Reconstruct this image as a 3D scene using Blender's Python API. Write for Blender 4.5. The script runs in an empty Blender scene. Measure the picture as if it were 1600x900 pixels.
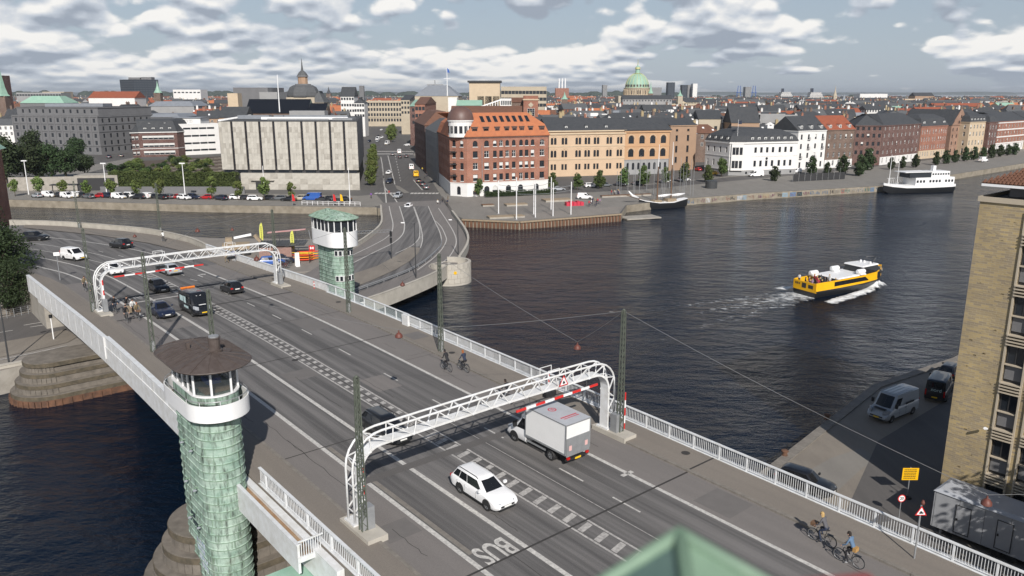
import bpy,bmesh,math,random
import mathutils
from mathutils import Matrix
V=mathutils.Vector
from math import sin,cos,pi,radians,sqrt,atan2,hypot
random.seed(7)
scene=bpy.context.scene
col=scene.collection
# camera
CZ=32.0
FPX=1237.0
PITCH=math.atan(305.0/FPX)
cam_data=bpy.data.cameras.new('camera')
cam=bpy.data.objects.new('camera',cam_data)
col.objects.link(cam)
cam.location=(0,0,CZ)
cam.rotation_euler=(pi/2-PITCH,0,0)
cam_data.sensor_width=36.0
cam_data.lens=36.0*FPX/1600.0
cam_data.clip_start=0.05
cam_data.clip_end=60000
cam_data.dof.use_dof=True
cam_data.dof.focus_distance=75.0
cam_data.dof.aperture_fstop=1.9
scene.camera=cam
# sky, sun, exposure
SUN=V((0.184,-0.8746,0.63)).normalized()
world=bpy.data.worlds.new('World')
scene.world=world
world.use_nodes=True
nt=world.node_tree
nt.nodes.clear()
def WN(kind,**kw):
 n=nt.nodes.new(kind)
 for k,v in kw.items():
  setattr(n,k,v)
 return n
def wmath(op,a,b=None,c=None,clamp=False):
 n=WN('ShaderNodeMath',operation=op,use_clamp=clamp)
 for i,q in enumerate((a,b,c)):
  if q is None:
   continue
  if isinstance(q,(int,float)):
   n.inputs[i].default_value=q
  else:
   nt.links.new(q,n.inputs[i])
 return n.outputs[0]
sky=WN('ShaderNodeTexSky',sky_type='NISHITA',sun_disc=False)
sky.sun_elevation=math.asin(SUN.z)
sky.sun_rotation=math.radians(168)
sky.altitude=30
sky.air_density=1.0
sky.dust_density=0.6
sky.ozone_density=1.6
tc=WN('ShaderNodeTexCoord')
sep=WN('ShaderNodeSeparateXYZ')
nt.links.new(tc.outputs['Generated'],sep.inputs[0])
X,Y,Z=sep.outputs
rad=wmath('SQRT',wmath('ADD',wmath('MULTIPLY',X,X),wmath('MULTIPLY',Y,Y)))
rad=wmath('MAXIMUM',rad,0.02)
zz=wmath('MAXIMUM',Z,0.0)
CU,CV,CC=4.2,1.05,0.045
cx=wmath('MULTIPLY',wmath('DIVIDE',X,rad),CU)
cy=wmath('MULTIPLY',wmath('DIVIDE',Y,rad),CU)
cl=wmath('MULTIPLY',wmath('LOGARITHM',wmath('ADD',zz,CC),2.718),CV)
def cloud_vec(dv,seed):
 cmb=WN('ShaderNodeCombineXYZ')
 nt.links.new(wmath('ADD',cx,seed),cmb.inputs[0])
 nt.links.new(wmath('ADD',cy,seed*0.7),cmb.inputs[1])
 nt.links.new(wmath('ADD',cl,dv),cmb.inputs[2])
 return cmb.outputs[0]
def cloud_noise(dv,scale,detail,rough,seed,warp=0.0):
 n=WN('ShaderNodeTexNoise',noise_dimensions='3D')
 n.inputs['Scale'].default_value=scale
 n.inputs['Detail'].default_value=detail
 n.inputs['Roughness'].default_value=rough
 n.inputs['Distortion'].default_value=warp
 nt.links.new(cloud_vec(dv,seed),n.inputs['Vector'])
 return n.outputs['Fac']
def billow(dv,seed):
 """heaps of rounded puffs: soft cells at three sizes on a broad noise"""
 out=cloud_noise(dv,1.5,3,0.5,seed)
 for sc,am in((3.4,.26),(8.5,.15)):
  v=WN('ShaderNodeTexVoronoi',feature='F1')
  v.inputs['Scale'].default_value=sc
  nt.links.new(cloud_vec(dv,seed+sc),v.inputs['Vector'])
  out=wmath('ADD',out,wmath('MULTIPLY',wmath('SUBTRACT',.5,v.outputs['Distance']),am))
 return wmath('ADD',out,wmath('MULTIPLY',wmath('SUBTRACT',cloud_noise(dv,9.0,4,.6,seed+2),.5),.13))
SEED=8.1
f0=billow(0.0,SEED)
f1=billow(0.07,SEED)
f2=cloud_noise(0.0,1.5,3,0.5,SEED)
f3=cloud_noise(0.28,1.5,3,0.5,SEED)
fb=cloud_noise(0.0,0.7,2,0.5,SEED+9.1)
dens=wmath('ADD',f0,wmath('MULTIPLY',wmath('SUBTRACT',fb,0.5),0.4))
dens=wmath('SUBTRACT',dens,wmath('MULTIPLY',zz,0.42))  # cloud cover thinned overhead, out of view, to lower ambient light and darken shadows
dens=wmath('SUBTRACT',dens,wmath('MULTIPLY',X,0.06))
alpha=WN('ShaderNodeMapRange',interpolation_type='SMOOTHSTEP')
nt.links.new(dens,alpha.inputs[0])
alpha.inputs[1].default_value=0.365
alpha.inputs[2].default_value=0.44
lit=wmath('MULTIPLY_ADD',wmath('SUBTRACT',f0,f1),4.6,0.42)
lit=wmath('ADD',lit,wmath('MULTIPLY',wmath('SUBTRACT',f2,f3),2.2))
lit=wmath('SUBTRACT',lit,wmath('MULTIPLY',wmath('SUBTRACT',dens,0.55),0.6),clamp=True)
ramp=WN('ShaderNodeValToRGB')
ramp.color_ramp.elements[0].position=0.08
ramp.color_ramp.elements[0].color=(5.0,5.7,6.8,1)
ramp.color_ramp.elements[1].position=0.88
ramp.color_ramp.elements[1].color=(13.6,13.4,13.0,1)
e=ramp.color_ramp.elements.new(0.45)
e.color=(8.3,9.0,10.0,1)
nt.links.new(lit,ramp.inputs[0])
hz=WN('ShaderNodeMapRange')
nt.links.new(zz,hz.inputs[0])
hz.inputs[1].default_value=0.0
hz.inputs[2].default_value=0.02
hz.inputs[3].default_value=0.45
hz.inputs[4].default_value=1.0
mixc=WN('ShaderNodeMix',data_type='RGBA')
nt.links.new(wmath('MULTIPLY',alpha.outputs[0],hz.outputs[0]),mixc.inputs[0])
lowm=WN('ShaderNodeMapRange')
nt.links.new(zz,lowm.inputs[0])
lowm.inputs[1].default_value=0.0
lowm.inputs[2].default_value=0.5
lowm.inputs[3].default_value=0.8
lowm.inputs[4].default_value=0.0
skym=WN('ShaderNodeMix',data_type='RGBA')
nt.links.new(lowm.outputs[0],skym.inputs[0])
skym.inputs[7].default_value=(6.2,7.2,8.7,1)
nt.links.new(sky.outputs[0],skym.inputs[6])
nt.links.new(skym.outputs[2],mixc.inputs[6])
nt.links.new(ramp.outputs[0],mixc.inputs[7])
bg=WN('ShaderNodeBackground')
bg.inputs[1].default_value=0.068
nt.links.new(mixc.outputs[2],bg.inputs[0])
wo=WN('ShaderNodeOutputWorld')
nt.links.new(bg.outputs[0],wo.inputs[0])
sun_data=bpy.data.lights.new('sun','SUN')
sun_data.energy=5.0
sun_data.angle=radians(0.53)
sun_data.color=(1.0,0.95,0.89)
sun_obj=bpy.data.objects.new('sun',sun_data)
sun_obj.rotation_euler=(-SUN).to_track_quat('-Z','Y').to_euler()
sun_obj.location=SUN*300
col.objects.link(sun_obj)
vs=scene.view_settings
vs.view_transform='Standard'
vs.look='None'
vs.exposure=0.05
vs.gamma=1.0
vs.use_curve_mapping=False
scene.render.engine='CYCLES'
scene.cycles.max_bounces=6
scene.cycles.diffuse_bounces=2
scene.cycles.glossy_bounces=3
scene.cycles.transmission_bounces=4
scene.cycles.transparent_max_bounces=8
scene.cycles.volume_bounces=0
# coordinates
_c,_s=cos(PITCH),sin(PITCH)
def at(u,v,z):
 """point at height z that the photograph shows at pixel (u, v)"""
 x,y=(u-800)/FPX,(450-v)/FPX
 r=V((x,_c+y*_s,-_s+y*_c))
 return V((0,0,CZ))+r*((z-CZ)/r.z)
def zat(v,Yd):
 """height of what the photograph shows on row v at distance Yd"""
 y=(450-v)/FPX
 return CZ+Yd*(-_s+y*_c)/(_c+y*_s)
def at_y(u,v,Yd):
 x,y=(u-800)/FPX,(450-v)/FPX
 k=Yd/(_c+y*_s)
 return V((x*k,Yd,CZ+(-_s+y*_c)*k))
BD=V((-0.6414,0.7672,0)).normalized()
BN=V((BD.y,-BD.x,0))
BANG=atan2(BD.y,BD.x)
def dz(s):
 s=min(max(s,-60),190)
 if s<62:return 8.1+.02*(s-20)
 if s<92:
  k=s-62
  return 8.94+.02*k-.05/60*k*k
 return 8.79-.03*(s-92)
def B(s,t,h=0.0):
 """bridge coordinates: s along, t across, h above the carriageway"""
 p=BD*s+BN*t
 return V((p.x,p.y,dz(s)+h))
 # mesh helpers
class MB:
 def __init__(self):
  self.v,self.f,self.m,self.uv=[],[],[],None
 def vert(self,p):
  self.v.append((p[0],p[1],p[2]));return len(self.v)-1
 def face(self,idx,m=0):
  self.f.append(tuple(idx));self.m.append(m)
 def poly(self,pts,m=0):
  self.face([self.vert(p)for p in pts],m)
 def quad(self,a,b,c,d,m=0):
  self.poly((a,b,c,d),m)
 def box(self,x0,y0,z0,x1,y1,z1,m=0,M=None):
  c=[(x0,y0,z0),(x1,y0,z0),(x1,y1,z0),(x0,y1,z0),(x0,y0,z1),(x1,y0,z1),(x1,y1,z1),(x0,y1,z1)]
  if M is not None:c=[M@V(q)for q in c]
  i=len(self.v)
  self.v+=[tuple(q)for q in c]
  for q in((3,2,1,0),(4,5,6,7),(0,1,5,4),(1,2,6,5),(2,3,7,6),(3,0,4,7)):
   self.f.append(tuple(i+k for k in q));self.m.append(m)
 def bar(self,a,b,w,h=None,m=0,up=(0,0,1)):
  """rectangular bar from a to b"""
  a,b=V(a),V(b)
  h=w if h is None else h
  d=b-a
  L=d.length
  if L<1e-6:return
  d/=L
  u=V(up)
  if abs(d.dot(u))>.98:u=V((1,0,0))
  x=d.cross(u).normalized();z=x.cross(d).normalized()
  i=len(self.v)
  for q in(a,b):
   for sx,sz in((-1,-1),(1,-1),(1,1),(-1,1)):
    self.v.append(tuple(q+x*(sx*w/2)+z*(sz*h/2)))
  for q in((0,1,2,3),(7,6,5,4),(0,4,5,1),(1,5,6,2),(2,6,7,3),(3,7,4,0)):
   self.f.append(tuple(i+k for k in q));self.m.append(m)
 def tube(self,pts,r,n=8,m=0,cap=True,closed=False):
  pts=[V(p)for p in pts]
  rs=r if isinstance(r,(list,tuple))else[r]*len(pts)
  i0=len(self.v);N=len(pts)
  pu=None
  for k,p in enumerate(pts):
   if closed:d=pts[(k+1)%N]-pts[k-1]
   elif k==0:d=pts[1]-pts[0]
   elif k==N-1:d=pts[-1]-pts[-2]
   else:d=pts[k+1]-pts[k-1]
   d.normalize()
   if pu is None:
    u=V((0,0,1))if abs(d.z)<.9 else V((1,0,0))
   else:u=pu
   x=d.cross(u)
   if x.length<1e-4:x=d.cross(V((0.3,1,0.2)))
   x.normalize();y=x.cross(d).normalized();pu=y
   for j in range(n):
    a=2*pi*j/n
    self.v.append(tuple(p+x*(cos(a)*rs[k])+y*(sin(a)*rs[k])))
  for k in range(N if closed else N-1):
   for j in range(n):
    a=i0+k*n+j;b=i0+k*n+(j+1)%n
    k2=(k+1)%N
    self.f.append((a,b,i0+k2*n+(j+1)%n,i0+k2*n+j));self.m.append(m)
  if cap and not closed:
   self.f.append(tuple(i0+j for j in range(n))[::-1]);self.m.append(m)
   self.f.append(tuple(i0+(N-1)*n+j for j in range(n)));self.m.append(m)
 def lathe(self,prof,n=16,m=0,c=(0,0,0),cap=True,ms=None):
  i0=len(self.v)
  for r,z in prof:
   for j in range(n):
    a=2*pi*j/n
    self.v.append((c[0]+r*cos(a),c[1]+r*sin(a),c[2]+z))
  for k in range(len(prof)-1):
   for j in range(n):
    self.f.append((i0+k*n+j,i0+k*n+(j+1)%n,i0+(k+1)*n+(j+1)%n,i0+(k+1)*n+j))
    self.m.append(ms[k]if ms else m)
  if cap:
   self.f.append(tuple(i0+j for j in range(n))[::-1]);self.m.append(ms[0]if ms else m)
   self.f.append(tuple(i0+(len(prof)-1)*n+j for j in range(n)));self.m.append(ms[-1]if ms else m)
 def prism(self,pts,z0,z1,m=0,mtop=None,bottom=True):
  """pts counter-clockwise xy"""
  n=len(pts);i=len(self.v)
  self.v+=[(p[0],p[1],z0)for p in pts]+[(p[0],p[1],z1)for p in pts]
  for k in range(n):
   self.face((i+k,i+(k+1)%n,i+n+(k+1)%n,i+n+k),m)
  self.face([i+n+k for k in range(n)],m if mtop is None else mtop)
  if bottom:self.face([i+k for k in range(n)][::-1],m)
 def loft(self,rings,m=0,closed=True,cap0=False,cap1=False):
  n=len(rings[0]);i=len(self.v)
  for r in rings:self.v+=[tuple(p)for p in r]
  for k in range(len(rings)-1):
   for j in range(n if closed else n-1):
    self.face((i+k*n+j,i+k*n+(j+1)%n,i+(k+1)*n+(j+1)%n,i+(k+1)*n+j),m)
  if cap0:self.face([i+j for j in range(n)][::-1],m)
  if cap1:self.face([i+(len(rings)-1)*n+j for j in range(n)],m)
 def mesh(self,name,mats,smooth=False,angle=None):
  me=bpy.data.meshes.new(name)
  me.from_pydata(self.v,[],self.f)
  if not isinstance(mats,(list,tuple)):mats=[mats]
  for q in mats:me.materials.append(MAT[q]if isinstance(q,str)else q)
  if len(mats)>1:me.polygons.foreach_set('material_index',self.m)
  if self.uv is not None:
   ul=me.uv_layers.new(name='uv')
   for lp in me.loops:
    ul.data[lp.index].uv=self.uv[lp.vertex_index]
  if smooth:
   me.polygons.foreach_set('use_smooth',[True]*len(me.polygons))
   if angle:me.set_sharp_from_angle(angle=radians(angle))
  me.update()
  return me
 def build(self,name,mats,parent=None,loc=None,rz=0.0,smooth=False,angle=None):
  return link(name,self.mesh(name,mats,smooth,angle),parent,loc,rz)
def link(name,me,parent=None,loc=None,rz=0.0,scale=None):
 o=bpy.data.objects.new(name,me)
 col.objects.link(o)
 if parent is not None:o.parent=parent
 if loc is not None:o.location=loc
 if rz:o.rotation_euler=(0,0,rz)
 if scale is not None:o.scale=scale
 return o
def tag(o,label,cat,group=None):
 o['label']=label;o['category']=cat
 if group:o['group']=group
 return o
def empty(name,loc=(0,0,0),rz=0.0,label=None,cat=None,group=None):
 o=bpy.data.objects.new(name,None)
 col.objects.link(o)
 o.location=loc
 o.rotation_euler=(0,0,rz)
 o.empty_display_size=0.3
 if label:tag(o,label,cat,group)
 return o
def struct(o):
 o['kind']='structure';return o
def stuff(o):
 o['kind']='stuff';return o
def kids(o):return[c for c in bpy.data.objects if c.parent==o]
def grid_mesh(sv,tv,fn,name,mats,uvs=None):
 """sheet over a list of s and t values"""
 m=MB()
 n=len(tv)
 m.uv=[]
 for a in sv:
  for b in tv:
   m.v.append(tuple(fn(a,b)));m.uv.append((b,a))
 for i in range(len(sv)-1):
  for j in range(n-1):
   m.face((i*n+j,i*n+j+1,(i+1)*n+j+1,(i+1)*n+j))
 return m.mesh(name,mats)
def frange(a,b,st):
 n=max(1,int(round((b-a)/st)))
 return[a+(b-a)*i/n for i in range(n+1)]
def spath(pts,k=6):
 """Catmull-Rom through points"""
 pts=[V(p)for p in pts]
 out=[]
 for i in range(len(pts)-1):
  p0=pts[max(i-1,0)];p1=pts[i];p2=pts[i+1];p3=pts[min(i+2,len(pts)-1)]
  for j in range(k):
   t=j/k
   out.append(.5*((2*p1)+(p2-p0)*t+(2*p0-5*p1+4*p2-p3)*t*t+(3*p1-p0-3*p2+p3)*t**3))
 out.append(pts[-1])
 return out
def ribbon(path,off0,off1,z,name,mat,uv=False):
 """flat strip following a path between two sideways offsets"""
 m=MB()
 n=len(path)
 for i,p in enumerate(path):
  d=(path[min(i+1,n-1)]-path[max(i-1,0)]);d.z=0;d.normalize()
  r=V((d.y,-d.x,0))
  for o in(off0,off1):
   q=p+r*o
   m.v.append((q.x,q.y,p.z+z))
 for i in range(n-1):
  m.face((2*i,2*i+1,2*i+3,2*i+2))
 return m.mesh(name,mat)
 # materials
MAT={}
def mat(name,c,rough=.7,var=0.0,scale=3.0,bump=0.0,metal=0.0,spec=.5,c2=None,detail=4.0,coat=0.0,bscale=None,stretch=None):
 """Principled material; var mixes in a second colour by noise"""
 m=bpy.data.materials.new(name)
 m.use_nodes=True
 t=m.node_tree
 b=t.nodes['Principled BSDF']
 b.inputs['Base Color'].default_value=(*c,1)
 b.inputs['Roughness'].default_value=rough
 b.inputs['Metallic'].default_value=metal
 b.inputs['Specular IOR Level'].default_value=spec
 b.inputs['Coat Weight'].default_value=coat
 b.inputs['Coat Roughness'].default_value=0.05
 MAT[name]=m
 if var or bump:
  tc=t.nodes.new('ShaderNodeTexCoord')
  src=tc.outputs['Object']
  if stretch:
   mp=t.nodes.new('ShaderNodeMapping')
   mp.inputs['Scale'].default_value=stretch
   t.links.new(src,mp.inputs[0]);src=mp.outputs[0]
  n=t.nodes.new('ShaderNodeTexNoise')
  n.inputs['Scale'].default_value=scale
  n.inputs['Detail'].default_value=detail
  n.inputs['Roughness'].default_value=.62
  t.links.new(src,n.inputs['Vector'])
  if var:
   if c2 is None:c2=tuple(q*.55 for q in c)
   r=t.nodes.new('ShaderNodeMapRange')
   r.inputs[1].default_value=.35;r.inputs[2].default_value=.7
   r.inputs[3].default_value=0;r.inputs[4].default_value=var
   t.links.new(n.outputs['Fac'],r.inputs[0])
   mx=t.nodes.new('ShaderNodeMix');mx.data_type='RGBA'
   mx.inputs[6].default_value=(*c,1);mx.inputs[7].default_value=(*c2,1)
   t.links.new(r.outputs[0],mx.inputs[0])
   t.links.new(mx.outputs[2],b.inputs['Base Color'])
  if bump:
   n2=n
   if bscale:
    n2=t.nodes.new('ShaderNodeTexNoise')
    n2.inputs['Scale'].default_value=bscale
    n2.inputs['Detail'].default_value=3
    t.links.new(src,n2.inputs['Vector'])
   bp=t.nodes.new('ShaderNodeBump')
   bp.inputs['Strength'].default_value=bump
   bp.inputs['Distance'].default_value=.05
   t.links.new(n2.outputs['Fac'],bp.inputs['Height'])
   t.links.new(bp.outputs[0],b.inputs['Normal'])
 return m
def nodes_of(name):
 t=MAT[name].node_tree
 return t,t.nodes['Principled BSDF']
def asphalt(name,c,c2,c3,track=0.0):
 m=mat(name,c,.82)
 t,b=nodes_of(name)
 uv=t.nodes.new('ShaderNodeTexCoord')
 def nz(scale,sx,sy,detail=4,rough=.6):
  mp=t.nodes.new('ShaderNodeMapping');mp.inputs['Scale'].default_value=(sx,sy,1)
  t.links.new(uv.outputs['UV'],mp.inputs[0])
  n=t.nodes.new('ShaderNodeTexNoise');n.inputs['Scale'].default_value=scale
  n.inputs['Detail'].default_value=detail;n.inputs['Roughness'].default_value=rough
  t.links.new(mp.outputs[0],n.inputs['Vector']);return n.outputs['Fac']
 def rng(x,a,bb,lo,hi):
  r=t.nodes.new('ShaderNodeMapRange');t.links.new(x,r.inputs[0])
  for i,q in enumerate((a,bb,lo,hi)):r.inputs[i+1].default_value=q
  return r.outputs[0]
 def mix(f,a,bb):
  x=t.nodes.new('ShaderNodeMix');x.data_type='RGBA'
  t.links.new(f,x.inputs[0])
  for i,q in((6,a),(7,bb)):
   if isinstance(q,tuple):x.inputs[i].default_value=(*q,1)
   else:t.links.new(q,x.inputs[i])
  return x.outputs[2]
 big=nz(.35,1,.35,5)
 lane=nz(1.0,1.3,.035,3)
 fine=nz(9.0,1,1,6,.7)
 cc=mix(rng(big,.35,.68,0,.8),c,c2)
 if track:
  cc=mix(rng(lane,.38,.62,0,track),cc,c3)
 cc=mix(rng(fine,.3,.75,0,.45),cc,tuple(q*.55 for q in c2))
 grit=nz(45.0,1,1,2,.8)
 cc=mix(rng(grit,.52,.8,0,.5),cc,tuple(min(1,q*2.2)for q in c))
 t.links.new(cc,b.inputs['Base Color'])
 bp=t.nodes.new('ShaderNodeBump');bp.inputs['Strength'].default_value=.35;bp.inputs['Distance'].default_value=.02
 t.links.new(fine,bp.inputs['Height']);t.links.new(bp.outputs[0],b.inputs['Normal'])
 return m
asphalt('road',(.180,.171,.165),(.142,.135,.130),(.070,.067,.066),1.0)
asphalt('cycle_lane',(.20,.183,.171),(.167,.153,.144),(.12,.112,.106),.3)
asphalt('footway',(.225,.198,.168),(.185,.163,.14),(.135,.12,.106),.3)
asphalt('quay_paving',(.27,.245,.215),(.21,.19,.17),(.15,.135,.12),.2)
asphalt('cobbles',(.26,.23,.19),(.16,.14,.12),(.1,.09,.08),.0)
asphalt('old_asphalt',(.125,.116,.11),(.095,.089,.085),(.065,.062,.06),.3)
mat('paint_white',(.60,.58,.54),.6,.8,6,c2=(.26,.25,.24),detail=8)
mat('paint_worn',(.50,.48,.45),.6,.8,5,c2=(.16,.15,.145),detail=8)
mat('patch_asphalt',(.148,.138,.131),.85,.5,1.2,.3,c2=(.115,.107,.102),detail=7)
mat('joint_dark',(.04,.037,.035),.8,.4,3)
mat('kerb_stone',(.22,.2,.175),.8,.6,3,.3,c2=(.11,.1,.085))
mat('white_steel',(.72,.73,.74),.45,.7,1.6,c2=(.50,.49,.45),detail=8)
mat('rail_white',(.68,.70,.72),.45,.6,2.0,c2=(.47,.46,.42),detail=7)
mat('rust_stain',(.26,.15,.075),.9,.7,1.5,c2=(.36,.27,.18))
mat('post_green',(.10,.115,.09),.6,.6,4,c2=(.055,.06,.05))
mat('lamp_red',(.14,.045,.032),.55,.5,5)
mat('sign_red',(.55,.02,.02),.4)
mat('barrier_red',(.62,.03,.025),.4,.2,2)
mat('sign_white',(.8,.8,.8),.4)
mat('black_rubber',(.02,.02,.02),.7)
mat('black_paint',(.016,.017,.019),.35,coat=.3)
mat('dark_metal',(.05,.052,.055),.45,.3,3)
mat('grey_metal',(.32,.33,.34),.45,.4,2,metal=.3)
mat('wire',(.16,.16,.16),.5)
mat('concrete',(.36,.335,.295),.85,.7,.8,.25,c2=(.22,.2,.17),detail=7)
mat('concrete_light',(.46,.43,.375),.85,.6,.7,.2,c2=(.28,.26,.22),detail=7)
mat('pier_granite',(.19,.168,.142),.85,.8,1.1,.5,c2=(.085,.075,.063),detail=9)
mat('pier_moss',(.125,.102,.07),.95,.9,1.8,.7,c2=(.05,.045,.033),detail=9)
mat('pier_rust',(.17,.085,.05),.95,.9,1.2,.5,c2=(.055,.035,.027),detail=8)
mat('dome_brown',(.13,.075,.062),.5,.5,1.5,c2=(.09,.055,.05))
mat('copper_green',(.25,.42,.33),.6,.75,.9,.15,c2=(.36,.52,.42),detail=8)
mat('copper_seam',(.14,.22,.15),.7,.8,2.5,c2=(.30,.42,.32))
mat('copper_brown',(.072,.055,.048),.55,.6,2.6,.15,c2=(.125,.105,.095),spec=.4,detail=9)
mat('cabin_white',(.78,.78,.78),.45,.25,.9,c2=(.62,.62,.6))
mat('cabin_deck',(.12,.095,.07),.8,.6,3)
mat('tarp_blue',(.01,.07,.45),.5,.4,4)
mat('skin',(.5,.3,.22),.6)
mat('wood',(.16,.09,.05),.6,.5,4)
mat('wood_pale',(.32,.25,.17),.7,.5,3)
def glass(name,c,rough=.06,spec=.6):
 m=mat(name,c,rough,spec=spec)
 return m
glass('window_glass',(.018,.022,.028),.12)
glass('car_glass',(.012,.013,.015),.05)
glass('far_glass',(.03,.035,.042),.25,.4)
m=mat('clear_glass',(.55,.62,.62),.03)
t,b=nodes_of('clear_glass')
b.inputs['Alpha'].default_value=.28
for n_,c_ in(('paint_car_white',(.80,.80,.80)),('paint_car_black',(.010,.011,.014)),('paint_car_navy',(.012,.018,.04)),('paint_car_silver',(.34,.36,.38)),('paint_car_red',(.38,.015,.02)),('paint_car_blue',(.03,.10,.36)),('paint_car_grey',(.11,.12,.13)),('paint_car_yellow',(.8,.45,.01)),('paint_car_green',(.02,.07,.05)),('paint_car_beige',(.42,.38,.3))):
 mat(n_,c_,.32,coat=.6)
mat('plastic_black',(.02,.021,.022),.55)
mat('rim',(.35,.36,.37),.35,metal=.5)
mat('lamp_clear',(.30,.32,.35),.12,coat=.6)
mat('lamp_tail',(.45,.012,.01),.25)
mat('plate_white',(.75,.75,.72),.5)
mat('plate_yellow',(.78,.5,.02),.5)
mat('amber',(.75,.2,.02),.3)
mat('box_white',(.76,.76,.75),.4,.2,1.2,c2=(.6,.6,.59))
mat('box_roof',(.42,.44,.47),.45,.4,1.0,c2=(.3,.31,.33))
mat('print_red',(.50,.03,.06),.5)
mat('tail_lift',(.30,.31,.32),.5,.4,2,metal=.3)
m=mat('water',(.006,.011,.02),.05,spec=.34)
t,b=nodes_of('water')
b.inputs['IOR'].default_value=1.33;b.inputs['Specular Tint'].default_value=(.78,.88,1,1)
tcn=t.nodes.new('ShaderNodeTexCoord')
def wnoise(scale,sx,sy,rot,detail,rough=.55,kind='ShaderNodeTexNoise'):
 mp=t.nodes.new('ShaderNodeMapping')
 mp.inputs['Rotation'].default_value=(0,0,rot)
 mp.inputs['Scale'].default_value=(sx,sy,1)
 t.links.new(tcn.outputs['Object'],mp.inputs[0])
 n=t.nodes.new(kind)
 n.inputs['Scale'].default_value=scale
 n.inputs['Detail'].default_value=detail
 n.inputs['Roughness'].default_value=rough
 t.links.new(mp.outputs[0],n.inputs['Vector'])
 return n.outputs['Fac']
def tmath(op,a,b_,c=None):
 n=t.nodes.new('ShaderNodeMath');n.operation=op
 for i,q in enumerate((a,b_,c)):
  if q is None:continue
  if isinstance(q,(int,float)):n.inputs[i].default_value=q
  else:t.links.new(q,n.inputs[i])
 return n.outputs[0]
w1=wnoise(.55,.55,1.0,.35,6,.62)
w2=wnoise(.12,.6,1.0,-.3,3)
w3=wnoise(2.2,.8,1.0,.1,4,.6)
wh=tmath('ADD',tmath('MULTIPLY',w1,.62),tmath('MULTIPLY',w3,.10))
wh=tmath('ADD',wh,tmath('MULTIPLY',w2,.9))
bp=t.nodes.new('ShaderNodeBump');bp.inputs['Strength'].default_value=1.0;bp.inputs['Distance'].default_value=1.1
t.links.new(wh,bp.inputs['Height']);t.links.new(bp.outputs[0],b.inputs['Normal'])
mx=t.nodes.new('ShaderNodeMix');mx.data_type='RGBA'
mx.inputs[6].default_value=(.002,.0075,.0195,1);mx.inputs[7].default_value=(.0028,.0068,.0145,1)
t.links.new(wnoise(.02,1,1,0,3),mx.inputs[0]);t.links.new(mx.outputs[2],b.inputs['Base Color'])
wl_=wnoise(.035,.35,1.0,.5,4)
rr_=t.nodes.new('ShaderNodeMapRange');rr_.inputs[1].default_value=.35;rr_.inputs[2].default_value=.65;rr_.inputs[3].default_value=.55;rr_.inputs[4].default_value=1.0
t.links.new(wl_,rr_.inputs[0]);t.links.new(rr_.outputs[0],bp.inputs['Strength'])
def foam_mat(name,seed,lo,hi):
 m=mat(name,(.78,.80,.80),.8)
 t,b=nodes_of(name)
 tc=t.nodes.new('ShaderNodeTexCoord')
 n=t.nodes.new('ShaderNodeTexNoise');n.inputs['Scale'].default_value=1.1;n.inputs['Detail'].default_value=9;n.inputs['Roughness'].default_value=.7
 mp=t.nodes.new('ShaderNodeMapping');mp.inputs['Location'].default_value=(seed,0,0);mp.inputs['Scale'].default_value=(.6,1.2,1)
 t.links.new(tc.outputs['Object'],mp.inputs[0]);t.links.new(mp.outputs[0],n.inputs['Vector'])
 at_=t.nodes.new('ShaderNodeAttribute');at_.attribute_name='foam'
 s=t.nodes.new('ShaderNodeMath');s.operation='MULTIPLY_ADD'
 t.links.new(at_.outputs['Fac'],s.inputs[0]);s.inputs[1].default_value=.5
 t.links.new(n.outputs['Fac'],s.inputs[2])
 r=t.nodes.new('ShaderNodeMapRange');r.inputs[1].default_value=lo;r.inputs[2].default_value=hi
 t.links.new(s.outputs[0],r.inputs[0]);t.links.new(r.outputs[0],b.inputs['Alpha'])
 return m
foam_mat('foam',3.1,.70,.98)
# water and ground
def sheet(name,pts,z,mat_,uvscale=1.0):
 m=MB();m.uv=[]
 for p in pts:
  m.v.append((p[0],p[1],z if len(p)<3 or z is not None else p[2]));m.uv.append((p[0]*uvscale,p[1]*uvscale))
 m.face(range(len(pts)))
 me=m.mesh(name,mat_)
 bm=bmesh.new();bm.from_mesh(me);bmesh.ops.triangulate(bm,faces=bm.faces[:]);bm.to_mesh(me);bm.free()
 return struct(link(name,me))
def slab(name,pts,z0,z1,mats,uv=True):
 """solid ground with a top sheet (mats[1]) and quay walls (mats[0]); points counter-clockwise"""
 m=MB()
 m.prism(pts,z0,z1,0,1,bottom=False)
 m.uv=[(v[0],v[1])for v in m.v]
 me=m.mesh(name,mats)
 bm=bmesh.new();bm.from_mesh(me)
 bmesh.ops.triangulate(bm,faces=[f for f in bm.faces if len(f.verts)>4]);bm.to_mesh(me);bm.free()
 return struct(link(name,me))
wm=MB();wm.uv=None
wm.quad((-9400,-55,0),(14400,-55,0),(14400,24700,0),(-9400,24700,0))
struct(wm.build('water','water'))
mat('ground_city',(.11,.105,.1),.9,.6,.05,c2=(.07,.07,.065))
mat('quay_wall',(.30,.265,.21),.9,.8,.5,.4,c2=(.15,.125,.09),detail=8)
QZ=2.0
city=[(-420,285),(-144.4,228.2),(-88.3,217.6),(-36.5,212.5),(-36,211),(-17,203),(-12.2,192.3),(1.8,188.5),(27.9,201.2),(31.5,216.5),(48,229.5),(75,243.6),(122.3,263.2),(225.4,351),(330,446),(700,800),(1300,1500),(1750,2600),(1500,4200),(400,7000),(-9000,15000),(-9000,285)]
slab('city_ground',city,-3,QZ,['quay_wall','ground_city'])
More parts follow.
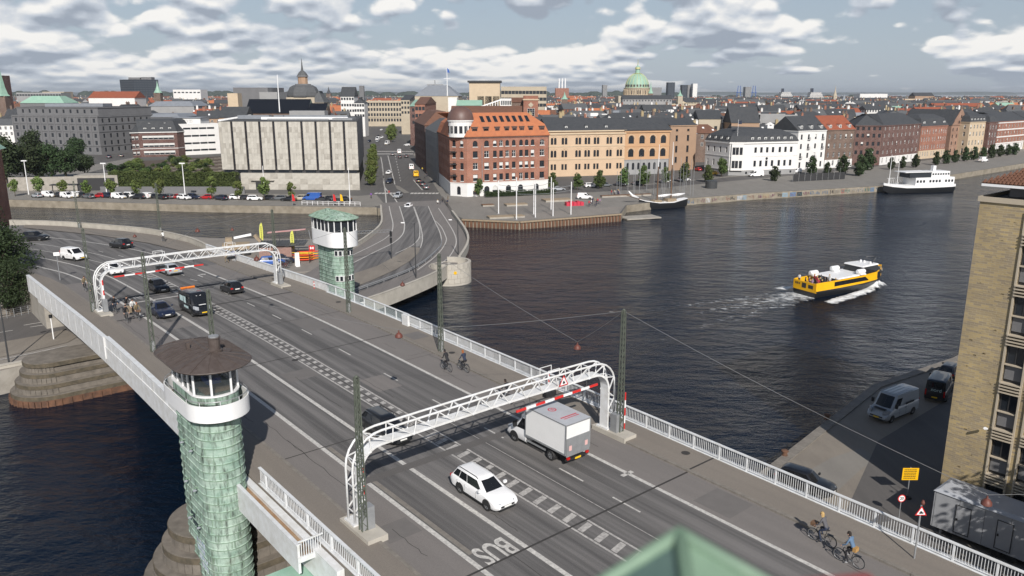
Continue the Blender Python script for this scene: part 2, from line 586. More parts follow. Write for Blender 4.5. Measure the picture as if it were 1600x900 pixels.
island=[(-240,20),(-95,48),(-56.0,80.8),(-51.1,86.5),(-30,92),(-23.5,107),(-19.0,128),(-13,134),(-10.4,138),(-13.5,143),(-30.2,149),(-32.7,160.6),(-62.6,162.1),(-84,170),(-240,196)]
slab('island_ground',island,-3,2.7,['concrete','quay_paving'])
bank=[(22.1,61.6),(10,48.4),(-2,34),(-16,18),(-30,-40),(160,-40),(160,190),(52.1,88.9),(38.8,80.1)]
slab('near_quay',bank[::-1]if False else[(22.1,61.6),(38.8,80.1)][::1]and[(10,48.4),(-2,34),(-16,18),(-30,-40),(190,-40),(190,210),(52.1,88.9),(38.8,80.1),(22.1,61.6)],-3,1.5,['quay_wall','cobbles'])
# bridge carriageway, lanes, footways
S0,S1=-25.0,112.0
sv=frange(S0,S1,3.0)
def strip(name,t0,t1,h,mat_,s0=S0,s1=S1,nt_=1):
 me=grid_mesh(frange(s0,s1,3.0),frange(t0,t1,(t1-t0)/nt_),lambda a,b:B(a,b,h),name,mat_)
 return struct(link(name,me))
strip('carriageway',21.85,35.45,0,'road',nt_=4)
strip('cycle_lane',19.12,21.85,0,'cycle_lane')
strip('cycle_lane',35.45,38.62,0,'cycle_lane')
def sweep(name,prof,s0,s1,mat_,step=3.0,parent=None,smooth=False):
 """closed (t, h) profile swept along the bridge"""
 m=MB()
 ss=frange(s0,s1,step)
 m.loft([[B(a,t_,h_)for t_,h_ in prof]for a in ss],0,True,True,True)
 m.uv=[]
 for a in ss:
  for t_,h_ in prof:m.uv.append((t_+h_,a))
 return m.build(name,mat_,parent,smooth=smooth)
def rect(t0,t1,h0,h1):return[(t0,h0),(t0,h1),(t1,h1),(t1,h0)]
struct(sweep('footway',rect(16.45,18.9,-.3,.125),S0,S1,'footway'))
struct(sweep('footway',rect(38.84,41.75,-.3,.125),S0,125,'footway'))
kerb=empty('kerb');struct(kerb)
def kerb_row(t0,t1,s0,s1,L):
 a=s0
 while a<s1-.1:
  b_=min(a+L,s1)
  m=MB()
  h=.135+random.uniform(-.008,.008)
  m.loft([[B(q,t_,h_)for t_,h_ in rect(t0,t1,-.2,h)]for q in(a+.012,b_-.012)],0,True,True,True)
  m.build('kerb_stone','kerb_stone',kerb)
  a=b_
kerb_row(18.9,19.12,24,88,1.6)
kerb_row(38.62,38.84,8,92,1.6)
struct(sweep('kerb',rect(18.9,19.12,-.2,.13),88,S1,'kerb_stone'))
struct(sweep('kerb',rect(38.62,38.84,-.2,.13),92,S1,'kerb_stone'))
def atd(u,v,h=0.0):
 z=8.0
 for _ in range(40):
  p=at(u,v,z+h)
  z=dz(p.x*BD.x+p.y*BD.y)
 return p
appr=[B(S1,18.9),B(S1,38.84),B(125,38.84),B(125,41.75),B(136,42.3),B(149,40.9),B(159,38.2),B(176.7,31.0),B(185,26.2),B(189,20),B(189,-10),B(128,-14),B(126,16.5),B(S1,16.6)]
m=MB();m.uv=[]
for p in appr:
 m.v.append(tuple(p));m.uv.append((p.x*BN.x+p.y*BN.y,p.x*BD.x+p.y*BD.y))
m.face(range(len(appr)))
me=m.mesh('approach_road','road')
bm=bmesh.new();bm.from_mesh(me);bmesh.ops.triangulate(bm,faces=bm.faces[:]);bm.to_mesh(me);bm.free()
struct(link('approach_road',me))
pv=[B(S1,38.84,.11),B(125,38.9,.11),B(140,37.2,.11),B(158,33,.11),B(180,25,.11),B(185,26.2,.11),B(176.7,31.0,.11),B(159,38.2,.11),B(149,40.9,.11),B(136,42.3,.11),B(125,41.75,.11),B(S1,41.75,.11)]
def flat(name,pts,mat_):
 m=MB();m.uv=[]
 for p in pts:
  m.v.append(tuple(p));m.uv.append((p[0]*BN.x+p[1]*BN.y,p[0]*BD.x+p[1]*BD.y))
 m.face(range(len(pts)))
 me=m.mesh(name,mat_)
 bm=bmesh.new();bm.from_mesh(me);bmesh.ops.triangulate(bm,faces=bm.faces[:])
 for f in bm.faces:
  if f.normal.z<0:f.normal_flip()
 bm.to_mesh(me);bm.free()
 return struct(link(name,me))
flat('footway',pv,'footway')
flat('footway',[B(S1,16.6,.10),B(S1,19.0,.10),B(118,18.6,.10),B(126,17.2,.10),B(126,16.5,.10)],'footway')
# painted markings (4 mm sheets)
PAINT=.006
def mark(t0,t1,s0,s1,mat_='paint_white',name='lane_marking',h=PAINT):
 me=grid_mesh(frange(s0,s1,2.5),[t0,t1],lambda a,b:B(a,b,h),name,mat_)
 return struct(link(name,me))
mark(21.72,22.02,S0,101)
mark(24.82,25.12,S0,100)
mark(35.32,35.6,S0,110)
mark(28.12,28.26,S0,100,'paint_worn')
mark(29.4,29.54,S0,100,'paint_worn')
for a in frange(4,46,1.28):
 p=[(a-.32,28.34),(a-.32+.1,28.34)]
 m=MB();m.v=[tuple(B(a,28.33,PAINT)),tuple(B(a-.42,28.33,PAINT)),tuple(B(a-.22,29.33,PAINT)),tuple(B(a+.2,29.33,PAINT))]
 m.face((0,1,2,3));struct(m.build('hatch_bar','paint_worn'))
for a in frange(46,99,1.15):
 for q0,q1 in((28.36,28.72),(28.95,29.32)):
  m=MB();m.v=[tuple(B(a,q0,PAINT)),tuple(B(a-.5,q0,PAINT)),tuple(B(a-.42,q1,PAINT)),tuple(B(a+.08,q1,PAINT))]
  m.face((0,1,2,3));struct(m.build('hatch_bar','paint_worn'))
mark(28.79,28.86,41.5,100,'joint_dark','joint_strip')
for a in(12.5,20.4,28.3,33.0,40.9,47.5,54.8,62.8,70.5,77.6,84.5,91.5):
 mark(32.44,32.56,a-1.1,a+1.1)
mark(34.9,35.9,30.7,31.0,'paint_white')
def arrow(s,t,flip=1):
 m=MB()
 pts=[(-1.4,-.08),(.5,-.08),(.5,.55*flip),(.95,.5*flip),(.55,1.15*flip),(-.1,.75*flip),(.2,.65*flip),(.2,.10),(-1.4,.10)]
 for a,b_ in pts:m.v.append(tuple(B(s+a,t+b_,PAINT)))
 m.face(range(len(pts)))
 struct(m.build('turn_arrow','paint_white'))
arrow(96,33.8);arrow(105.5,33.9);arrow(99,26.8-30+30,-1)if False else None
def road_text(txt,s,t,size,stretch,rot=0.0):
 cu=bpy.data.curves.new('road_lettering','FONT')
 cu.body=txt;cu.size=size;cu.align_x='CENTER';cu.align_y='CENTER'
 cu.offset=.02*size
 tmp=bpy.data.objects.new('tmp',cu);col.objects.link(tmp)
 dg=bpy.context.evaluated_depsgraph_get()
 me=bpy.data.meshes.new_from_object(tmp.evaluated_get(dg))
 bpy.data.objects.remove(tmp)
 return me
def lay_text(txt,s,t,size,stretch,mat_='paint_worn',turn=-1):
 me=road_text(txt,s,t,size,stretch)
 me.name='road_lettering'
 for v in me.vertices:
  x,y=v.co.x,v.co.y*stretch
  p=B(s+turn*y,t-turn*-x if False else t+(-turn)*x*-1 if False else t+(x if turn>0 else-x),PAINT+.002)
  v.co=p
 me.materials.clear();me.materials.append(MAT[mat_])
 return struct(link('road_lettering',me))
lay_text('BUS',29.5,23.45,1.3,1.9,'paint_white')
lay_text('BUS',97.5,23.4,1.3,1.9,'paint_worn')
mark(19.2,38.6,28.5,28.64,'joint_dark','expansion_joint',.009)
mark(38.84,41.7,28.5,28.64,'joint_dark','expansion_joint',.131)
mark(20.6,36.9,40.0,40.75,'old_asphalt','asphalt_patch',.010)
mark(19.2,38.6,64.5,64.62,'joint_dark','expansion_joint',.009)
mark(19.2,38.6,87.0,87.35,'joint_dark','expansion_joint',.009)
mark(19.2,41.6,97.9,98.5,'joint_dark','expansion_joint',.009)
mark(19.2,24.8,46.2,46.3,'joint_dark','expansion_joint',.009)
mark(16.5,18.9,28.5,28.64,'joint_dark','expansion_joint',.131)
mark(19.2,38.6,75.2,75.28,'joint_dark','expansion_joint',.009)
mark(35.6,38.6,57.4,57.45,'joint_dark','expansion_joint',.009)
mark(30.6,30.66,2,46,'paint_worn','lane_marking',.011)if False else None
random.seed(77)
for a,t0,t1,w,mt in((14,22.3,24.6,4.5,'patch_asphalt'),(52.5,30.0,32.2,3.2,'cycle_lane'),(58.8,25.4,28.0,2.2,'patch_asphalt'),(70.5,32.8,35.2,5.0,'patch_asphalt'),(80.0,22.4,24.7,3.0,'cycle_lane'),(23.5,36.0,38.4,2.6,'patch_asphalt'),(33.5,19.4,21.5,1.8,'patch_asphalt'),(66.4,19.3,21.6,3.5,'patch_asphalt'),(61.5,39.2,41.0,2.0,'patch_asphalt'),(26,16.9,18.6,2.4,'patch_asphalt')):
 mark(t0,t1,a,a+w,mt,'asphalt_patch',(.133 if t0>38.8 or t1<18.9 else.0045))
for k in range(34):
 a=random.uniform(12,95);t_=random.choice([random.uniform(22.5,27.8),random.uniform(30,35),random.uniform(36,38.3),random.uniform(19.4,21.4)])
 L_=random.uniform(1.5,9);cross=random.random()<.4
 pts=[]
 for j in range(9):
  f=j/8
  pts.append(B(a+(random.uniform(-.12,.12)if cross else L_*f),t_+((L_*.35*f)if cross else random.uniform(-.07,.07)),.0075))
 struct(link('crack',ribbon(pts,-.018,.018,0,'crack','joint_dark')))
mark(31.05,31.1,20,46.5,'paint_worn','lane_marking',.0072)
mark(22.12,22.42,30,46,'kerb_stone','gutter_strip',.005)
mark(21.9,28.1,94.6,94.95)
def path_mark(pts,w,mat_='paint_white',h=.008):
 path=spath([B(a,b_,0)for a,b_ in pts],8)
 struct(link('lane_marking',ribbon(path,-w/2,w/2,h,'lane_marking',mat_)))
path_mark([(101,21.87),(108,21.85),(114,21.6),(121.5,20.8),(129,19.2),(138,17.2),(150,13)],.26)
path_mark([(100,24.97),(112,24.9),(120,24.3),(128,23.1),(138,20.8),(150,17)],.24)
path_mark([(110,35.45),(118,35.3),(128,34.6),(140,32.6),(155,28.5),(170,22.6)],.22)
path_mark([(100,28.2),(112,28.1),(122,27.2),(134,25.2),(150,21),(165,15)],.13)
path_mark([(100,29.5),(112,29.6),(122,29.4),(134,28.2),(150,24.6),(165,19)],.13)
for i,a in enumerate(frange(101,121,1.25)):
 m=MB();q=.05*max(0,a-112);q1=28.2-max(0,a-112)*.075;q2=29.45-max(0,a-114)*.02
 m.v=[tuple(B(a,q1,.008)),tuple(B(a-.5,q1,.008)),tuple(B(a-.3,q2,.008)),tuple(B(a+.2,q2,.008))]
 m.face((0,1,2,3));struct(m.build('hatch_bar','paint_worn'))
for a,t_ in((103,32.4),(108,32.4),(124,31.2),(130,30.4),(137,29.2),(144,27.6)):
 path_mark([(a-1,t_+.1),(a,t_),(a+1,t_-.15)],.13)
 # bridge structure below the deck
MAT_G='white_steel'
bs=empty('bridge_girder',B(60,29,-2),0,'white steel girders of the road bridge across the harbour','bridge')
def child_keep(o,par):
 o.parent=par
 o.matrix_parent_inverse=Matrix.Translation(-par.location)
 return o
for nm,prof,s0,s1 in(('deck_slab',rect(16.6,41.6,-.75,-.31),S0,119),('outer_girder',rect(16.0,16.42,-1.7,.02),33,112),('outer_girder',rect(41.78,42.15,-1.7,.02),12,100),('inner_girder',rect(22,22.6,-2.2,-.76),12,112),('inner_girder',rect(35.5,36.1,-2.2,-.76),12,112)):
 child_keep(sweep(nm,prof,s0,s1,'white_steel' if 'outer' in nm else 'concrete'),bs)
ab=MB()
ab.loft([[B(a,t_,h_)for t_,h_ in((16.5,-12),(16.5,-.77),(41.4,-.77),(41.4,-12))]for a in(-25,12)],0,True,True,True)
tag(ab.build('bridge_abutment','concrete'),'concrete abutment under the near end of the bridge','abutment')
ab=MB()
ab.loft([[B(a,t_,h_)for t_,h_ in((16.6,-12),(16.6,-.77),(41.3,-.77),(41.3,-12))]for a in(112.5,124)],0,True,True,True)
tag(ab.build('bridge_abutment','concrete'),'concrete abutment under the far end of the bridge by the dark trees','abutment')
emb=[(B(a,b_).x,B(a,b_).y)for a,b_ in((124,41.6),(136,42.3),(149,40.9),(159,38.2),(176.7,31.0),(185,26.2),(189,20),(189,-10),(150,-12),(135,-4),(124,16.7))]
m=MB();n=len(emb)
for(x,y)in emb:m.v.append((x,y,-2))
for(x,y)in emb:m.v.append((x,y,dz(x*BD.x+y*BD.y)-.06))
for k in range(n):m.face((k,(k+1)%n,n+(k+1)%n,n+k))
struct(m.build('embankment','concrete'))
def stadium(cs,ct,r,half,along_s=True,n=20):
 pts=[]
 for k in range(n+1):
  a=-pi/2+pi*k/n
  pts.append((half+r*cos(a),r*sin(a)))
 for k in range(n+1):
  a=pi/2+pi*k/n
  pts.append((-half+r*cos(a),r*sin(a)))
 return[(cs+(p[0]if along_s else-p[1]),ct+(p[1]if along_s else p[0]))for p in pts]
def wpt(s,t,z):
 p=BD*s+BN*t
 return V((p.x,p.y,z))
def stepped_pier(label,cs,ct,r0,half,levels,z0):
 c=wpt(cs,ct,0)
 root=empty('bridge_pier',c,0,label,'pier')
 def ring(r,z,al=False):
  return[wpt(a,b_,z)-c for a,b_ in stadium(cs,ct,r,half,False)]
 def solid(name,r,za,zb,mt):
  m=MB();m.loft([ring(r,za),ring(r,zb)],0,True,False,True)
  return m.build(name,mt,root)
 solid('sheet_pile_skirt',r0+.12,-2.5,z0,'pier_rust')
 R=ring(r0+.2,0)
 for k in range(0,len(R)):
  a=R[k];b_=R[(k+1)%len(R)]
  L=(b_-a).length
  nseg=max(1,int(L/.9))
  for j in range(nseg):
   p=a.lerp(b_,j/nseg)
   if(p+c).dot(BN)>18.5 and ct<20:continue
   m=MB();d=(b_-a).normalized();nn=V((d.y,-d.x,0))
   Mx=Matrix.Translation(p+V((0,0,z0*.5)))@Matrix(((d.x,nn.x,0,0),(d.y,nn.y,0,0),(0,0,1,0),(0,0,0,1)))
   m.box(-.07,-.06,-z0*.5-.3,.07,.1,z0*.5-.04,0,Mx)
   m.build('pile','pier_rust',root)
 z=z0;r=r0
 for i,(h,inset)in enumerate(levels):
  lip=.28
  solid('mossy_ledge',r+.06,z,z+.42,'pier_moss')
  solid('ledge_top',r+.02,z+.42,z+.47,'pier_granite')
  r-=inset
  core=solid('riser',r-.02,z+.46,z+h,'pier_granite')
  RR=ring(r,0)
  acc=0
  zc=z+.47;zt=z+h-.005
  for k in range(len(RR)):
   a=RR[k];b_=RR[(k+1)%len(RR)]
   if((a+b_)/2+c).dot(BN)>17.5 and ct<20:continue
   L=(b_-a).length
   ns=max(1,int(round(L/.75)))
   for j in range(ns):
    p=a.lerp(b_,(j+.5)/ns);w=L/ns
    d=(b_-a).normalized();nn=V((d.y,-d.x,0))
    m=MB()
    Mx=Matrix.Translation(p)@Matrix(((d.x,nn.x,0,0),(d.y,nn.y,0,0),(0,0,1,0),(0,0,0,1)))
    o=random.uniform(0,.02)
    m.box(-w/2+.012,-.1,zc,w/2-.012,.03+o,zt-random.uniform(0,.015),0,Mx)
    m.build('granite_block','pier_granite',root)
  z+=h
 solid('top_ledge',r+.25,z,z+.42,'pier_moss')
 solid('top_slab',r+.2,z+.42,z+.5,'pier_granite')
 return root
stepped_pier('stepped granite pier with mossy ledges under the far left side of the bridge',94.5,18.5,3.9,4.8,[(1.05,.55),(1.05,.55),(1.05,.55)],.7)
stepped_pier('stepped granite pier at the foot of the near green copper tower',49.6,20.4,4.6,5.0,[(1.15,.65),(1.15,.65),(1.15,.65)],.6)
# railings and parapets
def railing(label,t,s0,s1,lean=0,pitch=.15,budget=None,out=1):
 root=empty('railing',B((s0+s1)/2,t,.125),0,label,'railing')
 c=root.location.copy()
 H=1.12
 def sw(name,prof):
  child_keep(sweep(name,prof,s0,s1,'rail_white',3.0),root)
 sw('handrail',rect(t-.09,t+.09,H,H+.07))
 sw('lower_rail',rect(t-.03,t+.03,.22,.28))
 sw('plinth',rect(t-.14,t+.14,.0,.15)if True else None)
 m=MB();m.box(-.012,-.016,0,.012,.016,H-.27)
 me=m.mesh('baluster','rail_white')
 m=MB();m.box(-.05,-.05,0,.05,.05,H-.14)
 mp=m.mesh('rail_post','rail_white')
 n=int((s1-s0)/pitch)
 rest=MB()
 cnt=0
 for i in range(n):
  a=s0+(i+.5)*pitch
  post=i%14==7
  p=B(a,t,.14 if post else.27)
  if post:
   link('rail_post',mp,root,p-c,BANG);continue
  if budget is None or cnt<budget:
   link('baluster',me,root,p-c,BANG);cnt+=1
  else:
   Mx=Matrix.Translation(p-c)@Matrix.Rotation(BANG,4,'Z')
   rest.box(-.014,-.02,0,.014,.02,H-.27,0,Mx)
 if rest.v:stuff(rest.build('balusters','rail_white',root))
 return root
railing('white baluster railing along the harbour side of the bridge',41.5,4.0,66.0,budget=298)
railing('short white baluster railing in front of the near copper tower',16.62,22.0,44.0,pitch=.2,budget=298)
def parapet(label,t,s0,s1,w,h,base=-.35,cap=True):
 root=empty('parapet',B((s0+s1)/2,t,0),0,label,'parapet')
 child_keep(sweep('parapet_wall',rect(t-w/2,t+w/2,base,h),s0,s1,'white_steel',2.5),root)
 if cap:child_keep(sweep('coping',rect(t-w/2-.05,t+w/2+.05,h,h+.07),s0,s1,'rail_white',2.5),root)
 for a in frange(s0+2,s1-2,3.2):
  o=sweep('seam',rect(t-w/2-.012,t+w/2+.012,base+.05,h-.02),a,a+.06,'white_steel',2)
  child_keep(o,root)
 return root
parapet('solid white steel parapet on the left side of the bridge, nearer the copper tower',16.2,48.6,78.0,.30,.95,-1.3)
parapet('solid white steel parapet on the left side of the bridge, beyond the step',16.05,78.15,117.5,.30,.92,-1.2)
parapet('long white parapet beside the far copper tower and the kayaks',41.75,84.0,125.0,.22,1.0,-.2)
ws=empty('wind_screen',B(75,41.6,.1),0,'translucent panelled railing on the bridge near the far tower','railing')
child_keep(sweep('handrail',rect(41.5,41.68,1.1,1.17),66.1,83.9,'rail_white'),ws)
child_keep(sweep('plinth',rect(41.4,41.75,0,.16),66.1,83.9,'rail_white'),ws)
m=MB();m.box(-1.05,-.01,0,1.05,.01,.9)
pm=m.mesh('panel','clear_glass')
m=MB();m.box(-.05,-.06,0,.05,.06,.98)
pp=m.mesh('rail_post','rail_white')
a=66.3
while a<83.8:
 link('rail_post',pp,ws,B(a,41.59,.13)-ws.location,BANG)
 if a+2.2<84:link('panel',pm,ws,B(a+1.1,41.59,.19)-ws.location,BANG)
 a+=2.2
m=MB();m.box(-.55,-.12,0,.55,.12,1.1)
tag(m.build('control_cabinet','white_steel',None,B(66.0,41.15,.125),BANG),'white cabinet set into the railing on the harbour side','cabinet')
def wall_path(name,label,pts,h0,h1,w,mt,cat):
 path=spath(pts,5)
 root=empty(name,path[len(path)//2].copy(),0,label,cat)
 c=root.location.copy()
 m=MB();rings=[]
 n=len(path)
 for i,p in enumerate(path):
  d=path[min(i+1,n-1)]-path[max(i-1,0)];d.z=0;d.normalize()
  r=V((d.y,-d.x,0))*(w/2)
  rings.append([p-r+V((0,0,h0))-c,p-r+V((0,0,h1))-c,p+r+V((0,0,h1))-c,p+r+V((0,0,h0))-c])
 m.loft(rings,0,True,True,True);m.build('wall_face',mt,root)
 m=MB();rings=[]
 for i,p in enumerate(path):
  d=path[min(i+1,n-1)]-path[max(i-1,0)];d.z=0;d.normalize()
  r=V((d.y,-d.x,0))*(w/2+.05)
  rings.append([p-r+V((0,0,h1))-c,p-r+V((0,0,h1+.08))-c,p+r+V((0,0,h1+.08))-c,p+r+V((0,0,h1))-c])
 m.loft(rings,0,True,True,True);m.build('coping',mt,root)
 return root
wall_path('parapet','pale curved parapet of the approach road along the narrow channel',[B(125.2,41.9),B(136,42.5),B(149,41.1),B(159,38.4),B(176.7,31.2),B(188,24)],-.3,.95,.3,'concrete_light','parapet')
sb=empty('service_balcony',B(40.3,15.9,-.2),0,'white service balcony with rust-stained floor beside the near copper tower','balcony')
c=sb.location.copy()
child_keep(sweep('balcony_floor',rect(15.25,16.45,-.32,-.2),35.6,45.2,'rust_stain'),sb)
child_keep(sweep('outer_panel',rect(15.1,15.24,-1.1,.55),35.6,45.2,'white_steel'),sb)
child_keep(sweep('panel_cap',rect(15.06,15.28,.55,.6),35.6,45.2,'rail_white'),sb)
for k in range(9):
 tt=15.3+k*.135
 m=MB();m.box(-.02,-.02,0,.02,.02,.95);m.build('baluster','rail_white',sb,B(35.55,tt,-.2)-c,BANG)
m=MB();m.bar(B(35.55,15.1,.78)-c,B(35.55,16.55,.78)-c,.08,.07);m.build('end_rail','rail_white',sb)
m=MB();m.bar(B(35.55,15.05,-.28)-c,B(35.55,16.5,-.28)-c,.12,.3);m.build('end_plinth','rail_white',sb)
m=MB();m.loft([[B(a,t_,h_)for t_,h_ in rect(13.4,16.4,-8,-1.75)]for a in(18,37.5)],0,True,True,True)
for i in range(7):
 m.loft([[B(a,t_,h_)for t_,h_ in rect(13.36,16.44,-7+i*.8,-6.93+i*.8)]for a in(17.95,37.55)],1,True,True,True)
tag(m.build('machine_house',['copper_green','copper_seam']),'green copper clad machine house wall below the near railing','wall')
# copper bridge towers
def st_ring(r,half,z,n=14,sx=1.0):
 pts=[]
 for k in range(n+1):
  a=-pi/2+pi*k/n;pts.append(V((half+r*cos(a),r*sin(a),z)))
 for k in range(n+1):
  a=pi/2+pi*k/n;pts.append(V((-half+r*cos(a),r*sin(a),z)))
 return pts
mat('patina',(.27,.43,.35),.8,spec=.25)
t,b=nodes_of('patina')
tcn=t.nodes.new('ShaderNodeTexCoord')
def pn(scale,sx,sy,sz,detail):
 mp=t.nodes.new('ShaderNodeMapping');mp.inputs['Scale'].default_value=(sx,sy,sz)
 t.links.new(tcn.outputs['Object'],mp.inputs[0])
 n=t.nodes.new('ShaderNodeTexNoise');n.inputs['Scale'].default_value=scale;n.inputs['Detail'].default_value=detail;n.inputs['Roughness'].default_value=.65
 t.links.new(mp.outputs[0],n.inputs['Vector']);return n.outputs['Fac']
def pmix(f,a,b_,lo,hi,amt=1.0):
 r=t.nodes.new('ShaderNodeMapRange');r.inputs[1].default_value=lo;r.inputs[2].default_value=hi;r.inputs[4].default_value=amt
 t.links.new(f,r.inputs[0])
 x=t.nodes.new('ShaderNodeMix');x.data_type='RGBA'
 t.links.new(r.outputs[0],x.inputs[0])
 for i,q in((6,a),(7,b_)):
  if isinstance(q,tuple):x.inputs[i].default_value=(*q,1)
  else:t.links.new(q,x.inputs[i])
 return x.outputs[2]
cc=pmix(pn(.9,1,1,1.6,6),(.23,.34,.275),(.38,.48,.41),.35,.65)
cc=pmix(pn(3.2,1,1,.22,8),cc,(.04,.048,.038),.48,.66,.9)
cc=pmix(pn(1.1,1,1,.9,8),cc,(.13,.15,.105),.56,.74,.75)
cc=pmix(pn(9,1,1,.2,3),cc,(.42,.56,.48),.62,.8,.6)
t.links.new(cc,b.inputs['Base Color'])
bp=t.nodes.new('ShaderNodeBump');bp.inputs['Strength'].default_value=.4;bp.inputs['Distance'].default_value=.05
t.links.new(pn(2.5,1,1,1,4),bp.inputs['Height']);t.links.new(bp.outputs[0],b.inputs['Normal'])
m_=mat('cabin_glass',(.05,.06,.065),.03)
m_.node_tree.nodes['Principled BSDF'].inputs['Alpha'].default_value=.55
def tower(label,cs,ct,zb,zt,kind):
 """kind 1: open balcony below the cabin; kind 2: glazed cabin flush with the white band"""
 base=wpt(cs,ct,zb)
 root=empty('bridge_tower',base,BANG,label,'tower')
 R,HALF=(1.32 if kind==1 else 1.5),1.6
 H=zt-zb
 nb=int(H/.5)
 ch=H/nb
 for i in range(nb):
  m=MB()
  z0,z1=i*ch,(i+1)*ch
  rb=R+.045
  rr=[st_ring(rb,HALF,z0+.0),st_ring(rb,HALF,z0+.05),st_ring(R,HALF,z0+.09),st_ring(R-.012,HALF,z1+.02)]
  m.loft(rr[1:],0,True,False,False)
  m.loft([rr[0],rr[1]],1,True,False,False)
  m.face([m.vert(p)for p in rr[0]][::-1],1)
  o=m.build('copper_course',['patina','copper_seam'],root,smooth=True,angle=40)
  for k in range(2):
   a=random.uniform(-1.2,1.3)
   p=V((-HALF+(R+.004)*cos(pi-a if False else pi+a),(R+.004)*sin(pi+a),0))
   d=V((cos(pi+a),sin(pi+a),0))
   mm=MB();mm.bar(p+V((0,0,z0+.09)),p+V((0,0,z1)),.035,.035)
   mm.build('sheet_joint','copper_seam',o)
 if kind==1:
  zb0=H-.1
  m=MB();m.loft([st_ring(R+.05,HALF,zb0-.35),st_ring(1.75,HALF,zb0)],0,True,False,True);m.build('bracket_ring','dark_metal',root,smooth=True,angle=40)
  m=MB()
  m.loft([st_ring(1.82,HALF+.25,zb0-.02),st_ring(1.82,HALF+.25,zb0+1.0),st_ring(1.76,HALF+.25,zb0+1.0),st_ring(1.76,HALF+.25,zb0+.08)],0,True,False,False)
  m.build('balcony_parapet','cabin_white',root,smooth=True,angle=40)
  m=MB();m.loft([st_ring(1.77,HALF+.25,zb0+.06),st_ring(1.77,HALF+.25,zb0+.1)],0,True,False,True);m.build('balcony_floor','cabin_deck',root)
  m=MB();m.tube(st_ring(1.74,HALF+.25,zb0+1.22),.025,6,closed=True);m.build('hand_rail','grey_metal',root)
  rg=st_ring(1.74,HALF+.25,0)
  for k in range(0,len(rg),3):
   m=MB();m.bar(rg[k]+V((0,0,zb0+.95)),rg[k]+V((0,0,zb0+1.22)),.03);m.build('rail_stanchion','rail_white',root)
  m=MB();m.loft([st_ring(1.36,HALF,zb0+.1),st_ring(1.36,HALF,zb0+1.28)],0,True,False,True);m.build('cabin_wall','patina',root,smooth=True,angle=40)
  m=MB();m.loft([st_ring(1.41,HALF,zb0+1.28),st_ring(1.41,HALF,zb0+1.36),st_ring(1.2,HALF,zb0+1.36)],0,True,False,False);m.build('window_sill','cabin_white',root)
  g0,g1,gr=zb0+1.36,zb0+2.95,1.31
  m=MB();m.box(-2.2,-.75,g0-.06,1.4,.75,g0+.12);m.build('desk','wood_pale',root)
  m=MB();m.box(-1.4,-.5,g0+.2,-.3,.3,g0+.55);m.build('tarpaulin','tarp_blue',root)
  m=MB();m.box(.2,-1.0,g0-.1,1.3,1.0,g1);m.build('partition','paint_car_navy',root)
  mull='cabin_white'
 else:
  zb0=H-.05
  m=MB();m.loft([st_ring(R+.05,HALF,zb0-.4),st_ring(1.95,HALF,zb0)],0,True,False,True);m.build('bracket_ring','patina',root,smooth=True,angle=40)
  m=MB();m.loft([st_ring(2.1,HALF+.2,zb0),st_ring(2.1,HALF+.2,zb0+2.0),st_ring(1.9,HALF+.2,zb0+2.0)],0,True,True,True)
  m.build('white_band','cabin_white',root,smooth=True,angle=40)
  g0,g1,gr=zb0+2.0,zb0+3.5,1.98
  mull='cabin_white'
 half=HALF if kind==1 else HALF+.2
 ring=st_ring(gr,half,0)
 step=2
 N=len(ring)
 step=4 if kind==1 else 2
 for k in range(0,N,step):
  pa,pb=ring[k],ring[(k+step)%N]
  if(pa-pb).length<.05:continue
  segs=[(pa,pb)]
  if(pa-pb).length>1.5:
   q=[pa.lerp(pb,j/4)for j in range(5)]
   segs=list(zip(q[:-1],q[1:]))
  for a,b_ in segs:
   m=MB();m.quad(a+V((0,0,g0)),b_+V((0,0,g0)),b_+V((0,0,g1)),a+V((0,0,g1)))
   m.build('pane','cabin_glass' if kind==1 else 'window_glass',root)
   m=MB();m.bar(a*1.004+V((0,0,g0)),a*1.004+V((0,0,g1)),.11,.11);m.build('mullion',mull,root)
 ro=2.2 if kind==1 else 2.35
 rm='copper_brown' if kind==1 else 'patina'
 z=g1
 rise=.55 if kind==1 else.8
 m=MB()
 rr=[st_ring(ro-.1,half,z-.02),st_ring(ro,half,z+.03),st_ring(ro,half,z+.10),st_ring(ro*.62,half,z+.10+rise*.5),st_ring(ro*.25,half,z+.1+rise*.85),st_ring(.06,half,z+.1+rise)]
 m.loft(rr,0,True,True,True)
 roof=m.build('roof',rm,root,smooth=True,angle=30)
 m=MB();e=st_ring(ro+.01,half,z+.09);m.tube(e,.045,6,closed=True);m.build('roof_edge','copper_brown' if kind==1 else 'copper_seam',roof)
 A=st_ring(ro*.99,half,z+.115);Bq=st_ring(ro*.62,half,z+.115+rise*.5);Cq=st_ring(.08,half,z+.115+rise)
 for k in range(0,len(A),2):
  m=MB();m.bar(A[k],Bq[k],.035,.05);m.bar(Bq[k],Cq[k],.035,.05);m.build('standing_seam',rm if kind==1 else 'copper_seam',roof)
 for j in range(1,9):
  x=-half+2*half*j/9
  for sy in(-1,1):
   m=MB();m.bar((x,sy*ro*.99,z+.115),(x,sy*ro*.62,z+.115+rise*.5),.035,.05);m.bar((x,sy*ro*.62,z+.115+rise*.5),(x,sy*.08,z+.115+rise),.035,.05);m.build('standing_seam',rm if kind==1 else 'copper_seam',roof)
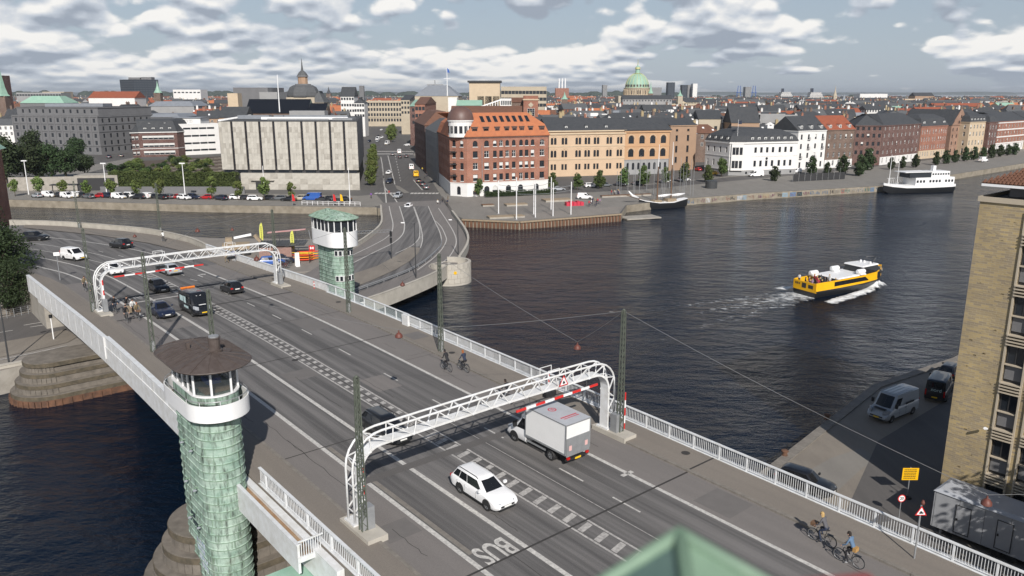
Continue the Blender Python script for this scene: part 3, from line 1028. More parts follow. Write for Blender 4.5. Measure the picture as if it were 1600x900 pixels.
 if kind==1:
  m=MB();m.lathe([(.42,0),(.42,.15),(.33,.17),(.33,.85),(.38,.86),(.38,.92)],16);m.lathe([(.3,.92),(.3,1.0),(.0,1.06)],12,1,cap=False)
  m.build('chimney_flue',['copper_brown','grey_metal'],roof,(-half+.35,-.35,z+.1+rise*.78))
  m=MB();m.lathe([(.42,0),(.42,.08),(.0,.14)],14,cap=False);m.build('roof_hatch','copper_brown',roof,(-half+.5,-.95,z+.1+rise*.5))
  m=MB();m.box(-.1,-.1,0,.1,.1,.45);m.build('vent_pipe','copper_brown',roof,(.3,.7,z+.1+rise*.7))
  for(zz_,yy)in((H-2.6,0),(H-5.2,0),(H-7.7,0)):
   for xx in(-1.0,.6):
    m=MB();m.lathe([(.0,0),(.12,.02),(.14,.07),(.08,.14),(0,.17)],12,cap=False)
    o=m.build('lantern','lamp_clear',root,(xx,R+.2,zz_));o.rotation_euler=(0,radians(35),0)
    m=MB();m.bar((xx,R,zz_+.25),(xx,R+.25,zz_+.25),.09,.05);m.build('lantern_bracket','copper_seam',root)
 else:
  for zr in(H-1.25,H-4.6,H-7.9):
   for k,a in enumerate((-.9,-.55,-.2,.15,.5)):
    d=V((cos(pi+a),sin(pi+a),0))
    p=V((-HALF,0,zr))+d*(R+.03)
    ang=pi+a
    m=MB();m.box(-.05,-.24,0,.06,.24,.75,0);m.box(.05,-.18,.07,.075,.18,.68,1)
    o=m.build('window',['cabin_white','window_glass'],root,p,ang)
   for xx in(-1.2,-.6,0,.6,1.2):
    m=MB();m.box(-.24,-.06,0,.24,.05,.75,0);m.box(-.18,-.075,.07,.18,-.05,.68,1)
    m.build('window',['cabin_white','window_glass'],root,(xx,-R-.04,zr))
  m=MB();m.lathe([(.28,0),(.28,.5),(.34,.52),(.34,.6)],12);m.build('chimney_flue','patina',roof,(.6,.5,z+.5))
  m=MB();m.box(-.02,-.35,0,.02,.35,.9,0);m.box(-.03,-.3,.05,-.018,.3,.5,1);m.build('notice_board',['black_paint','sign_white'],root,(-2.6,-2.2,H-8.4))
 return root
T1=tower('near green copper bridge tower with brown seamed roof and white balcony',46.7,14.75,-.6,13.75,1)
T2=tower('far green copper bridge tower with green roof and white band under the cabin',94.0,48.1,2.7,12.75,2)
mat('graffiti_white',(.7,.74,.76),.6,.8,3,c2=(.2,.35,.45))
mat('graffiti_dark',(.03,.05,.06),.6)
random.seed(21)
for i,(x,z,sc,mt)in enumerate(((.6,6.4,1.1,'graffiti_dark'),(.3,5.1,1.5,'graffiti_white'),(-.1,4.1,1.3,'graffiti_white'),(.9,6.9,.8,'graffiti_dark'))):
 m=MB()
 p=[V((x,1.34,z))]
 for k in range(11):
  p.append(V((x-k*.1*sc+random.uniform(-.1,.1),1.34,z+sc*.35*sin(k*2.1)+random.uniform(-.05,.05))))
 pth=spath(p,4)
 for a,b_ in zip(pth[:-1],pth[1:]):m.bar(a,b_,.14*sc,.012,up=(0,1,0))
 m.build('graffiti',mt,T1)
 # lattice barrier gantries
def gantry(label,s,tl=18.95,tr=39.1,rise=0.0,boom_from=1):
 root=empty('barrier_gantry',B(s,(tl+tr)/2,.0),0,label,'gantry')
 c=root.location.copy()
 W=.75
 hb,ht=4.55,5.45
 def arc(t0,h0,t1,h1,r,side,n=6):
  return[(t0+(r-r*cos(pi/2*k/n))*side,h1-r+r*sin(pi/2*k/n))for k in range(n+1)]
 def prof(off,r,ht_):
  P_=[(tl+off,.3)]+arc(tl+off,0,0,ht_,r,1)+[(tl+5,ht_+.05),((tl+tr)/2,ht_+.10),(tr-5,ht_+.05)]
  P_+=[(a,b_)for a,b_ in[(tr-off-(x-tl-off),y)for x,y in arc(tl+off,0,0,ht_,r,1)]][::-1]+[(tr-off,.3)]
  return P_
 outer=prof(-.32,1.9,ht);inner=prof(.32,1.25,hb)
 def pts(pr,ds):return[B(s+ds,t_,h_)-c for t_,h_ in pr]
 for ds in(-W/2,W/2):
  m=MB();m.tube(pts(outer,ds),.07,6);m.build('top_chord','white_steel',root,smooth=True)
 m=MB()
 ir0,ir1=pts(inner,-W/2),pts(inner,W/2)
 for a,b_,a2,b2 in zip(ir0[:-1],ir0[1:],ir1[:-1],ir1[1:]):
  m.quad(a,b_,b2,a2)
 me=m
 m=MB();rings=[]
 for a,a2,(t_,h_)in zip(ir0,ir1,inner):
  rings.append([a,a2,a2+V((0,0,.10))if True else a2,a+V((0,0,.10))])
 rings=[]
 n=len(inner)
 for i,(a,a2)in enumerate(zip(ir0,ir1)):
  p=inner[max(i-1,0)];q=inner[min(i+1,n-1)]
  d=V((q[0]-p[0],q[1]-p[1]));d.normalize()
  nn=BN*(-d.y)+V((0,0,d.x))
  rings.append([a,a2,a2+nn*.14,a+nn*.14])
 m.loft(rings,0,True,True,True);m.build('bottom_plate','white_steel',root)
 def resample(pr,k):
  L=[0]
  for a,b_ in zip(pr[:-1],pr[1:]):L.append(L[-1]+hypot(b_[0]-a[0],b_[1]-a[1]))
  out=[]
  for j in range(k+1):
   x=L[-1]*j/k
   i=max(q for q in range(len(L))if L[q]<=x+1e-9);i=min(i,len(pr)-2)
   f=(x-L[i])/(L[i+1]-L[i])
   out.append((pr[i][0]+(pr[i+1][0]-pr[i][0])*f,pr[i][1]+(pr[i+1][1]-pr[i][1])*f))
  return out
 K=38
 ro,ri=resample(outer,K),resample(inner,K)
 for ds in(-W/2,W/2):
  po,pi_=pts(ro,ds),pts(ri,ds)
  for j in range(K):
   m=MB()
   if j%2==0:m.bar(pi_[j],po[j+1],.06)
   else:m.bar(po[j],pi_[j+1],.06)
   m.build('lacing','white_steel',root)
 pa,pb=pts(ro,-W/2),pts(ro,W/2)
 for j in range(1,K,2):
  m=MB();m.bar(pa[j],pb[j],.04);m.build('cross_strut','white_steel',root)
 for tt in(tl,tr):
  m=MB();m.box(-2.3,-.62,-.05,.85,.62,.32);m.build('footing','concrete_light',root,B(s,tt,0.0)-c,BANG)
  m=MB();m.box(-.55,-.5,.3,.55,.5,.42);m.build('base_plate','white_steel',root,B(s,tt,0.0)-c,BANG)
  m=MB();m.box(-.3,-.22,0,.3,.22,1.35);m.build('switch_box','grey_metal',root,B(s-1.0,tt+(.2 if tt==tl else-.15),.32)-c,BANG)
 for tt in((tl+6.5,tr-5.6)if s>50 else(tr-5.6,)):
  m=MB()
  q=B(s,tt,ht+.1)-c
  for ds in(-.4,.4):
   for dt in(-.5,.5):
    m.bar(q+BD*ds+BN*dt,q+BD*ds+BN*dt+V((0,0,.45)),.04)
   m.bar(q+BD*ds-BN*.5+V((0,0,.45)),q+BD*ds+BN*.5+V((0,0,.45)),.04)
  m.build('signal_frame','white_steel',root)
  m=MB();m.box(-.2,-.45,0,.2,.45,.34);m.build('signal_head','black_paint',root,B(s,tt,hb-.5)-c,BANG)
 a0,a1=(tr-8.6,tr-1.2)if boom_from==1 else(tl+1.6,tl+11.2)
 k=9
 for j in range(k):
  ta,tb=a0+(a1-a0)*j/k,a0+(a1-a0)*(j+1)/k
  rr_=(0.0 if boom_from==1 else.12)
  ha,hb_=hb-.75+.06*(j)/k,hb-.75+.06*(j+1)/k
  m=MB();m.bar(B(s-.15,ta,ha)-c,B(s-.15,tb,hb_)-c,.09,.15)
  m.build('boom_segment','barrier_red' if j%2==0 else 'sign_white',root)
 for q in(a0+1.2,(a0+a1)/2,a1-1.0):
  m=MB();m.bar(B(s-.1,q,hb-.72)-c,B(s-.05,q,hb+.05)-c,.04);m.build('boom_hanger','dark_metal',root)
 for j in range(5):
  m=MB();m.bar(B(s-.42,tl+.36,.9+j*.55)-c,B(s-.42,tl+.36,1.45+j*.55)-c,.1)
  m.build('leg_stripe','barrier_red' if j%2==0 else 'sign_white',root)
 return root
G1=gantry('white lattice barrier gantry spanning the road in front of the box truck',36.2)
G2=gantry('white lattice barrier gantry spanning the road behind the black van',92.1,boom_from=0)
def triangle_sign(name,label,p,rz,size,h,pole=True,cat='sign',tilt=0):
 root=empty(name,p,rz,label,cat)
 if pole:
  m=MB();m.tube([(0,0,0),(0,0,h+size*.9)],.045,8);m.build('pole','grey_metal',root)
 for k,(sc,mt,y)in enumerate(((1,'sign_red',-.05),(.72,'sign_white',-.056))):
  m=MB();q=[(-size/2*sc,size*.43-size*.43*sc),(size/2*sc,size*.43-size*.43*sc),(0,size*.43-size*.43*sc+size*.87*sc)]
  zc=h
  off=(1-sc)*size*-.14
  m.loft([[V((x,y-.002,zc+z+off))for x,z in q],[V((x,y-.012,zc+z+off))for x,z in q]],0,True,True,True)
  m.build('sign_face' if k else 'sign_border',mt,root)
 m=MB();m.box(-.1,-.078,h+size*.16,.12,-.071,h+size*.3);m.box(-.06,-.078,h+size*.3,.05,-.071,h+size*.4);m.build('sign_symbol','black_paint',root)
 return root
triangle_sign('warning_sign','red and white triangular warning sign fixed on the near gantry',B(36.2-.45,34.3,4.75),BANG-pi/2+radians(180-180),.85,0,False)
sg=triangle_sign('warning_sign','triangular warning sign on a pole at the kerb, lower right',B(14.9,40.15,.125),0,.62,2.55)
m=MB();m.lathe([(.08,0),(.1,.1),(.05,.24)],10);m.build('warning_lamp','lamp_red',sg,(.06,0,3.15))
for(s_,t_,h_,lb)in((35.2,39.9,2.9,'red and white striped pole beside the near gantry leg'),(86.5,41.2,.9,'short red and blue post on the footway by the far tower'),(44.5,41.1,1.3,'red and white marker post at the railing behind the gantry')):
 r_=empty('marker_post',B(s_,t_,.12),0,lb,'post')
 for j in range(5):
  m=MB();m.lathe([(.05,0),(.05,h_/5)],8);m.build('stripe','barrier_red' if j%2==0 else 'sign_white',r_,(0,0,j*h_/5))
  # lattice lamp posts with hanging wires
mb=MB()
PH=9.1
w0,w1=.17,.09
def cn(k,f):
 w=w0+(w1-w0)*f
 return V(((-1,1,1,-1)[k]*w,(-1,-1,1,1)[k]*w,PH*f))
angs=MB()
for k in range(4):angs.bar(cn(k,0),cn(k,1),.06)
post_legs=angs.mesh('angle_leg','post_green')
lc=MB()
nz_=22
for j in range(nz_):
 for k in range(4):
  f0_,f1_=j/nz_,(j+1)/nz_
  a,b_=(cn(k,f0_),cn((k+1)%4,f1_))if j%2==0 else(cn((k+1)%4,f0_),cn(k,f1_))
  lc.bar(a,b_,.035)
post_lacing=lc.mesh('lacing','post_green')
sg_=MB();sg_.box(-.14,-.14,0,.14,.14,1.0);sg_.box(-.09,-.16,.35,.09,.16,.9)
post_box=sg_.mesh('fuse_box','grey_metal')
cp_=MB();cp_.lathe([(.1,0),(.1,.06),(.03,.12)],8)
post_cap=cp_.mesh('cap','post_green')
def lamp_post(label,s,t,full=True):
 r=empty('lattice_post',B(s,t,.1),BANG,label,'lamp post','lattice posts along the bridge')
 link('angle_leg',post_legs,r);link('lacing',post_lacing,r);link('fuse_box',post_box,r);link('cap',post_cap,r,(0,0,PH))
 return r
posts=[(35.1,18.75,'green lattice post beside the left leg of the near gantry'),(57.0,18.85,'green lattice post behind the brown roof of the near tower'),(73.4,18.9,'green lattice post on the left footway next to the dark cars'),(92.9,18.3,'green lattice post behind the left leg of the far gantry'),(35.0,39.2,'green lattice post beside the right leg of the near gantry'),(57.2,39.35,'green lattice post on the right footway by the two cyclists'),(73.9,39.0,'green lattice post in front of the far copper tower'),(93.6,39.6,'green lattice post behind the right leg of the far gantry')]
for s_,t_,lb in posts:lamp_post(lb,s_,t_)
for u,v,lb in((124,357,'far lattice post on the approach wall, left of the other'),(251,364,'far lattice post on the approach wall by a lone cyclist')):
 p=atd(u,v);r=lamp_post(lb,0,0);r.location=p
m=MB();m.lathe([(.06,0),(.04,3.8)],8);m.box(-.35,-.05,3.3,.35,.05,3.75,1)
tag(m.build('street_sign',['grey_metal','sign_white'],None,atd(94,438),.4),'slim pole with small white sign at the cycle lane bend','sign')
lp=MB();lp.lathe([(.03,.5),(.05,.42),(.06,.34),(.15,.29),(.26,.15),(.28,.0),(.26,-.02),(.0,-.03)],16,cap=False)
lamp_me=lp.mesh('lamp_shade','lamp_red',True,40)
dm=MB();dm.lathe([(.23,-.03),(.15,-.1),(.0,-.13)],14,cap=False)
diff_me=dm.mesh('diffuser','lamp_clear',True)
def pendant(label,p,ends):
 r=empty('pendant_lamp',p,0,label,'lamp','red pendant lamps on wires')
 link('lamp_shade',lamp_me,r);link('diffuser',diff_me,r)
 m=MB()
 top=V((0,0,.55))
 for e in ends:
  q=V(e)-V(p)
  pth=[]
  for k in range(9):
   f=k/8
   x=top.lerp(q,f);x.z-=sin(pi*f)*q.length*.012
   pth.append(x)
  m.tube(pth,.014,4)
 m.build('span_wire','wire',r)
 return r
def ptop(s,t):return B(s,t,PH+.05)
pendant('red pendant lamp over the road in front of the near gantry',B(46.2,28.2,6.6),[ptop(35.1,18.75)]if False else[ptop(57.0,18.85),ptop(35.0,39.2)])
pendant('red pendant lamp over the road beyond the near tower',B(73.5,29.2,7.2),[ptop(73.4,18.9),ptop(73.9,39.0)]if False else[ptop(57.0,18.85),ptop(73.9,39.0)])
pendant('red pendant lamp over the road by the silver car',B(93,30.2,7.6),[ptop(92.9,18.3),ptop(93.6,39.6)]if False else[ptop(73.4,18.9),ptop(93.6,39.6)])
pendant('red pendant lamp above the right end of the near gantry',at_y(902,545,57.0),[ptop(35.0,39.2),ptop(57.2,39.35)])
pendant('red pendant lamp hanging in front of the white site cabin',at_y(1541,788,38.0),[ptop(35.0,39.2),V((46,30,17))])
pendant('small red pendant lamp over the far approach road',atd(214,398,0)+V((0,0,2.8)),[atd(124,357)+V((0,0,9)),ptop(92.9,18.3)])
pendant('small red pendant lamp over the channel by the approach',at_y(363,360,128),[ptop(93.6,39.6),atd(251,364)+V((0,0,9))])
pendant('red pendant lamp in front of the parapet of the low bridge',at_y(629,446,88),[ptop(73.9,39.0),ptop(57.2,39.35)])
# vehicles
def interp(tab,x):
 if x<=tab[0][0]:return tab[0][1]
 for(a,va),(b_,vb)in zip(tab[:-1],tab[1:]):
  if x<=b_:
   f=(x-a)/(b_-a);f=f*f*(3-2*f)if len(tab)>9 else f
   return va+(vb-va)*f
 return tab[-1][1]
CARS={'hatch':dict(L=3.75,W=1.66,wb=2.4,wr=.29,bot=.2,belt=[(-1.87,.78),(-1.8,.92),(-1.5,.94),(.55,.9),(1.2,.82),(1.65,.7),(1.87,.52)],base=(-1.82,.78),roof=(-1.45,.2),H=1.47,wr_=.56),'wagon':dict(L=4.56,W=1.79,wb=2.63,wr=.335,bot=.19,belt=[(-2.28,.78),(-2.2,.93),(-1.8,.95),(.75,.91),(1.5,.84),(2.0,.72),(2.28,.5)],base=(-2.22,1.12),roof=(-1.9,.28),H=1.47,wr_=.62),'sedan':dict(L=4.6,W=1.8,wb=2.65,wr=.32,bot=.19,belt=[(-2.3,.72),(-2.22,.92),(-1.5,.95),(.7,.9),(1.5,.82),(2.05,.7),(2.3,.5)],base=(-1.75,.95),roof=(-1.0,.2),H=1.43,wr_=.59),'suv':dict(L=4.4,W=1.83,wb=2.62,wr=.35,bot=.24,belt=[(-2.2,.85),(-2.1,1.02),(-1.6,1.04),(.75,1.0),(1.5,.94),(1.95,.82),(2.2,.6)],base=(-2.1,.95),roof=(-1.75,.3),H=1.64,wr_=.62),'smallvan':dict(L=4.4,W=1.81,wb=2.73,wr=.31,bot=.2,belt=[(-2.2,1.1),(-2.15,1.18),(.9,1.1),(1.4,1.0),(1.95,.82),(2.2,.55)],base=(-2.17,1.25),roof=(-2.08,.45),H=1.83,wr_=.76),'van':dict(L=5.5,W=2.05,wb=3.5,wr=.34,bot=.25,belt=[(-2.75,1.2),(-2.72,1.3),(1.4,1.28),(1.9,1.15),(2.45,.95),(2.75,.6)],base=(-2.74,1.85),roof=(-2.66,1.05),H=2.35,wr_=.88),}
_wheel={}
def wheel_mesh(r,w=.2):
 k=(round(r,2),w)
 if k in _wheel:return _wheel[k]
 m=MB()
 n=20
 prof=[(r*.62,-w/2),(r*.93,-w/2),(r,-w*.32),(r,w*.32),(r*.93,w/2),(r*.62,w/2),(r*.6,w*.3),(r*.6,-w*.3)]
 i0=0
 for(rr,y)in prof:
  for j in range(n):
   a=2*pi*j/n;m.v.append((rr*cos(a),y,rr*sin(a)))
 for q in range(len(prof)):
  q2=(q+1)%len(prof)
  for j in range(n):
   m.face((q*n+j,q*n+(j+1)%n,q2*n+(j+1)%n,q2*n+j),0)
 tyre=m.mesh('wheel','black_rubber',True,40)
 m=MB()
 for sy in(-1,1):
  y=sy*w*.36
  c0=m.vert((0,y*1.1,0))
  for k_ in range(6):
   a=2*pi*k_/6
   for d in(-.24,.24):pass
   p=[(r*.6*cos(a-.3),y,r*.6*sin(a-.3)),(r*.6*cos(a+.3),y,r*.6*sin(a+.3))]
   m.face((c0,m.vert(p[0]),m.vert(p[1]))if sy<0 else(c0,m.vert(p[1]),m.vert(p[0])))
  ring=[m.vert((r*.63*cos(2*pi*j/n),y*1.02,r*.63*sin(2*pi*j/n)))for j in range(n)]
  ri=[m.vert((r*.54*cos(2*pi*j/n),y*1.02,r*.54*sin(2*pi*j/n)))for j in range(n)]
  for j in range(n):m.face((ring[j],ring[(j+1)%n],ri[(j+1)%n],ri[j]))
 rim=m.mesh('rim','rim')
 m=MB();m.lathe([(r*.6,0),(r*.6,.01)],14);
 _wheel[k]=(tyre,rim)
 return _wheel[k]
_carmesh={}
def car_meshes(kind,paint):
 key=(kind,paint)
 if key in _carmesh:return _carmesh[key]
 P_=CARS[kind]
 L,W,H=P_['L'],P_['W'],P_['H']
 bot=P_['bot'];hw=W/2
 out=[]
 xs=[-L/2+L*f for f in(0,.012,.035,.08,.16,.25,.35,.45,.55,.65,.75,.84,.91,.955,.985,1)]
 rings=[]
 for x in xs:
  f=(x+L/2)/L
  e=min(f,1-f)*L
  taper=1-.16*max(0,1-e/.55)**2.2 if f>.5 else 1-.09*max(0,1-e/.4)**2.2
  w=hw*taper
  zt=interp(P_['belt'],x)
  zb=bot+.16*max(0,1-e/.35)**1.5
  zm=zb+(zt-zb)*.55
  cr=.03 if f<.7 else.05
  half=[(0,zb),(w*.86,zb),(w*.985,zb+.12),(w,zm),(w*.985,zt-.10*(zt-zb)),(w*.93,zt-.015),(w*.6,zt+cr*.75),(0,zt+cr)]
  ring=[V((x,y,z))for y,z in half]+[V((x,-y,z))for y,z in half[-2:0:-1]]
  rings.append(ring)
 m=MB();m.loft(rings,0,True,True,True)
 bx0,bx1=P_['base'];rx0,rx1=P_['roof'];wr=P_['wr_']
 def outline(x0,x1,w,z,rf=.12,rb=.1):
  return[V((x1,-w*.78,z)),V((x1+.06,0,z)),V((x1,w*.78,z)),V((x1-rf,w*.97,z)),V(((x0+x1)/2,w,z)),V((x0+rb,w*.97,z)),V((x0,w*.8,z)),V((x0-.03,0,z)),V((x0,-w*.8,z)),V((x0+rb,-w*.97,z)),V(((x0+x1)/2,-w,z)),V((x1-rf,-w*.97,z))]
 def zfoot(ring,x):
  return ring
 zb_=interp(P_['belt'],0)-.05
 foot=outline(bx0,bx1,hw*.93,0)
 for v in foot:v.z=interp(P_['belt'],v.x)-.03
 van=kind in('van','smallvan')
 mid=outline(rx0-.02,rx1+.02,wr if not van else wr*1.0,H-.09)
 top=outline(rx0+.1,rx1-.12,wr*.86,H-.02)
 crown=outline(rx0+.4,rx1-.4,wr*.5,H)
 m.loft([foot,mid,top,crown],0,True,False,True)
 out.append(('body',m.mesh('body',paint,True,38),(0,0,0)))
 def lerp(a,b_,f):return a+(b_-a)*f
 def panel(i,j,f0,f1,g0,g1,name,off=.012,mt='car_glass'):
  a0,a1=foot[i],foot[j];c0,c1=mid[i],mid[j]
  def pt(f,g):return lerp(lerp(a0,a1,f),lerp(c0,c1,f),g)
  q=[pt(f0,g0),pt(f1,g0),pt(f1,g1),pt(f0,g1)]
  n=(q[1]-q[0]).cross(q[3]-q[0]).normalized()
  cen=sum(q,V())/4
  if n.dot(V((cen.x-(rx0+rx1)/2 if name in('windscreen','rear_window')else 0,cen.y if name=='side_window' else 0,.1)))<0:n=-n
  return[p+n*off for p in q]
 m=MB()
 for i,j in((0,1),(1,2)):
  q=panel(i,j,.04 if i==0 else 0,1 if i==0 else.96,.1,.95,'windscreen')
  m.poly(q if True else q)
 out.append(('windscreen',m.mesh('windscreen','car_glass',True),(0,0,0)))
 if not(kind in('van','smallvan')and True):
  m=MB()
  for i,j in((6,7),(7,8)):m.poly(panel(i,j,.05 if i==6 else 0,1 if i==6 else.95,.2,.93,'rear_window'))
  out.append(('rear_window',m.mesh('rear_window','car_glass',True),(0,0,0)))
 elif True:
  m=MB()
  for i,j in((6,7),(7,8)):m.poly(panel(i,j,.15 if i==6 else.1,.9 if i==6 else.85,.42,.88,'rear_window'))
  out.append(('rear_window',m.mesh('rear_window','car_glass',True),(0,0,0)))
 for(i,j,k)in((3,4,5),(11,10,9)):
  if van:
   m=MB();m.poly(panel(i,j,.06 if kind=='van' else.05,.5 if kind=='van' else.62,.15 if kind=='van' else.16,.78 if kind=='van' else.85,'side_window'))
   out.append(('side_window',m.mesh('side_window','car_glass'),(0,0,0)))
  else:
   m=MB();m.poly(panel(i,j,.07,.985,.13,.93,'side_window'));out.append(('side_window',m.mesh('side_window','car_glass'),(0,0,0)))
   m=MB();m.poly(panel(j,k,.015,.55,.13,.93,'side_window'));out.append(('side_window',m.mesh('side_window','car_glass'),(0,0,0)))
   m=MB();m.poly(panel(j,k,.58,.96,.15,.92,'side_window'));out.append(('side_window',m.mesh('side_window','car_glass'),(0,0,0)))
 wb=P_['wb'];r=P_['wr']
 xc=.02*L
 for sx in(-1,1):
  for sy in(-1,1):
   m=MB();n=18
   y0,y1=sy*(hw-.25),sy*(hw+.006)
   ra=r+.07
   c0=m.vert((0,y1,0));pr=[]
   for j in range(n+1):
    a=-.12+(pi+.24)*j/n;pr.append(m.vert((ra*cos(a),y1,ra*sin(a))))
   for j in range(n):m.face((c0,pr[j],pr[j+1])if sy<0 else(c0,pr[j+1],pr[j]))
   out.append(('wheel_arch',m.mesh('wheel_arch','plastic_black'),(xc+sx*wb/2,0,r)))
 zf=interp(P_['belt'],L/2-.05)
 for sy in(-1,1):
  m=MB()
  x1=L/2
  if kind=='van':zl,hl,ll=.98,.42,.42
  else:zl,hl,ll=interp(P_['belt'],L/2-.3)-.13,.13,.34
  m.loft([[V((x1-.06,sy*hw*.52,zl-hl*.5)),V((x1-.05,sy*hw*.52,zl+hl*.3)),V((x1-.28,sy*hw*.84,zl+hl*.6)),V((x1-.22,sy*hw*.86,zl-hl*.45))],[V((x1-.30,sy*hw*.5,zl-hl*.5)),V((x1-.30,sy*hw*.52,zl+hl*.3)),V((x1-ll-.12,sy*hw*.955,zl+hl*.55)),V((x1-ll,sy*hw*.975,zl-hl*.3))]],0,True,True,True)
  out.append(('headlight',m.mesh('headlight','lamp_clear'),(0,0,0)))
  m=MB()
  if van:m.box(-L/2-.02,sy*hw*.82-.07,.75,-L/2+.1,sy*hw*.82+.07,1.35)
  else:m.box(-L/2-.012,min(sy*hw*.62,sy*hw*.93),interp(P_['belt'],-L/2+.15)-.22,-L/2+.16,max(sy*hw*.62,sy*hw*.93),interp(P_['belt'],-L/2+.15)-.06)
  out.append(('tail_light',m.mesh('tail_light','lamp_tail'),(0,0,0)))
  m=MB();xm=bx1-.28;zm=interp(P_['belt'],xm)+.1
  if kind=='van':m.box(xm-.09,min(sy*hw*1.0,sy*(hw+.22)),zm,xm+.06,max(sy*hw*1.0,sy*(hw+.22)),zm+.4)
  else:m.box(xm-.07,min(sy*hw*.96,sy*(hw+.17)),zm-.02,xm+.07,max(sy*hw*.96,sy*(hw+.17)),zm+.13)
  out.append(('mirror',m.mesh('mirror','plastic_black' if van or paint=='paint_car_black' else paint),(0,0,0)))
  for xd in((.35,-.75,-1.5)if not van else(.75,-.35)):
   m=MB();zt=interp(P_['belt'],xd);m.box(xd-.006,sy*hw*.99-.012,bot+.18,xd+.006,sy*hw*.99+.012,zt-.14);out.append(('door_seam',m.mesh('door_seam','black_rubber'),(0,0,0)))
  for xd in((-.55,-1.35)if not van else(-.2,)):
   m=MB();zt=interp(P_['belt'],xd);m.box(xd-.1,sy*hw-.02,zt-.24,xd+.1,sy*hw+.02,zt-.2);out.append(('door_handle',m.mesh('door_handle',paint if not van else 'plastic_black'),(0,0,0)))
  m=MB();m.box(-wb/2+r+.1,sy*hw*.95-.03,bot-.01,wb/2-r-.02,sy*hw*.95+.045,bot+.09);out.append(('sill',m.mesh('sill','plastic_black'),(0,0,0)))
 m=MB();m.box(L/2-.16,-hw*.56,zf-.15,L/2+.012,hw*.56,zf-.03);out.append(('grille',m.mesh('grille','plastic_black'),(0,0,0)))
 m=MB();m.box(L/2-.2,-hw*.62,bot+.04,L/2+.018,hw*.62,bot+.17);out.append(('air_intake',m.mesh('air_intake','plastic_black'),(0,0,0)))
 m=MB();m.box(L/2-.02,-.26,bot+.20,L/2+.03,.26,bot+.31);out.append(('number_plate',m.mesh('number_plate','plate_yellow' if van else 'plate_white'),(0,0,0)))
 m=MB();zz_=.62 if not van else.55;m.box(-L/2-.02,-.26,zz_,-L/2+.03,.26,zz_+.11);out.append(('number_plate',m.mesh('number_plate','plate_yellow' if van or kind=='sedan' else 'plate_white'),(0,0,0)))
 m=MB();m.box(-L/2-.03,-hw*.8,bot+.1,-L/2+.15,hw*.8,bot+.24);out.append(('rear_bumper',m.mesh('rear_bumper','plastic_black'),(0,0,0)))
 if kind=='wagon':
  for sy in(-1,1):
   m=MB();m.tube([(rx0+.15,sy*wr*.9,H-.05),(rx0+.3,sy*wr*.9,H+.035),(rx1-.3,sy*wr*.9,H+.035),(rx1-.1,sy*wr*.9,H-.05)],.02,6);out.append(('roof_rail',m.mesh('roof_rail','plastic_black'),(0,0,0)))
 _carmesh[key]=out
 return out
def vehicle(name,kind,paint,label,cat,pos,heading,group=None,pitch=0.0,simple=False):
 P_=CARS[kind]
 r=empty(name,pos,heading,label,cat,group)
 if pitch:r.rotation_euler=(0,pitch,heading)
 for nm,me,off in car_meshes(kind,paint):
  if simple and nm in('door_seam','door_handle','sill','air_intake'):continue
  link(nm,me,r,off)
 ty,rm=wheel_mesh(P_['wr'])
 hw=P_['W']/2
 for sx in(-1,1):
  for sy in(-1,1):
   w=link('wheel',ty,r,(.02*P_['L']+sx*P_['wb']/2,sy*(hw-.085),P_['wr']))
   link('rim',rm,w)
 return r
def on_bridge(name,kind,paint,label,cat,s,t,direction,group=None,turn=0.0):
 g=(dz(s+1.5)-dz(s-1.5))/3*direction
 return vehicle(name,kind,paint,label,cat,B(s,t,.012),(BANG if direction>0 else BANG+pi)+turn,group,-math.atan(g))
GC='vehicles on the bridge'
on_bridge('parked_car' if False else 'car','wagon','paint_car_white','white estate car with black roof rails driving beside the hatched strip','car',34.3,26.45,-1,GC)
on_bridge('car','wagon','paint_car_black','black estate car passing under the near gantry','car',45.4,26.4,-1,GC)
on_bridge('car','sedan','paint_car_navy','dark blue-black saloon in the left lane beside the black van','car',86.6,23.55,-1,GC)
on_bridge('car','hatch','paint_car_black','black small car following the black van near the far gantry','car',99.2,27.0,-1,GC)
on_bridge('car','hatch','paint_car_black','black hatchback driving away with red tail lights lit up by the sun','car',92.2,33.3,1,GC)
on_bridge('car','sedan','paint_car_silver','silver saloon driving away under the far gantry','car',109.8,31.5,1,GC,.05)
on_bridge('car','wagon','paint_car_white','white estate car behind the far gantry leg','car',115.8,25.9,-1,GC)
on_bridge('car','suv','paint_car_black','black car turning left on the far approach','car',138.6,32.6,1,GC,.28)
on_bridge('car','suv','paint_car_black','black car side-on at the far left of the approach','car',159.2,23.8,-1,GC,.75)
wv=on_bridge('delivery_van','smallvan','paint_car_white','small white delivery van on the curve of the far approach','van',132.0,24.4,-1,GC,.35)
bv=on_bridge('service_van','van','paint_car_black','black high-roof van with amber beacon bar and pale stickers','van',85.3,26.75,-1,GC)
m=MB();m.box(-.12,-.75,2.33,.12,.75,2.47);m.build('beacon_bar','amber',bv,(-2.1,0,0))
mat('sticker',(.6,.72,.72),.5,.6,6,c2=(.2,.4,.4))
m=MB();m.box(-1.7,-1.04,1.25,-.6,-1.032,1.85);m.box(-.4,-1.05,1.2,.25,-1.042,1.9);m.box(-.5,-1.045,.7,.9,-1.04,.95);m.build('side_print','sticker',bv)
m=MB();m.box(2.12,-.35,1.42,2.3,.35,1.46);m.build('bonnet_sticker','sign_white',bv,(.05,0,-.18))
m=MB();m.box(-.02,-.25,0,.02,.25,.2);o=m.build('roof_sticker','sign_white',bv,(1.27,0,2.03));o.rotation_euler=(0,-.75,0)
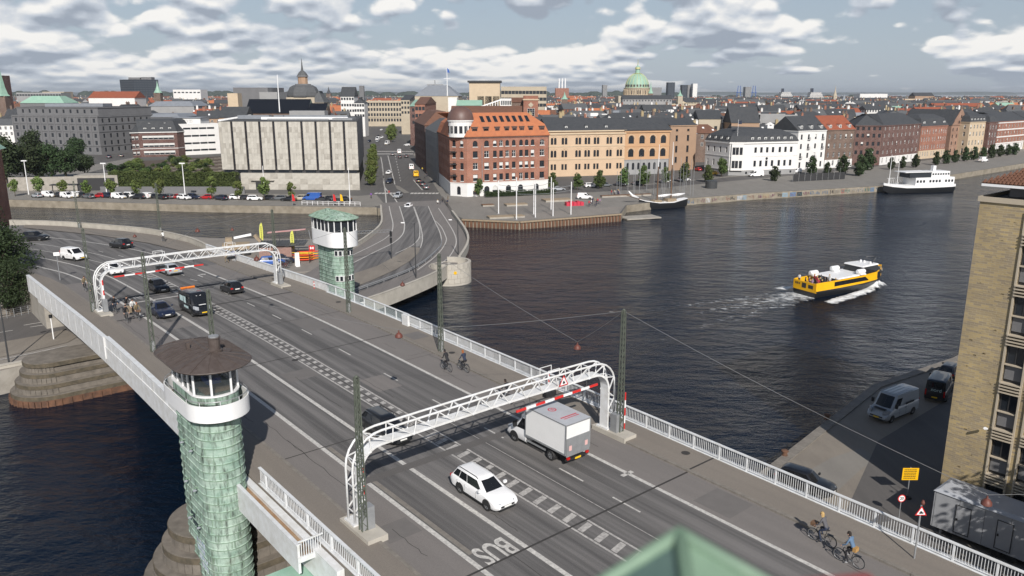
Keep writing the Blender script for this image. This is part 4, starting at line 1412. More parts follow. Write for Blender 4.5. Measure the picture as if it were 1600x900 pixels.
def box_truck():
 s,t_=36.7,33.75
 r=empty('box_truck',B(s,t_,.012),BANG,'white box truck with red print on its grey roof and tail lift','truck',GC)
 r.rotation_euler=(0,-.02,BANG)
 hw=1.0
 xs=[(1.05,1.25),(1.6,1.24),(2.2,1.18),(2.75,1.0),(3.05,.75),(3.12,.6)]
 rings=[]
 for x,zt in xs:
  w=hw*(1-.12*max(0,(x-2.4)/.8)**2)
  zb=.32
  half=[(0,zb),(w*.9,zb),(w,zb+.15),(w,zt*.7),(w*.96,zt-.05),(w*.6,zt+.04),(0,zt+.05)]
  rings.append([V((x,y,z))for y,z in half]+[V((x,-y,z))for y,z in half[-2:0:-1]])
 m=MB();m.loft(rings,0,True,True,True)
 foot=[V((2.42,y,1.12))for y in(-.8,0,.8)]+[V((2.1,.94,1.14)),V((1.05,.96,1.2)),V((1.05,-.96,1.2)),V((2.1,-.94,1.14))]
 top=[V((1.72,y,2.02))for y in(-.66,0,.66)]+[V((1.58,.8,2.0)),V((1.05,.84,2.0)),V((1.05,-.84,2.0)),V((1.58,-.8,2.0))]
 crown=[v*1.0 for v in top]
 crown=[V((v.x*.8+.26,v.y*.8,2.12))for v in top]
 m.loft([foot,top,crown],0,True,False,True)
 m.build('cab','paint_car_white',r,smooth=True,angle=38)
 def pan(a,b_,c_,d,nm):
  n=(b_-a).cross(d-a).normalized();cen=(a+b_+c_+d)/4
  if n.dot(V((cen.x-1.4,cen.y,.2)))<0:n=-n
  mm=MB();q=[a,b_,c_,d];ce=cen
  mm.poly([p.lerp(ce,.07)+n*.012 for p in q]);mm.build(nm,'car_glass',r)
 pan(foot[0],foot[1],top[1],top[0],'windscreen');pan(foot[1],foot[2],top[2],top[1],'windscreen')
 pan(foot[3],foot[4],top[4],top[3],'side_window');pan(foot[5],foot[6],top[6],top[5],'side_window')
 m=MB()
 fa=[V((1.95,-.6,2.0)),V((1.95,.6,2.0)),V((1.6,.92,2.02)),V((1.0,.98,2.02)),V((1.0,-.98,2.02)),V((1.6,-.92,2.02))]
 fb_=[V((1.35,-.5,2.62)),V((1.35,.5,2.62)),V((1.2,.82,2.66)),V((1.0,.92,2.72)),V((1.0,-.92,2.72)),V((1.2,-.82,2.66))]
 m.loft([fa,fb_],0,True,False,True);m.build('roof_fairing','paint_car_white',r,smooth=True,angle=40)
 x0,x1,zb,zt=-2.95,.95,.95,3.05
 m=MB();m.box(x0,-1.08,zb,x1,1.08,zt-.03);m.build('cargo_box','box_white',r)
 m=MB();m.box(x0-.01,-1.10,zt-.028,x1+.01,1.10,zt+.02);roof=m.build('box_roof','box_roof',r)
 for(a,b_)in(((x0,-1.09,zb),(x0,-1.09,zt)),((x0,1.09,zb),(x0,1.09,zt)),((x1,-1.09,zb),(x1,-1.09,zt)),((x1,1.09,zb),(x1,1.09,zt))):
  m=MB();m.bar(a,b_,.07);m.build('corner_post','tail_lift',r)
 for sy in(-1,1):
  m=MB();m.bar((x0,sy*1.09,zb+.03),(x1,sy*1.09,zb+.03),.05,.12);m.build('side_rail','tail_lift',r)
  m=MB();m.bar((x0,sy*1.085,zt-.03),(x1,sy*1.085,zt-.03),.05,.06);m.build('top_rail','tail_lift',r)
 m=MB();m.bar((x0,-1.1,zt-.03),(x0,1.1,zt-.03),.06,.08);m.build('top_rail','tail_lift',r)
 m=MB();m.box(x0-.07,-1.04,zb-.12,x0-.012,1.04,zb+1.15);m.build('tail_lift_platform','tail_lift',r)
 for sy in(-1,1):
  m=MB();m.box(x0-.085,sy*.72-.12,zb+.28,x0-.072,sy*.72+.12,zb+.62);m.build('warning_flag','graffiti_pink' if 'graffiti_pink' in MAT else 'sign_white',r)
  m=MB();m.box(x0-.1,sy*.85-.12,.62,x0+.02,sy*.85+.12,.76);m.build('tail_light','lamp_tail',r)
 z=zt+.024
 m=MB();n=28
 for k in range(n):
  a,b_=2*pi*k/n,2*pi*(k+1)/n
  m.quad((-.55+.3*cos(a),.1+.3*sin(a),z),(-.55+.3*cos(b_),.1+.3*sin(b_),z),(-.55+.22*cos(b_),.1+.22*sin(b_),z),(-.55+.22*cos(a),.1+.22*sin(a),z))
 m.box(-.72,.0,z-.002,-.38,.05,z+.002);m.box(-.7,.12,z-.002,-.42,.17,z+.002)
 m.build('roof_emblem','print_red',r)
 m=MB()
 for row,(ln,w)in enumerate(((1.0,.13),(.92,.09))):
  xx=-1.95-row*.22;y=-.78
  while y<-.78+ln*1.35:
   d=random.uniform(.05,.11);m.box(xx-w/2,y,z-.002,xx+w/2,y+d,z+.002);y+=d+.025
 m.build('roof_lettering','print_red',r)
 m=MB();m.box(-2.8,-.35,.5,2.6,.35,.82);m.build('chassis','plastic_black',r)
 m=MB();m.box(x0-.05,-1.0,.5,x0+.08,1.0,.66);m.build('rear_bumper','plastic_black',r)
 m=MB();m.box(x0-.09,-.26,.5,x0-.06,.26,.62);m.build('number_plate','plate_yellow',r)
 for sy in(-1,1):
  m=MB();m.box(1.95,min(sy*1.0,sy*1.28),1.25,2.08,max(sy*1.0,sy*1.28),1.7);m.build('mirror','plastic_black',r)
  m=MB();m.box(-.95,sy*.98-.02,.5,.95,sy*.98+.02,.62);m.build('side_guard','tail_lift',r)
  m=MB();m.box(2.82,min(sy*.55,sy*.88),.75,3.06,max(sy*.55,sy*.88),.95);m.build('headlight','lamp_clear',r)
 ty,rm=wheel_mesh(.36,.22)
 for x in(2.25,-1.45):
  for sy in(-1,1):
   w=link('wheel',ty,r,(x,sy*.9,.36));link('rim',rm,w)
   if x<0:w=link('wheel',ty,r,(x,sy*.64,.36))
   n=16;mm=MB();c0=mm.vert((0,sy*1.006,0));pr=[mm.vert((.45*cos(pi*j/n),sy*1.006,.45*sin(pi*j/n)))for j in range(n+1)]
   for j in range(n):mm.face((c0,pr[j],pr[j+1])if sy<0 else(c0,pr[j+1],pr[j]))
   if x>0:mm.build('wheel_arch','plastic_black',r,(x,0,.36))
 return r
mat('graffiti_pink',(.65,.4,.38),.6)
box_truck()
# people and bicycles
REGION={}
def skin_body(joints,edges,regions,sub=1):
 """continuous figure from a joint graph; returns a mesh whose polygons carry the region index of the nearest limb"""
 names=list(joints)
 me=bpy.data.meshes.new('body')
 me.from_pydata([joints[n][0]for n in names],[(names.index(a),names.index(b_))for a,b_,_ in edges],[])
 o=bpy.data.objects.new('tmp_body',me);col.objects.link(o)
 o.modifiers.new('skin','SKIN')
 sk=me.skin_vertices[0].data
 for i,n in enumerate(names):
  r=joints[n][1]
  sk[i].radius=r if isinstance(r,tuple)else(r,r)
 sk[names.index('pelvis')].use_root=True
 ss=o.modifiers.new('sub','SUBSURF');ss.levels=sub;ss.render_levels=sub
 dg=bpy.context.evaluated_depsgraph_get();dg.update()
 res=bpy.data.meshes.new_from_object(o.evaluated_get(dg))
 bpy.data.objects.remove(o)
 idx=[]
 segs=[(V(joints[a][0]),V(joints[b_][0]),rg)for a,b_,rg in edges]
 for p in res.polygons:
  c=p.center;best=1e9;bi=0
  for a,b_,rg in segs:
   d=b_-a;L2=d.length_squared
   f=max(0,min(1,(c-a).dot(d)/L2))if L2 else 0
   q=(c-(a+d*f)).length
   if q<best:best=q;bi=rg
  idx.append(bi)
  p.use_smooth=True
 res.name='person'
 REGION[res.name]=idx
 res['n']=len(idx)
 return res,idx
def rig(pelvis,chest,neck,head,elbows,hands,knees,feet,toes):
 J={'pelvis':(pelvis,(.15,.12))}
 P_,C_,N_,H_=V(pelvis),V(chest),V(neck),V(head)
 J['waist']=(tuple(P_.lerp(C_,.4)),(.135,.105))
 J['chest']=(tuple(C_),(.165,.115))
 J['neck']=(tuple(N_),(.055,.055))
 up=(H_-N_).normalized()
 J['head0']=(tuple(N_.lerp(H_,.42)),(.072,.078))
 J['head1']=(tuple(H_),(.085,.098))
 J['head2']=(tuple(H_+up*.1),(.06,.07))
 fwd=V((1,0,0))
 J['nose']=(tuple(H_+fwd*.098-up*.015),(.014,.018))
 E_=[('pelvis','waist',1),('waist','chest',1),('chest','neck',1),('neck','head0',0),('head0','head1',0),('head1','head2',4),('head1','nose',0)]
 for sd,s in(('L',1),('R',-1)):
  sh=C_+V((0,s*.17,.08))
  J['sho'+sd]=(tuple(sh),.062)
  J['elb'+sd]=(elbows[sd],.045)
  h=V(hands[sd]);e_=V(elbows[sd])
  d=(h-e_).normalized()
  J['wri'+sd]=(tuple(h-d*.02),.028)
  J['pal'+sd]=(tuple(h+d*.055),(.038,.018))
  E_+=[('chest','sho'+sd,1),('sho'+sd,'elb'+sd,1),('elb'+sd,'wri'+sd,1),('wri'+sd,'pal'+sd,0)]
  side=d.cross(V((0,0,1)))
  if side.length<.1:side=V((0,1,0))
  side.normalize()
  for k in range(4):
   q=h+d*(.12+.012*(1.5-abs(k-1.5)))+side*(k-1.5)*.02+V((0,0,-.035))
   J['fin%d%s'%(k,sd)]=(tuple(q),.009)
   E_.append(('pal'+sd,'fin%d%s'%(k,sd),0))
  J['thu'+sd]=(tuple(h+d*.05-side*s*.05+V((0,0,-.02))),.01)
  E_.append(('wri'+sd,'thu'+sd,0))
  hp=P_+V((0,s*.09,-.03))
  J['hip'+sd]=(tuple(hp),.092)
  J['kne'+sd]=(knees[sd],.058)
  J['ank'+sd]=(feet[sd],.04)
  J['toe'+sd]=(toes[sd],(.032,.028))
  E_+=[('pelvis','hip'+sd,2),('hip'+sd,'kne'+sd,2),('kne'+sd,'ank'+sd,2),('ank'+sd,'toe'+sd,3)]
 return skin_body(J,E_,None)
def pose_cyclist(lean=.16,hx=.36,up=0):
 z=.98
 return rig((-.2,0,z+.05),(-.2+lean+.05,0,z+.47),(-.2+lean*1.4+.06,0,z+.63),(-.2+lean*1.5+.1,0,z+.75),{'L':(.1,.27,z+.26),'R':(.1,-.27,z+.26)},{'L':(hx-.02,.24,z+.1),'R':(hx-.02,-.24,z+.1)},{'L':(.16,.11,.78),'R':(.2,-.11,.98-.1+.02)},{'L':(-.02,.12,.2),'R':(.05,-.12,.53)},{'L':(.14,.12,.13),'R':(.2,-.12,.47)})
def pose_stand(step=.0):
 return rig((0,0,.95),(.01,0,1.36),(.02,0,1.52),(.04,0,1.63),{'L':(-.02,.25,1.14),'R':(-.02,-.25,1.14)},{'L':(.1,.25,.92),'R':(.06,-.25,.9)},{'L':(.04+step,.1,.5),'R':(.04-step*.3,-.1,.5)},{'L':(step*.9,.1,.08),'R':(-step*1.2,-.1,.08)},{'L':(.15+step,.11,.035),'R':(.15-step*1.1,-.11,.035)})
def pose_sit():
 return rig((0,0,.55),(-.02,0,.98),(0,0,1.14),(.03,0,1.25),{'L':(.05,.24,.76),'R':(.05,-.24,.76)},{'L':(.3,.16,.66),'R':(.3,-.16,.66)},{'L':(.42,.1,.52),'R':(.42,-.1,.52)},{'L':(.44,.1,.1),'R':(.44,-.1,.1)},{'L':(.58,.1,.04),'R':(.58,-.1,.04)})
POSES={'cyc':pose_cyclist(),'cyc2':pose_cyclist(.24,.4),'stand':pose_stand(),'walk':pose_stand(.2),'sit':pose_sit()}
CL={}
def cloth(c):
 k=tuple(round(q,3)for q in c)
 if k not in CL:CL[k]=mat('cloth_%d'%len(CL),c,.85,.3,8)
 return CL[k]
HAIR={'dark':(.02,.015,.012),'brown':(.08,.045,.025),'blond':(.45,.3,.12),'grey':(.3,.29,.28),'ginger':(.3,.1,.03),'helmet':(.5,.5,.5),'black_helmet':(.015,.015,.018)}
def hair_mesh(long_=False):
 m=MB()
 rings=[]
 for k in range(6):
  a=pi/2*k/5
  r=cos(a);z=.045+sin(a)*.115
  rings.append([V((-.012+.108*max(r,.05)*cos(2*pi*j/12)-(.012 if cos(2*pi*j/12)<0 else 0),.094*max(r,.05)*sin(2*pi*j/12),z))for j in range(12)])
 low=[V((v.x*(1.0 if v.x<.03 else.55)-.012,v.y*1.0,v.z-(.12 if v.x<.04 else.0)-(.16 if long_ and v.x<-.02 else 0)))for v in rings[0]]
 m.loft([low]+rings,0,True,False,True)
 return m.mesh('hair',cloth((.02,.015,.012)),True)
HM={False:hair_mesh(False),True:hair_mesh(True)}
HEADS={'cyc':(-.2+.16*1.5+.1,0,.98+.75+.0),'cyc2':(-.2+.24*1.5+.1,0,.98+.75),'stand':(.04,0,1.63),'walk':(.04,0,1.63),'sit':(.03,0,1.25)}
_pm={}
def person(label,pose,p,rz,top,legs,hair='dark',shoes=(.03,.03,.03),long_=False,sc=1.0,group=None,bag=None):
 key=(pose,top,legs,hair,shoes)
 if key not in _pm:
  me=POSES[pose][0].copy();me.materials.clear()
  for q in(MAT['skin'],cloth(top),cloth(legs),cloth(shoes),cloth(HAIR[hair])):me.materials.append(q)
  me.polygons.foreach_set('material_index',POSES[pose][1])
  _pm[key]=me
 o=link('person',_pm[key],None,p,rz,(sc,sc,sc))
 tag(o,label,'person',group)
 h=link('hair',HM[long_],o,V(HEADS[pose])+V((0,0,.0)))
 h.material_slots[0].link='OBJECT';h.material_slots[0].material=cloth(HAIR[hair])
 hp=V(HEADS[pose])
 m=MB()
 for s in(-1,1):m.box(.078,s*.033-.013,.004,.088,s*.033+.013,.016)
 link('eyes',EYE,o,hp)
 link('mouth',MOUTH,o,hp)
 for s in(-1,1):link('ear',EAR,o,hp+V((-.005,s*.082,-.005)))
 if bag:bag(o)
 return o
m=MB()
for s in(-1,1):m.box(.080,s*.033-.013,.004,.094,s*.033+.013,.016)
EYE=m.mesh('eyes',cloth((.03,.02,.02)))
m=MB();m.box(.078,-.025,-.058,.093,.025,-.048);MOUTH=m.mesh('mouth',cloth((.35,.12,.1)))
m=MB();m.lathe([(.006,-.03),(.022,-.015),(.026,.01),(.016,.03)],8);EAR=m.mesh('ear',MAT['skin'])
def bike_parts():
 out=[]
 def tor(name,R,r,mt,n=26,k=5):
  m=MB();m.tube([(R*cos(2*pi*j/n),0,R*sin(2*pi*j/n))for j in range(n)],r,k,closed=True);return m.mesh(name,mt,True)
 ty=tor('tyre',.335,.02,'black_rubber');rm=tor('wheel',.305,.012,'rim')
 m=MB()
 for j in range(10):
  a=2*pi*j/10;m.bar((.02*cos(a+1),.02,.02*sin(a+1)),(.3*cos(a),0,.3*sin(a)),.005)
 sp=m.mesh('spokes','rim')
 m=MB()
 bb,st,hd,hdb,ra,fa=(-.08,0,.3),(-.24,0,.88),(.32,0,.86),(.36,0,.72),(-.5,0,.345),(.53,0,.345)
 for a,b_,r in((bb,st,.016),(bb,hdb,.018),(st,hd,.016),(hd,hdb,.02),(bb,ra,.011),(ra,(-.21,0,.78),.01)):m.tube([a,b_],r,6)
 m.tube([hdb,(.4,0,.6),fa],.014,6)
 fr=m.mesh('frame','black_paint',True)
 m=MB();m.tube([(.31,0,.86),(.29,0,.98),(.33,.0,1.05)],.013,6);m.tube([(.2,.28,1.06),(.3,.24,1.08),(.36,.1,1.06),(.33,0,1.05),(.36,-.1,1.06),(.3,-.24,1.08),(.2,-.28,1.06)],.012,6)
 hb=m.mesh('handlebar','grey_metal',True)
 m=MB();m.loft([[V((-.38,.09,.95)),V((-.38,-.09,.95)),V((-.36,0,.92))],[V((-.22,.05,.96)),V((-.22,-.05,.96)),V((-.22,0,.92))],[V((-.1,.02,.95)),V((-.1,-.02,.95)),V((-.1,0,.93))]],0,True,True,True)
 m.tube([(-.24,0,.86),(-.26,0,.93)],.012,6)
 sd=m.mesh('saddle','black_rubber')
 m=MB();m.lathe([(.085,-.004),(.085,.004)],14)
 m.v=[(v[0],v[2],v[1])for v in m.v];m.bar((0,.02,0),(.12,.08,-.12),.015);m.bar((0,-.02,0),(-.12,-.08,.12),.015)
 ck=m.mesh('crank','grey_metal')
 m=MB();m.box(-.62,-.07,.73,-.28,.07,.745);m.bar((-.6,.06,.73),(-.5,.06,.36),.01);m.bar((-.6,-.06,.73),(-.5,-.06,.36),.01)
 rk=m.mesh('rear_rack','black_paint')
 m=MB()
 for x0,c0,a0,a1 in((-.5,.345,.3,2.6),(.53,.345,.4,2.4)):
  q=[(x0+.365*cos(a0+(a1-a0)*j/8),0,c0+.365*sin(a0+(a1-a0)*j/8))for j in range(9)]
  for a,b_ in zip(q[:-1],q[1:]):m.bar(a,b_,.045,.006)
 fd=m.mesh('mudguard','black_paint')
 return ty,rm,sp,fr,hb,sd,ck,rk,fd
BK=bike_parts()
def bicycle(label,p,rz,group='bicycles on the cycle lanes',colour=None,crate=False):
 r=empty('bicycle',p,rz,label,'bicycle',group)
 ty,rm,sp,fr,hb,sd,ck,rk,fd=BK
 for x in(-.5,.53):
  w=link('wheel',rm,r,(x,0,.357));link('tyre',ty,w);link('spokes',sp,w)
 f=link('frame',fr,r)
 if colour:
  f.material_slots[0].link='OBJECT';f.material_slots[0].material=cloth(colour)
 link('handlebar',hb,r);link('saddle',sd,r);link('crank',ck,r,(-.08,0,.3));link('rear_rack',rk,r);link('mudguard',fd,r)
 if crate:
  m=MB();m.box(.36,-.18,.92,.66,.18,1.12);m.build('front_basket','wood',r)
 return r
def cyclist(label,blabel,s,t,d,top,legs,hair='dark',pose='cyc',long_=False,bcol=None,crate=False,turn=0,grp='cyclists on the bridge',bag=None,shoes=(.03,.03,.03)):
 p=B(s,t,.012);rz=(BANG if d>0 else BANG+pi)+turn
 bicycle(blabel,p,rz,colour=bcol,crate=crate)
 return person(label,pose,p,rz,top,legs,hair,shoes,long_,group=grp,bag=bag)
def shoulder_bag(c):
 def f(o):
  m=MB();m.box(-.38,-.16,.92,-.2,.16,1.14);m.build('bag',cloth(c),o)
  m=MB();m.bar((-.24,.1,1.1),(.08,-.18,1.5),.04,.012);m.build('bag_strap',cloth(c),o)
 return f
def backpack(c):
 def f(o):
  m=MB();m.box(-.34,-.15,1.12,-.14,.15,1.52);m.build('backpack',cloth(c),o)
 return f
BLK=(.018,.018,.022);NVY=(.02,.03,.06);DEN=(.10,.17,.27);GRY=(.1,.1,.11);WHT=(.7,.7,.68);KHA=(.22,.17,.1)
cyclist('cyclist in light blue denim jacket with tan bag, nearest the bottom edge','black bicycle ridden by the cyclist in denim',16.9,37.05,1,DEN,BLK,'dark','cyc',shoes=(.7,.7,.7),bag=shoulder_bag((.42,.24,.08)))
cyclist('cyclist with long blond hair in dark jacket','black bicycle with front basket ridden by the blond cyclist',18.8,37.75,1,GRY,NVY,'blond','cyc',True,crate=True)
cyclist('cyclist all in black, left of the pair by the lattice post','black bicycle under the rider in black by the lattice post',53.1,37.05,1,BLK,BLK,'black_helmet','cyc2')
cyclist('cyclist with ginger hair in dark coat, right of the pair by the lattice post','black bicycle under the ginger-haired rider',52.1,38.15,1,NVY,BLK,'ginger','cyc',True)
cyclist('cyclist in black half hidden behind the near gantry boom','black bicycle behind the near gantry boom',44.6,36.7,1,BLK,BLK,'dark','cyc')
cyclist('cyclist in dark jacket farthest back in the left cycle lane','bicycle at the back of the left cycle lane',106.0,20.3,-1,KHA,BLK,'brown')
cyclist('cyclist in grey jacket second from the back in the left cycle lane','bicycle second from the back in the left cycle lane',100.8,20.0,-1,GRY,GRY,'dark','cyc2')
cyclist('cyclist in black beside the foot of the far gantry','bicycle beside the foot of the far gantry',91.3,20.1,-1,BLK,NVY,'brown')
cyclist('cyclist in black riding a cargo bike with a beige box','bicycle frame behind the beige cargo box',90.3,21.1,-1,BLK,BLK,'dark','cyc2')
cyclist('cyclist in black leading the group in the left cycle lane','bicycle leading the group in the left cycle lane',86.0,19.9,-1,BLK,BLK,'black_helmet')
cyclist('cyclist in white shirt and dark vest in the left cycle lane','bicycle under the rider in a white shirt',88.3,21.2,-1,WHT,BLK,'dark')
cyclist('cyclist in olive jacket beside the lane line','bicycle with white front box beside the lane line',86.4,21.1,-1,KHA,GRY,'ginger',crate=True)
cyclist('lone cyclist in white shirt on the far footway','bicycle on the far footway by the channel',139.8,39.6,1,WHT,GRY,'dark')
m=MB();m.loft([[V((.35,-.3,.35)),V((.35,.3,.35)),V((1.1,.3,.35)),V((1.1,-.3,.35))],[V((.25,-.38,.95)),V((.25,.38,.95)),V((1.25,.38,.9)),V((1.25,-.38,.9))]],0,True,True,True)
tag(m.build('cargo_box','wood_pale',None,B(89.7,21.1,.0),BANG+pi),'beige cargo box at the front of a cargo bike','box')
p=B(111.4,39.9,.125)
person('pedestrian in pale top and dark trousers by the far gantry leg','walk',p,BANG+.3,(.55,.5,.42),KHA,'brown')
p=B(111.6,41.0,.125)
person('pedestrian in blue and white by the channel parapet','walk',p,BANG-.2,(.3,.32,.5),(.6,.6,.6),'grey')
# low road, low bridge and island in front of the channel
LZ=2.72
def px_path(pts,z,k=6):return spath([at(u,v,z)for u,v in pts],k)
def px_line(pts,w,z=LZ+.05,mat_='paint_white',nm='lane_marking'):
 struct(link(nm,ribbon(px_path(pts,z),-w/2,w/2,0,nm,mat_)))
right_edge=[(-20.9,108.5),(-17.6,114.5),(-13.0,124.6),(-10.6,133),(-9.4,139),(-8.7,152.6),(-9.9,167.5),(-14.9,195.8),(-19.5,222)]
left_edge=[(-36,216),(-34.3,206),(-32.3,194.4),(-29.4,175.7),(-29.7,160),(-31,149),(-33,140)]
re_=spath([(x,y,0)for x,y in right_edge],4);le_=spath([(x,y,0)for x,y in left_edge],4)
m=MB()
lb=[(p.x,p.y)for p in re_]+[(p.x,p.y)for p in le_]+[(-36,116)]
m.prism(lb,1.7,LZ+.01,0,1)
m.uv=[(v[0],v[1])for v in m.v]
me=m.mesh('low_bridge_deck',['concrete_light','cycle_lane'])
bm=bmesh.new();bm.from_mesh(me);bmesh.ops.triangulate(bm,faces=[f for f in bm.faces if len(f.verts)>4]);bm.to_mesh(me);bm.free()
struct(link('low_bridge_deck',me))
def px_sheet(name,pts,z,mat_):
 P_=[at(u,v,z)for u,v in pts]
 m=MB();m.uv=[]
 for p in P_:m.v.append(tuple(p));m.uv.append((p.x,p.y))
 m.face(range(len(P_)))
 me=m.mesh(name,mat_)
 bm=bmesh.new();bm.from_mesh(me);bmesh.ops.triangulate(bm,faces=bm.faces[:])
 for f in bm.faces:
  if f.normal.z<0:f.normal_flip()
 bm.to_mesh(me);bm.free()
 return struct(link(name,me))
px_sheet('low_road',[(551,411),(587,393),(613,380),(624,372.7),(631,357),(632,350),(630,338),(624,322),(669,322),(679,345),(686,362),(690,377),(686,389),(672,403),(649,421),(600,442),(557,458),(545,462),(530,440)],LZ+.02,'road')
px_sheet('median_island',[(639,386),(657,387),(653,396),(640,408),(618,421),(585,436),(553,449),(540,452),(540,432),(560,425),(590,415),(618,400)],LZ+.1,'cobbles')
px_line([(608,322),(611,336),(614,350),(612,362),(604,371),(585,382),(552,398)],.22)
px_line([(624,322),(631,345),(632,354),(629,366),(615,379),(587,393),(551,411)],.25)
px_line([(646,323),(653,343),(656,356),(655,371),(648,380),(639.5,386),(618,396)],.2)
px_line([(647,323),(655,345),(659,362),(660,375),(657,387)],.2)
for k in range(9):
 f=k/8
 px_line([(645+10*f,384.5-14*f),(652+4.5*f,384-14*f),(659+.5*f,384-14*f)],.28,LZ+.054)
px_line([(669,322),(679,345),(687,362),(690.5,377)],.2)
px_line([(680,345),(689,354),(696,368),(697,377),(689,391),(675,405),(652,422)],.2)
px_line([(685,325),(699,346),(709,363),(713,377),(709,390),(699,404),(678,419)],.2)
path=px_path([(690.5,378),(689,387),(681,396),(665,410),(640,425),(600,441),(553,458)],LZ)
gr=empty('guard_rail',path[len(path)//2],0,'grey steel guard rail curving along the low road','guard rail')
m=MB();m.tube([p-gr.location+V((0,0,.55))for p in path],.09,6);m.build('beam','grey_metal',gr,smooth=True)
m=MB();m.tube([p-gr.location+V((0,0,.3))for p in path],.06,6);m.build('beam','grey_metal',gr,smooth=True)
for p in path[::3]:
 m=MB();m.bar(p-gr.location,p-gr.location+V((0,0,.6)),.09);m.build('rail_post','grey_metal',gr)
def lowwall(label,pts,h0,h1,w=.35,mt='concrete_light'):
 return wall_path('parapet',label,[V((x,y,LZ))for x,y in pts],h0,h1,w,mt,'parapet')
lowwall('white parapet of the low bridge facing the harbour, left of the round pier',right_edge[:4],-1.25,.9)
lowwall('pale parapet of the low bridge curving away beyond the round pier',right_edge[4:8],-.7,.85)
lowwall('white parapet of the low bridge on the channel side',left_edge[1:],-.6,.85)
m=MB()
p0,p1=V((-14.9,195.8,LZ)),V((-19.5,222,LZ))
hr=empty('steel_railing',p0,0,'dark steel railing at the end of the low bridge','railing')
for k in range(14):
 q=p0.lerp(p1,k/13)-p0
 m=MB();m.bar(q,q+V((0,0,1.1)),.06);m.build('rail_post','dark_metal',hr)
for z in(.35,.7,1.1):
 m=MB();m.bar(V((0,0,z)),p1-p0+V((0,0,z)),.05);m.build('rail','dark_metal',hr)
rp=empty('round_pier',(-10.8,134.6,0),0,'round pale stone pier with yellow mark at the harbour mouth of the channel','pier')
m=MB();m.lathe([(3.75,-2),(3.7,.35),(3.6,.36),(3.6,2.6)],36);m.build('drum','concrete_light',rp,smooth=True,angle=30)
for lev in range(4):
 z0=.4+lev*.82
 for k in range(22):
  a=2*pi*(k+(lev%2)*.5)/22
  if cos(a-2.6)>.35 and lev>2:continue
  m=MB();w=2*pi*3.63/22/2-.02
  m.box(-.05,-w,z0,.06,w,z0+.79);m.build('stone_block','concrete_light',rp,(3.6*cos(a),3.6*sin(a),0),a)
m=MB()
ra,rb=[],[]
n=20
for k in range(n+1):
 a=-2.1+3.9*k/n
 ra.append((cos(a),sin(a)))
rings=[[V((3.62*x,3.62*y,3.7)),V((3.15*x,3.15*y,3.7)),V((3.15*x,3.15*y,2.6)),V((3.62*x,3.62*y,2.6))]for x,y in ra]
m.loft(rings,0,True,True,True);m.build('parapet_ring','concrete_light',rp,smooth=True,angle=30)
m=MB();m.lathe([(.0,0),(.28,.0),(.28,.04)],12);o=m.build('yellow_mark','paint_car_yellow',rp,(3.7*cos(-1.25),3.7*sin(-1.25),2.3));o.rotation_euler=(pi/2,0,radians(18))
m=MB();m.box(-.9,-.5,2.62,.9,.5,2.95);m.build('stone_bench','concrete',rp,(-1.2,.2,0),.6)
m=MB()
for k in range(7):
 a=random.uniform(0,6);r_=random.uniform(.2,.9)
 m.lathe([(.1,-.2),(.5,0),(.45,.35),(.15,.5)],7,c=(r_*cos(a),r_*sin(a),0))
tag(m.build('rubble','pier_granite',None,(-21.6,106.6,2.6)),'heap of stones at the end of the white low parapet','stones')
def street_lamp(label,p,h,arm=1.6,rz=0.0,white=False,g='tall street lamps'):
 r=empty('street_lamp',p,rz,label,'street lamp',g)
 mt='cabin_white' if white else 'dark_metal'
 m=MB();m.lathe([(.11,0),(.1,1),(.06,h)],8);m.build('pole',mt,r)
 m=MB();m.tube([(0,0,h-.1),(-arm*.4,0,h+.2),(-arm,0,h+.1)],.035,6);m.build('arm',mt,r)
 m=MB();m.box(-arm-.55,-.13,h-.0,-arm+.05,.13,h+.14);m.build('lamp_head','sign_white',r)
 return r
street_lamp('dark street lamp standing in front of the white low parapet',at(650,434,LZ),9.0,rz=0)
street_lamp('dark street lamp on the low bridge by the round pier',at(716,398,LZ),6.5,1.1,0)
street_lamp('dark street lamp at the left edge above the low road',at(14,566,2.9),9.0,.6,1.0)
def signal(label,p,h,rz=0.0,arm=0):
 r=empty('traffic_signal',p,rz,label,'traffic light','traffic lights')
 m=MB();m.lathe([(.07,0),(.06,h)],8);m.build('pole','dark_metal',r)
 for z in((h-1.0,h-2.2)if h>4 else(h-1.0,)):
  m=MB();m.box(-.2,-.18,z,.2,.15,z+.95);m.build('signal_head','black_paint',r)
 return r
sgp=at(612,405,LZ)
r=signal('traffic light holding a long truss arm over the low road',sgp,5.2)
ae=at_y(545,366,sgp.y-8)
tr_=MB();a0=V((0,0,5.0));a1=ae-sgp
for off in(V((0,0,0)),V((0,0,.45))):tr_.bar(a0+off,a1+off,.06)
tr_.build('truss_chord','grey_metal',r)
for k in range(22):
 m=MB();q=a0.lerp(a1,k/22);q2=a0.lerp(a1,(k+1)/22)
 m.bar(q+V((0,0,.45 if k%2 else 0)),q2+V((0,0,0 if k%2 else.45)),.04);m.build('lacing','grey_metal',r)
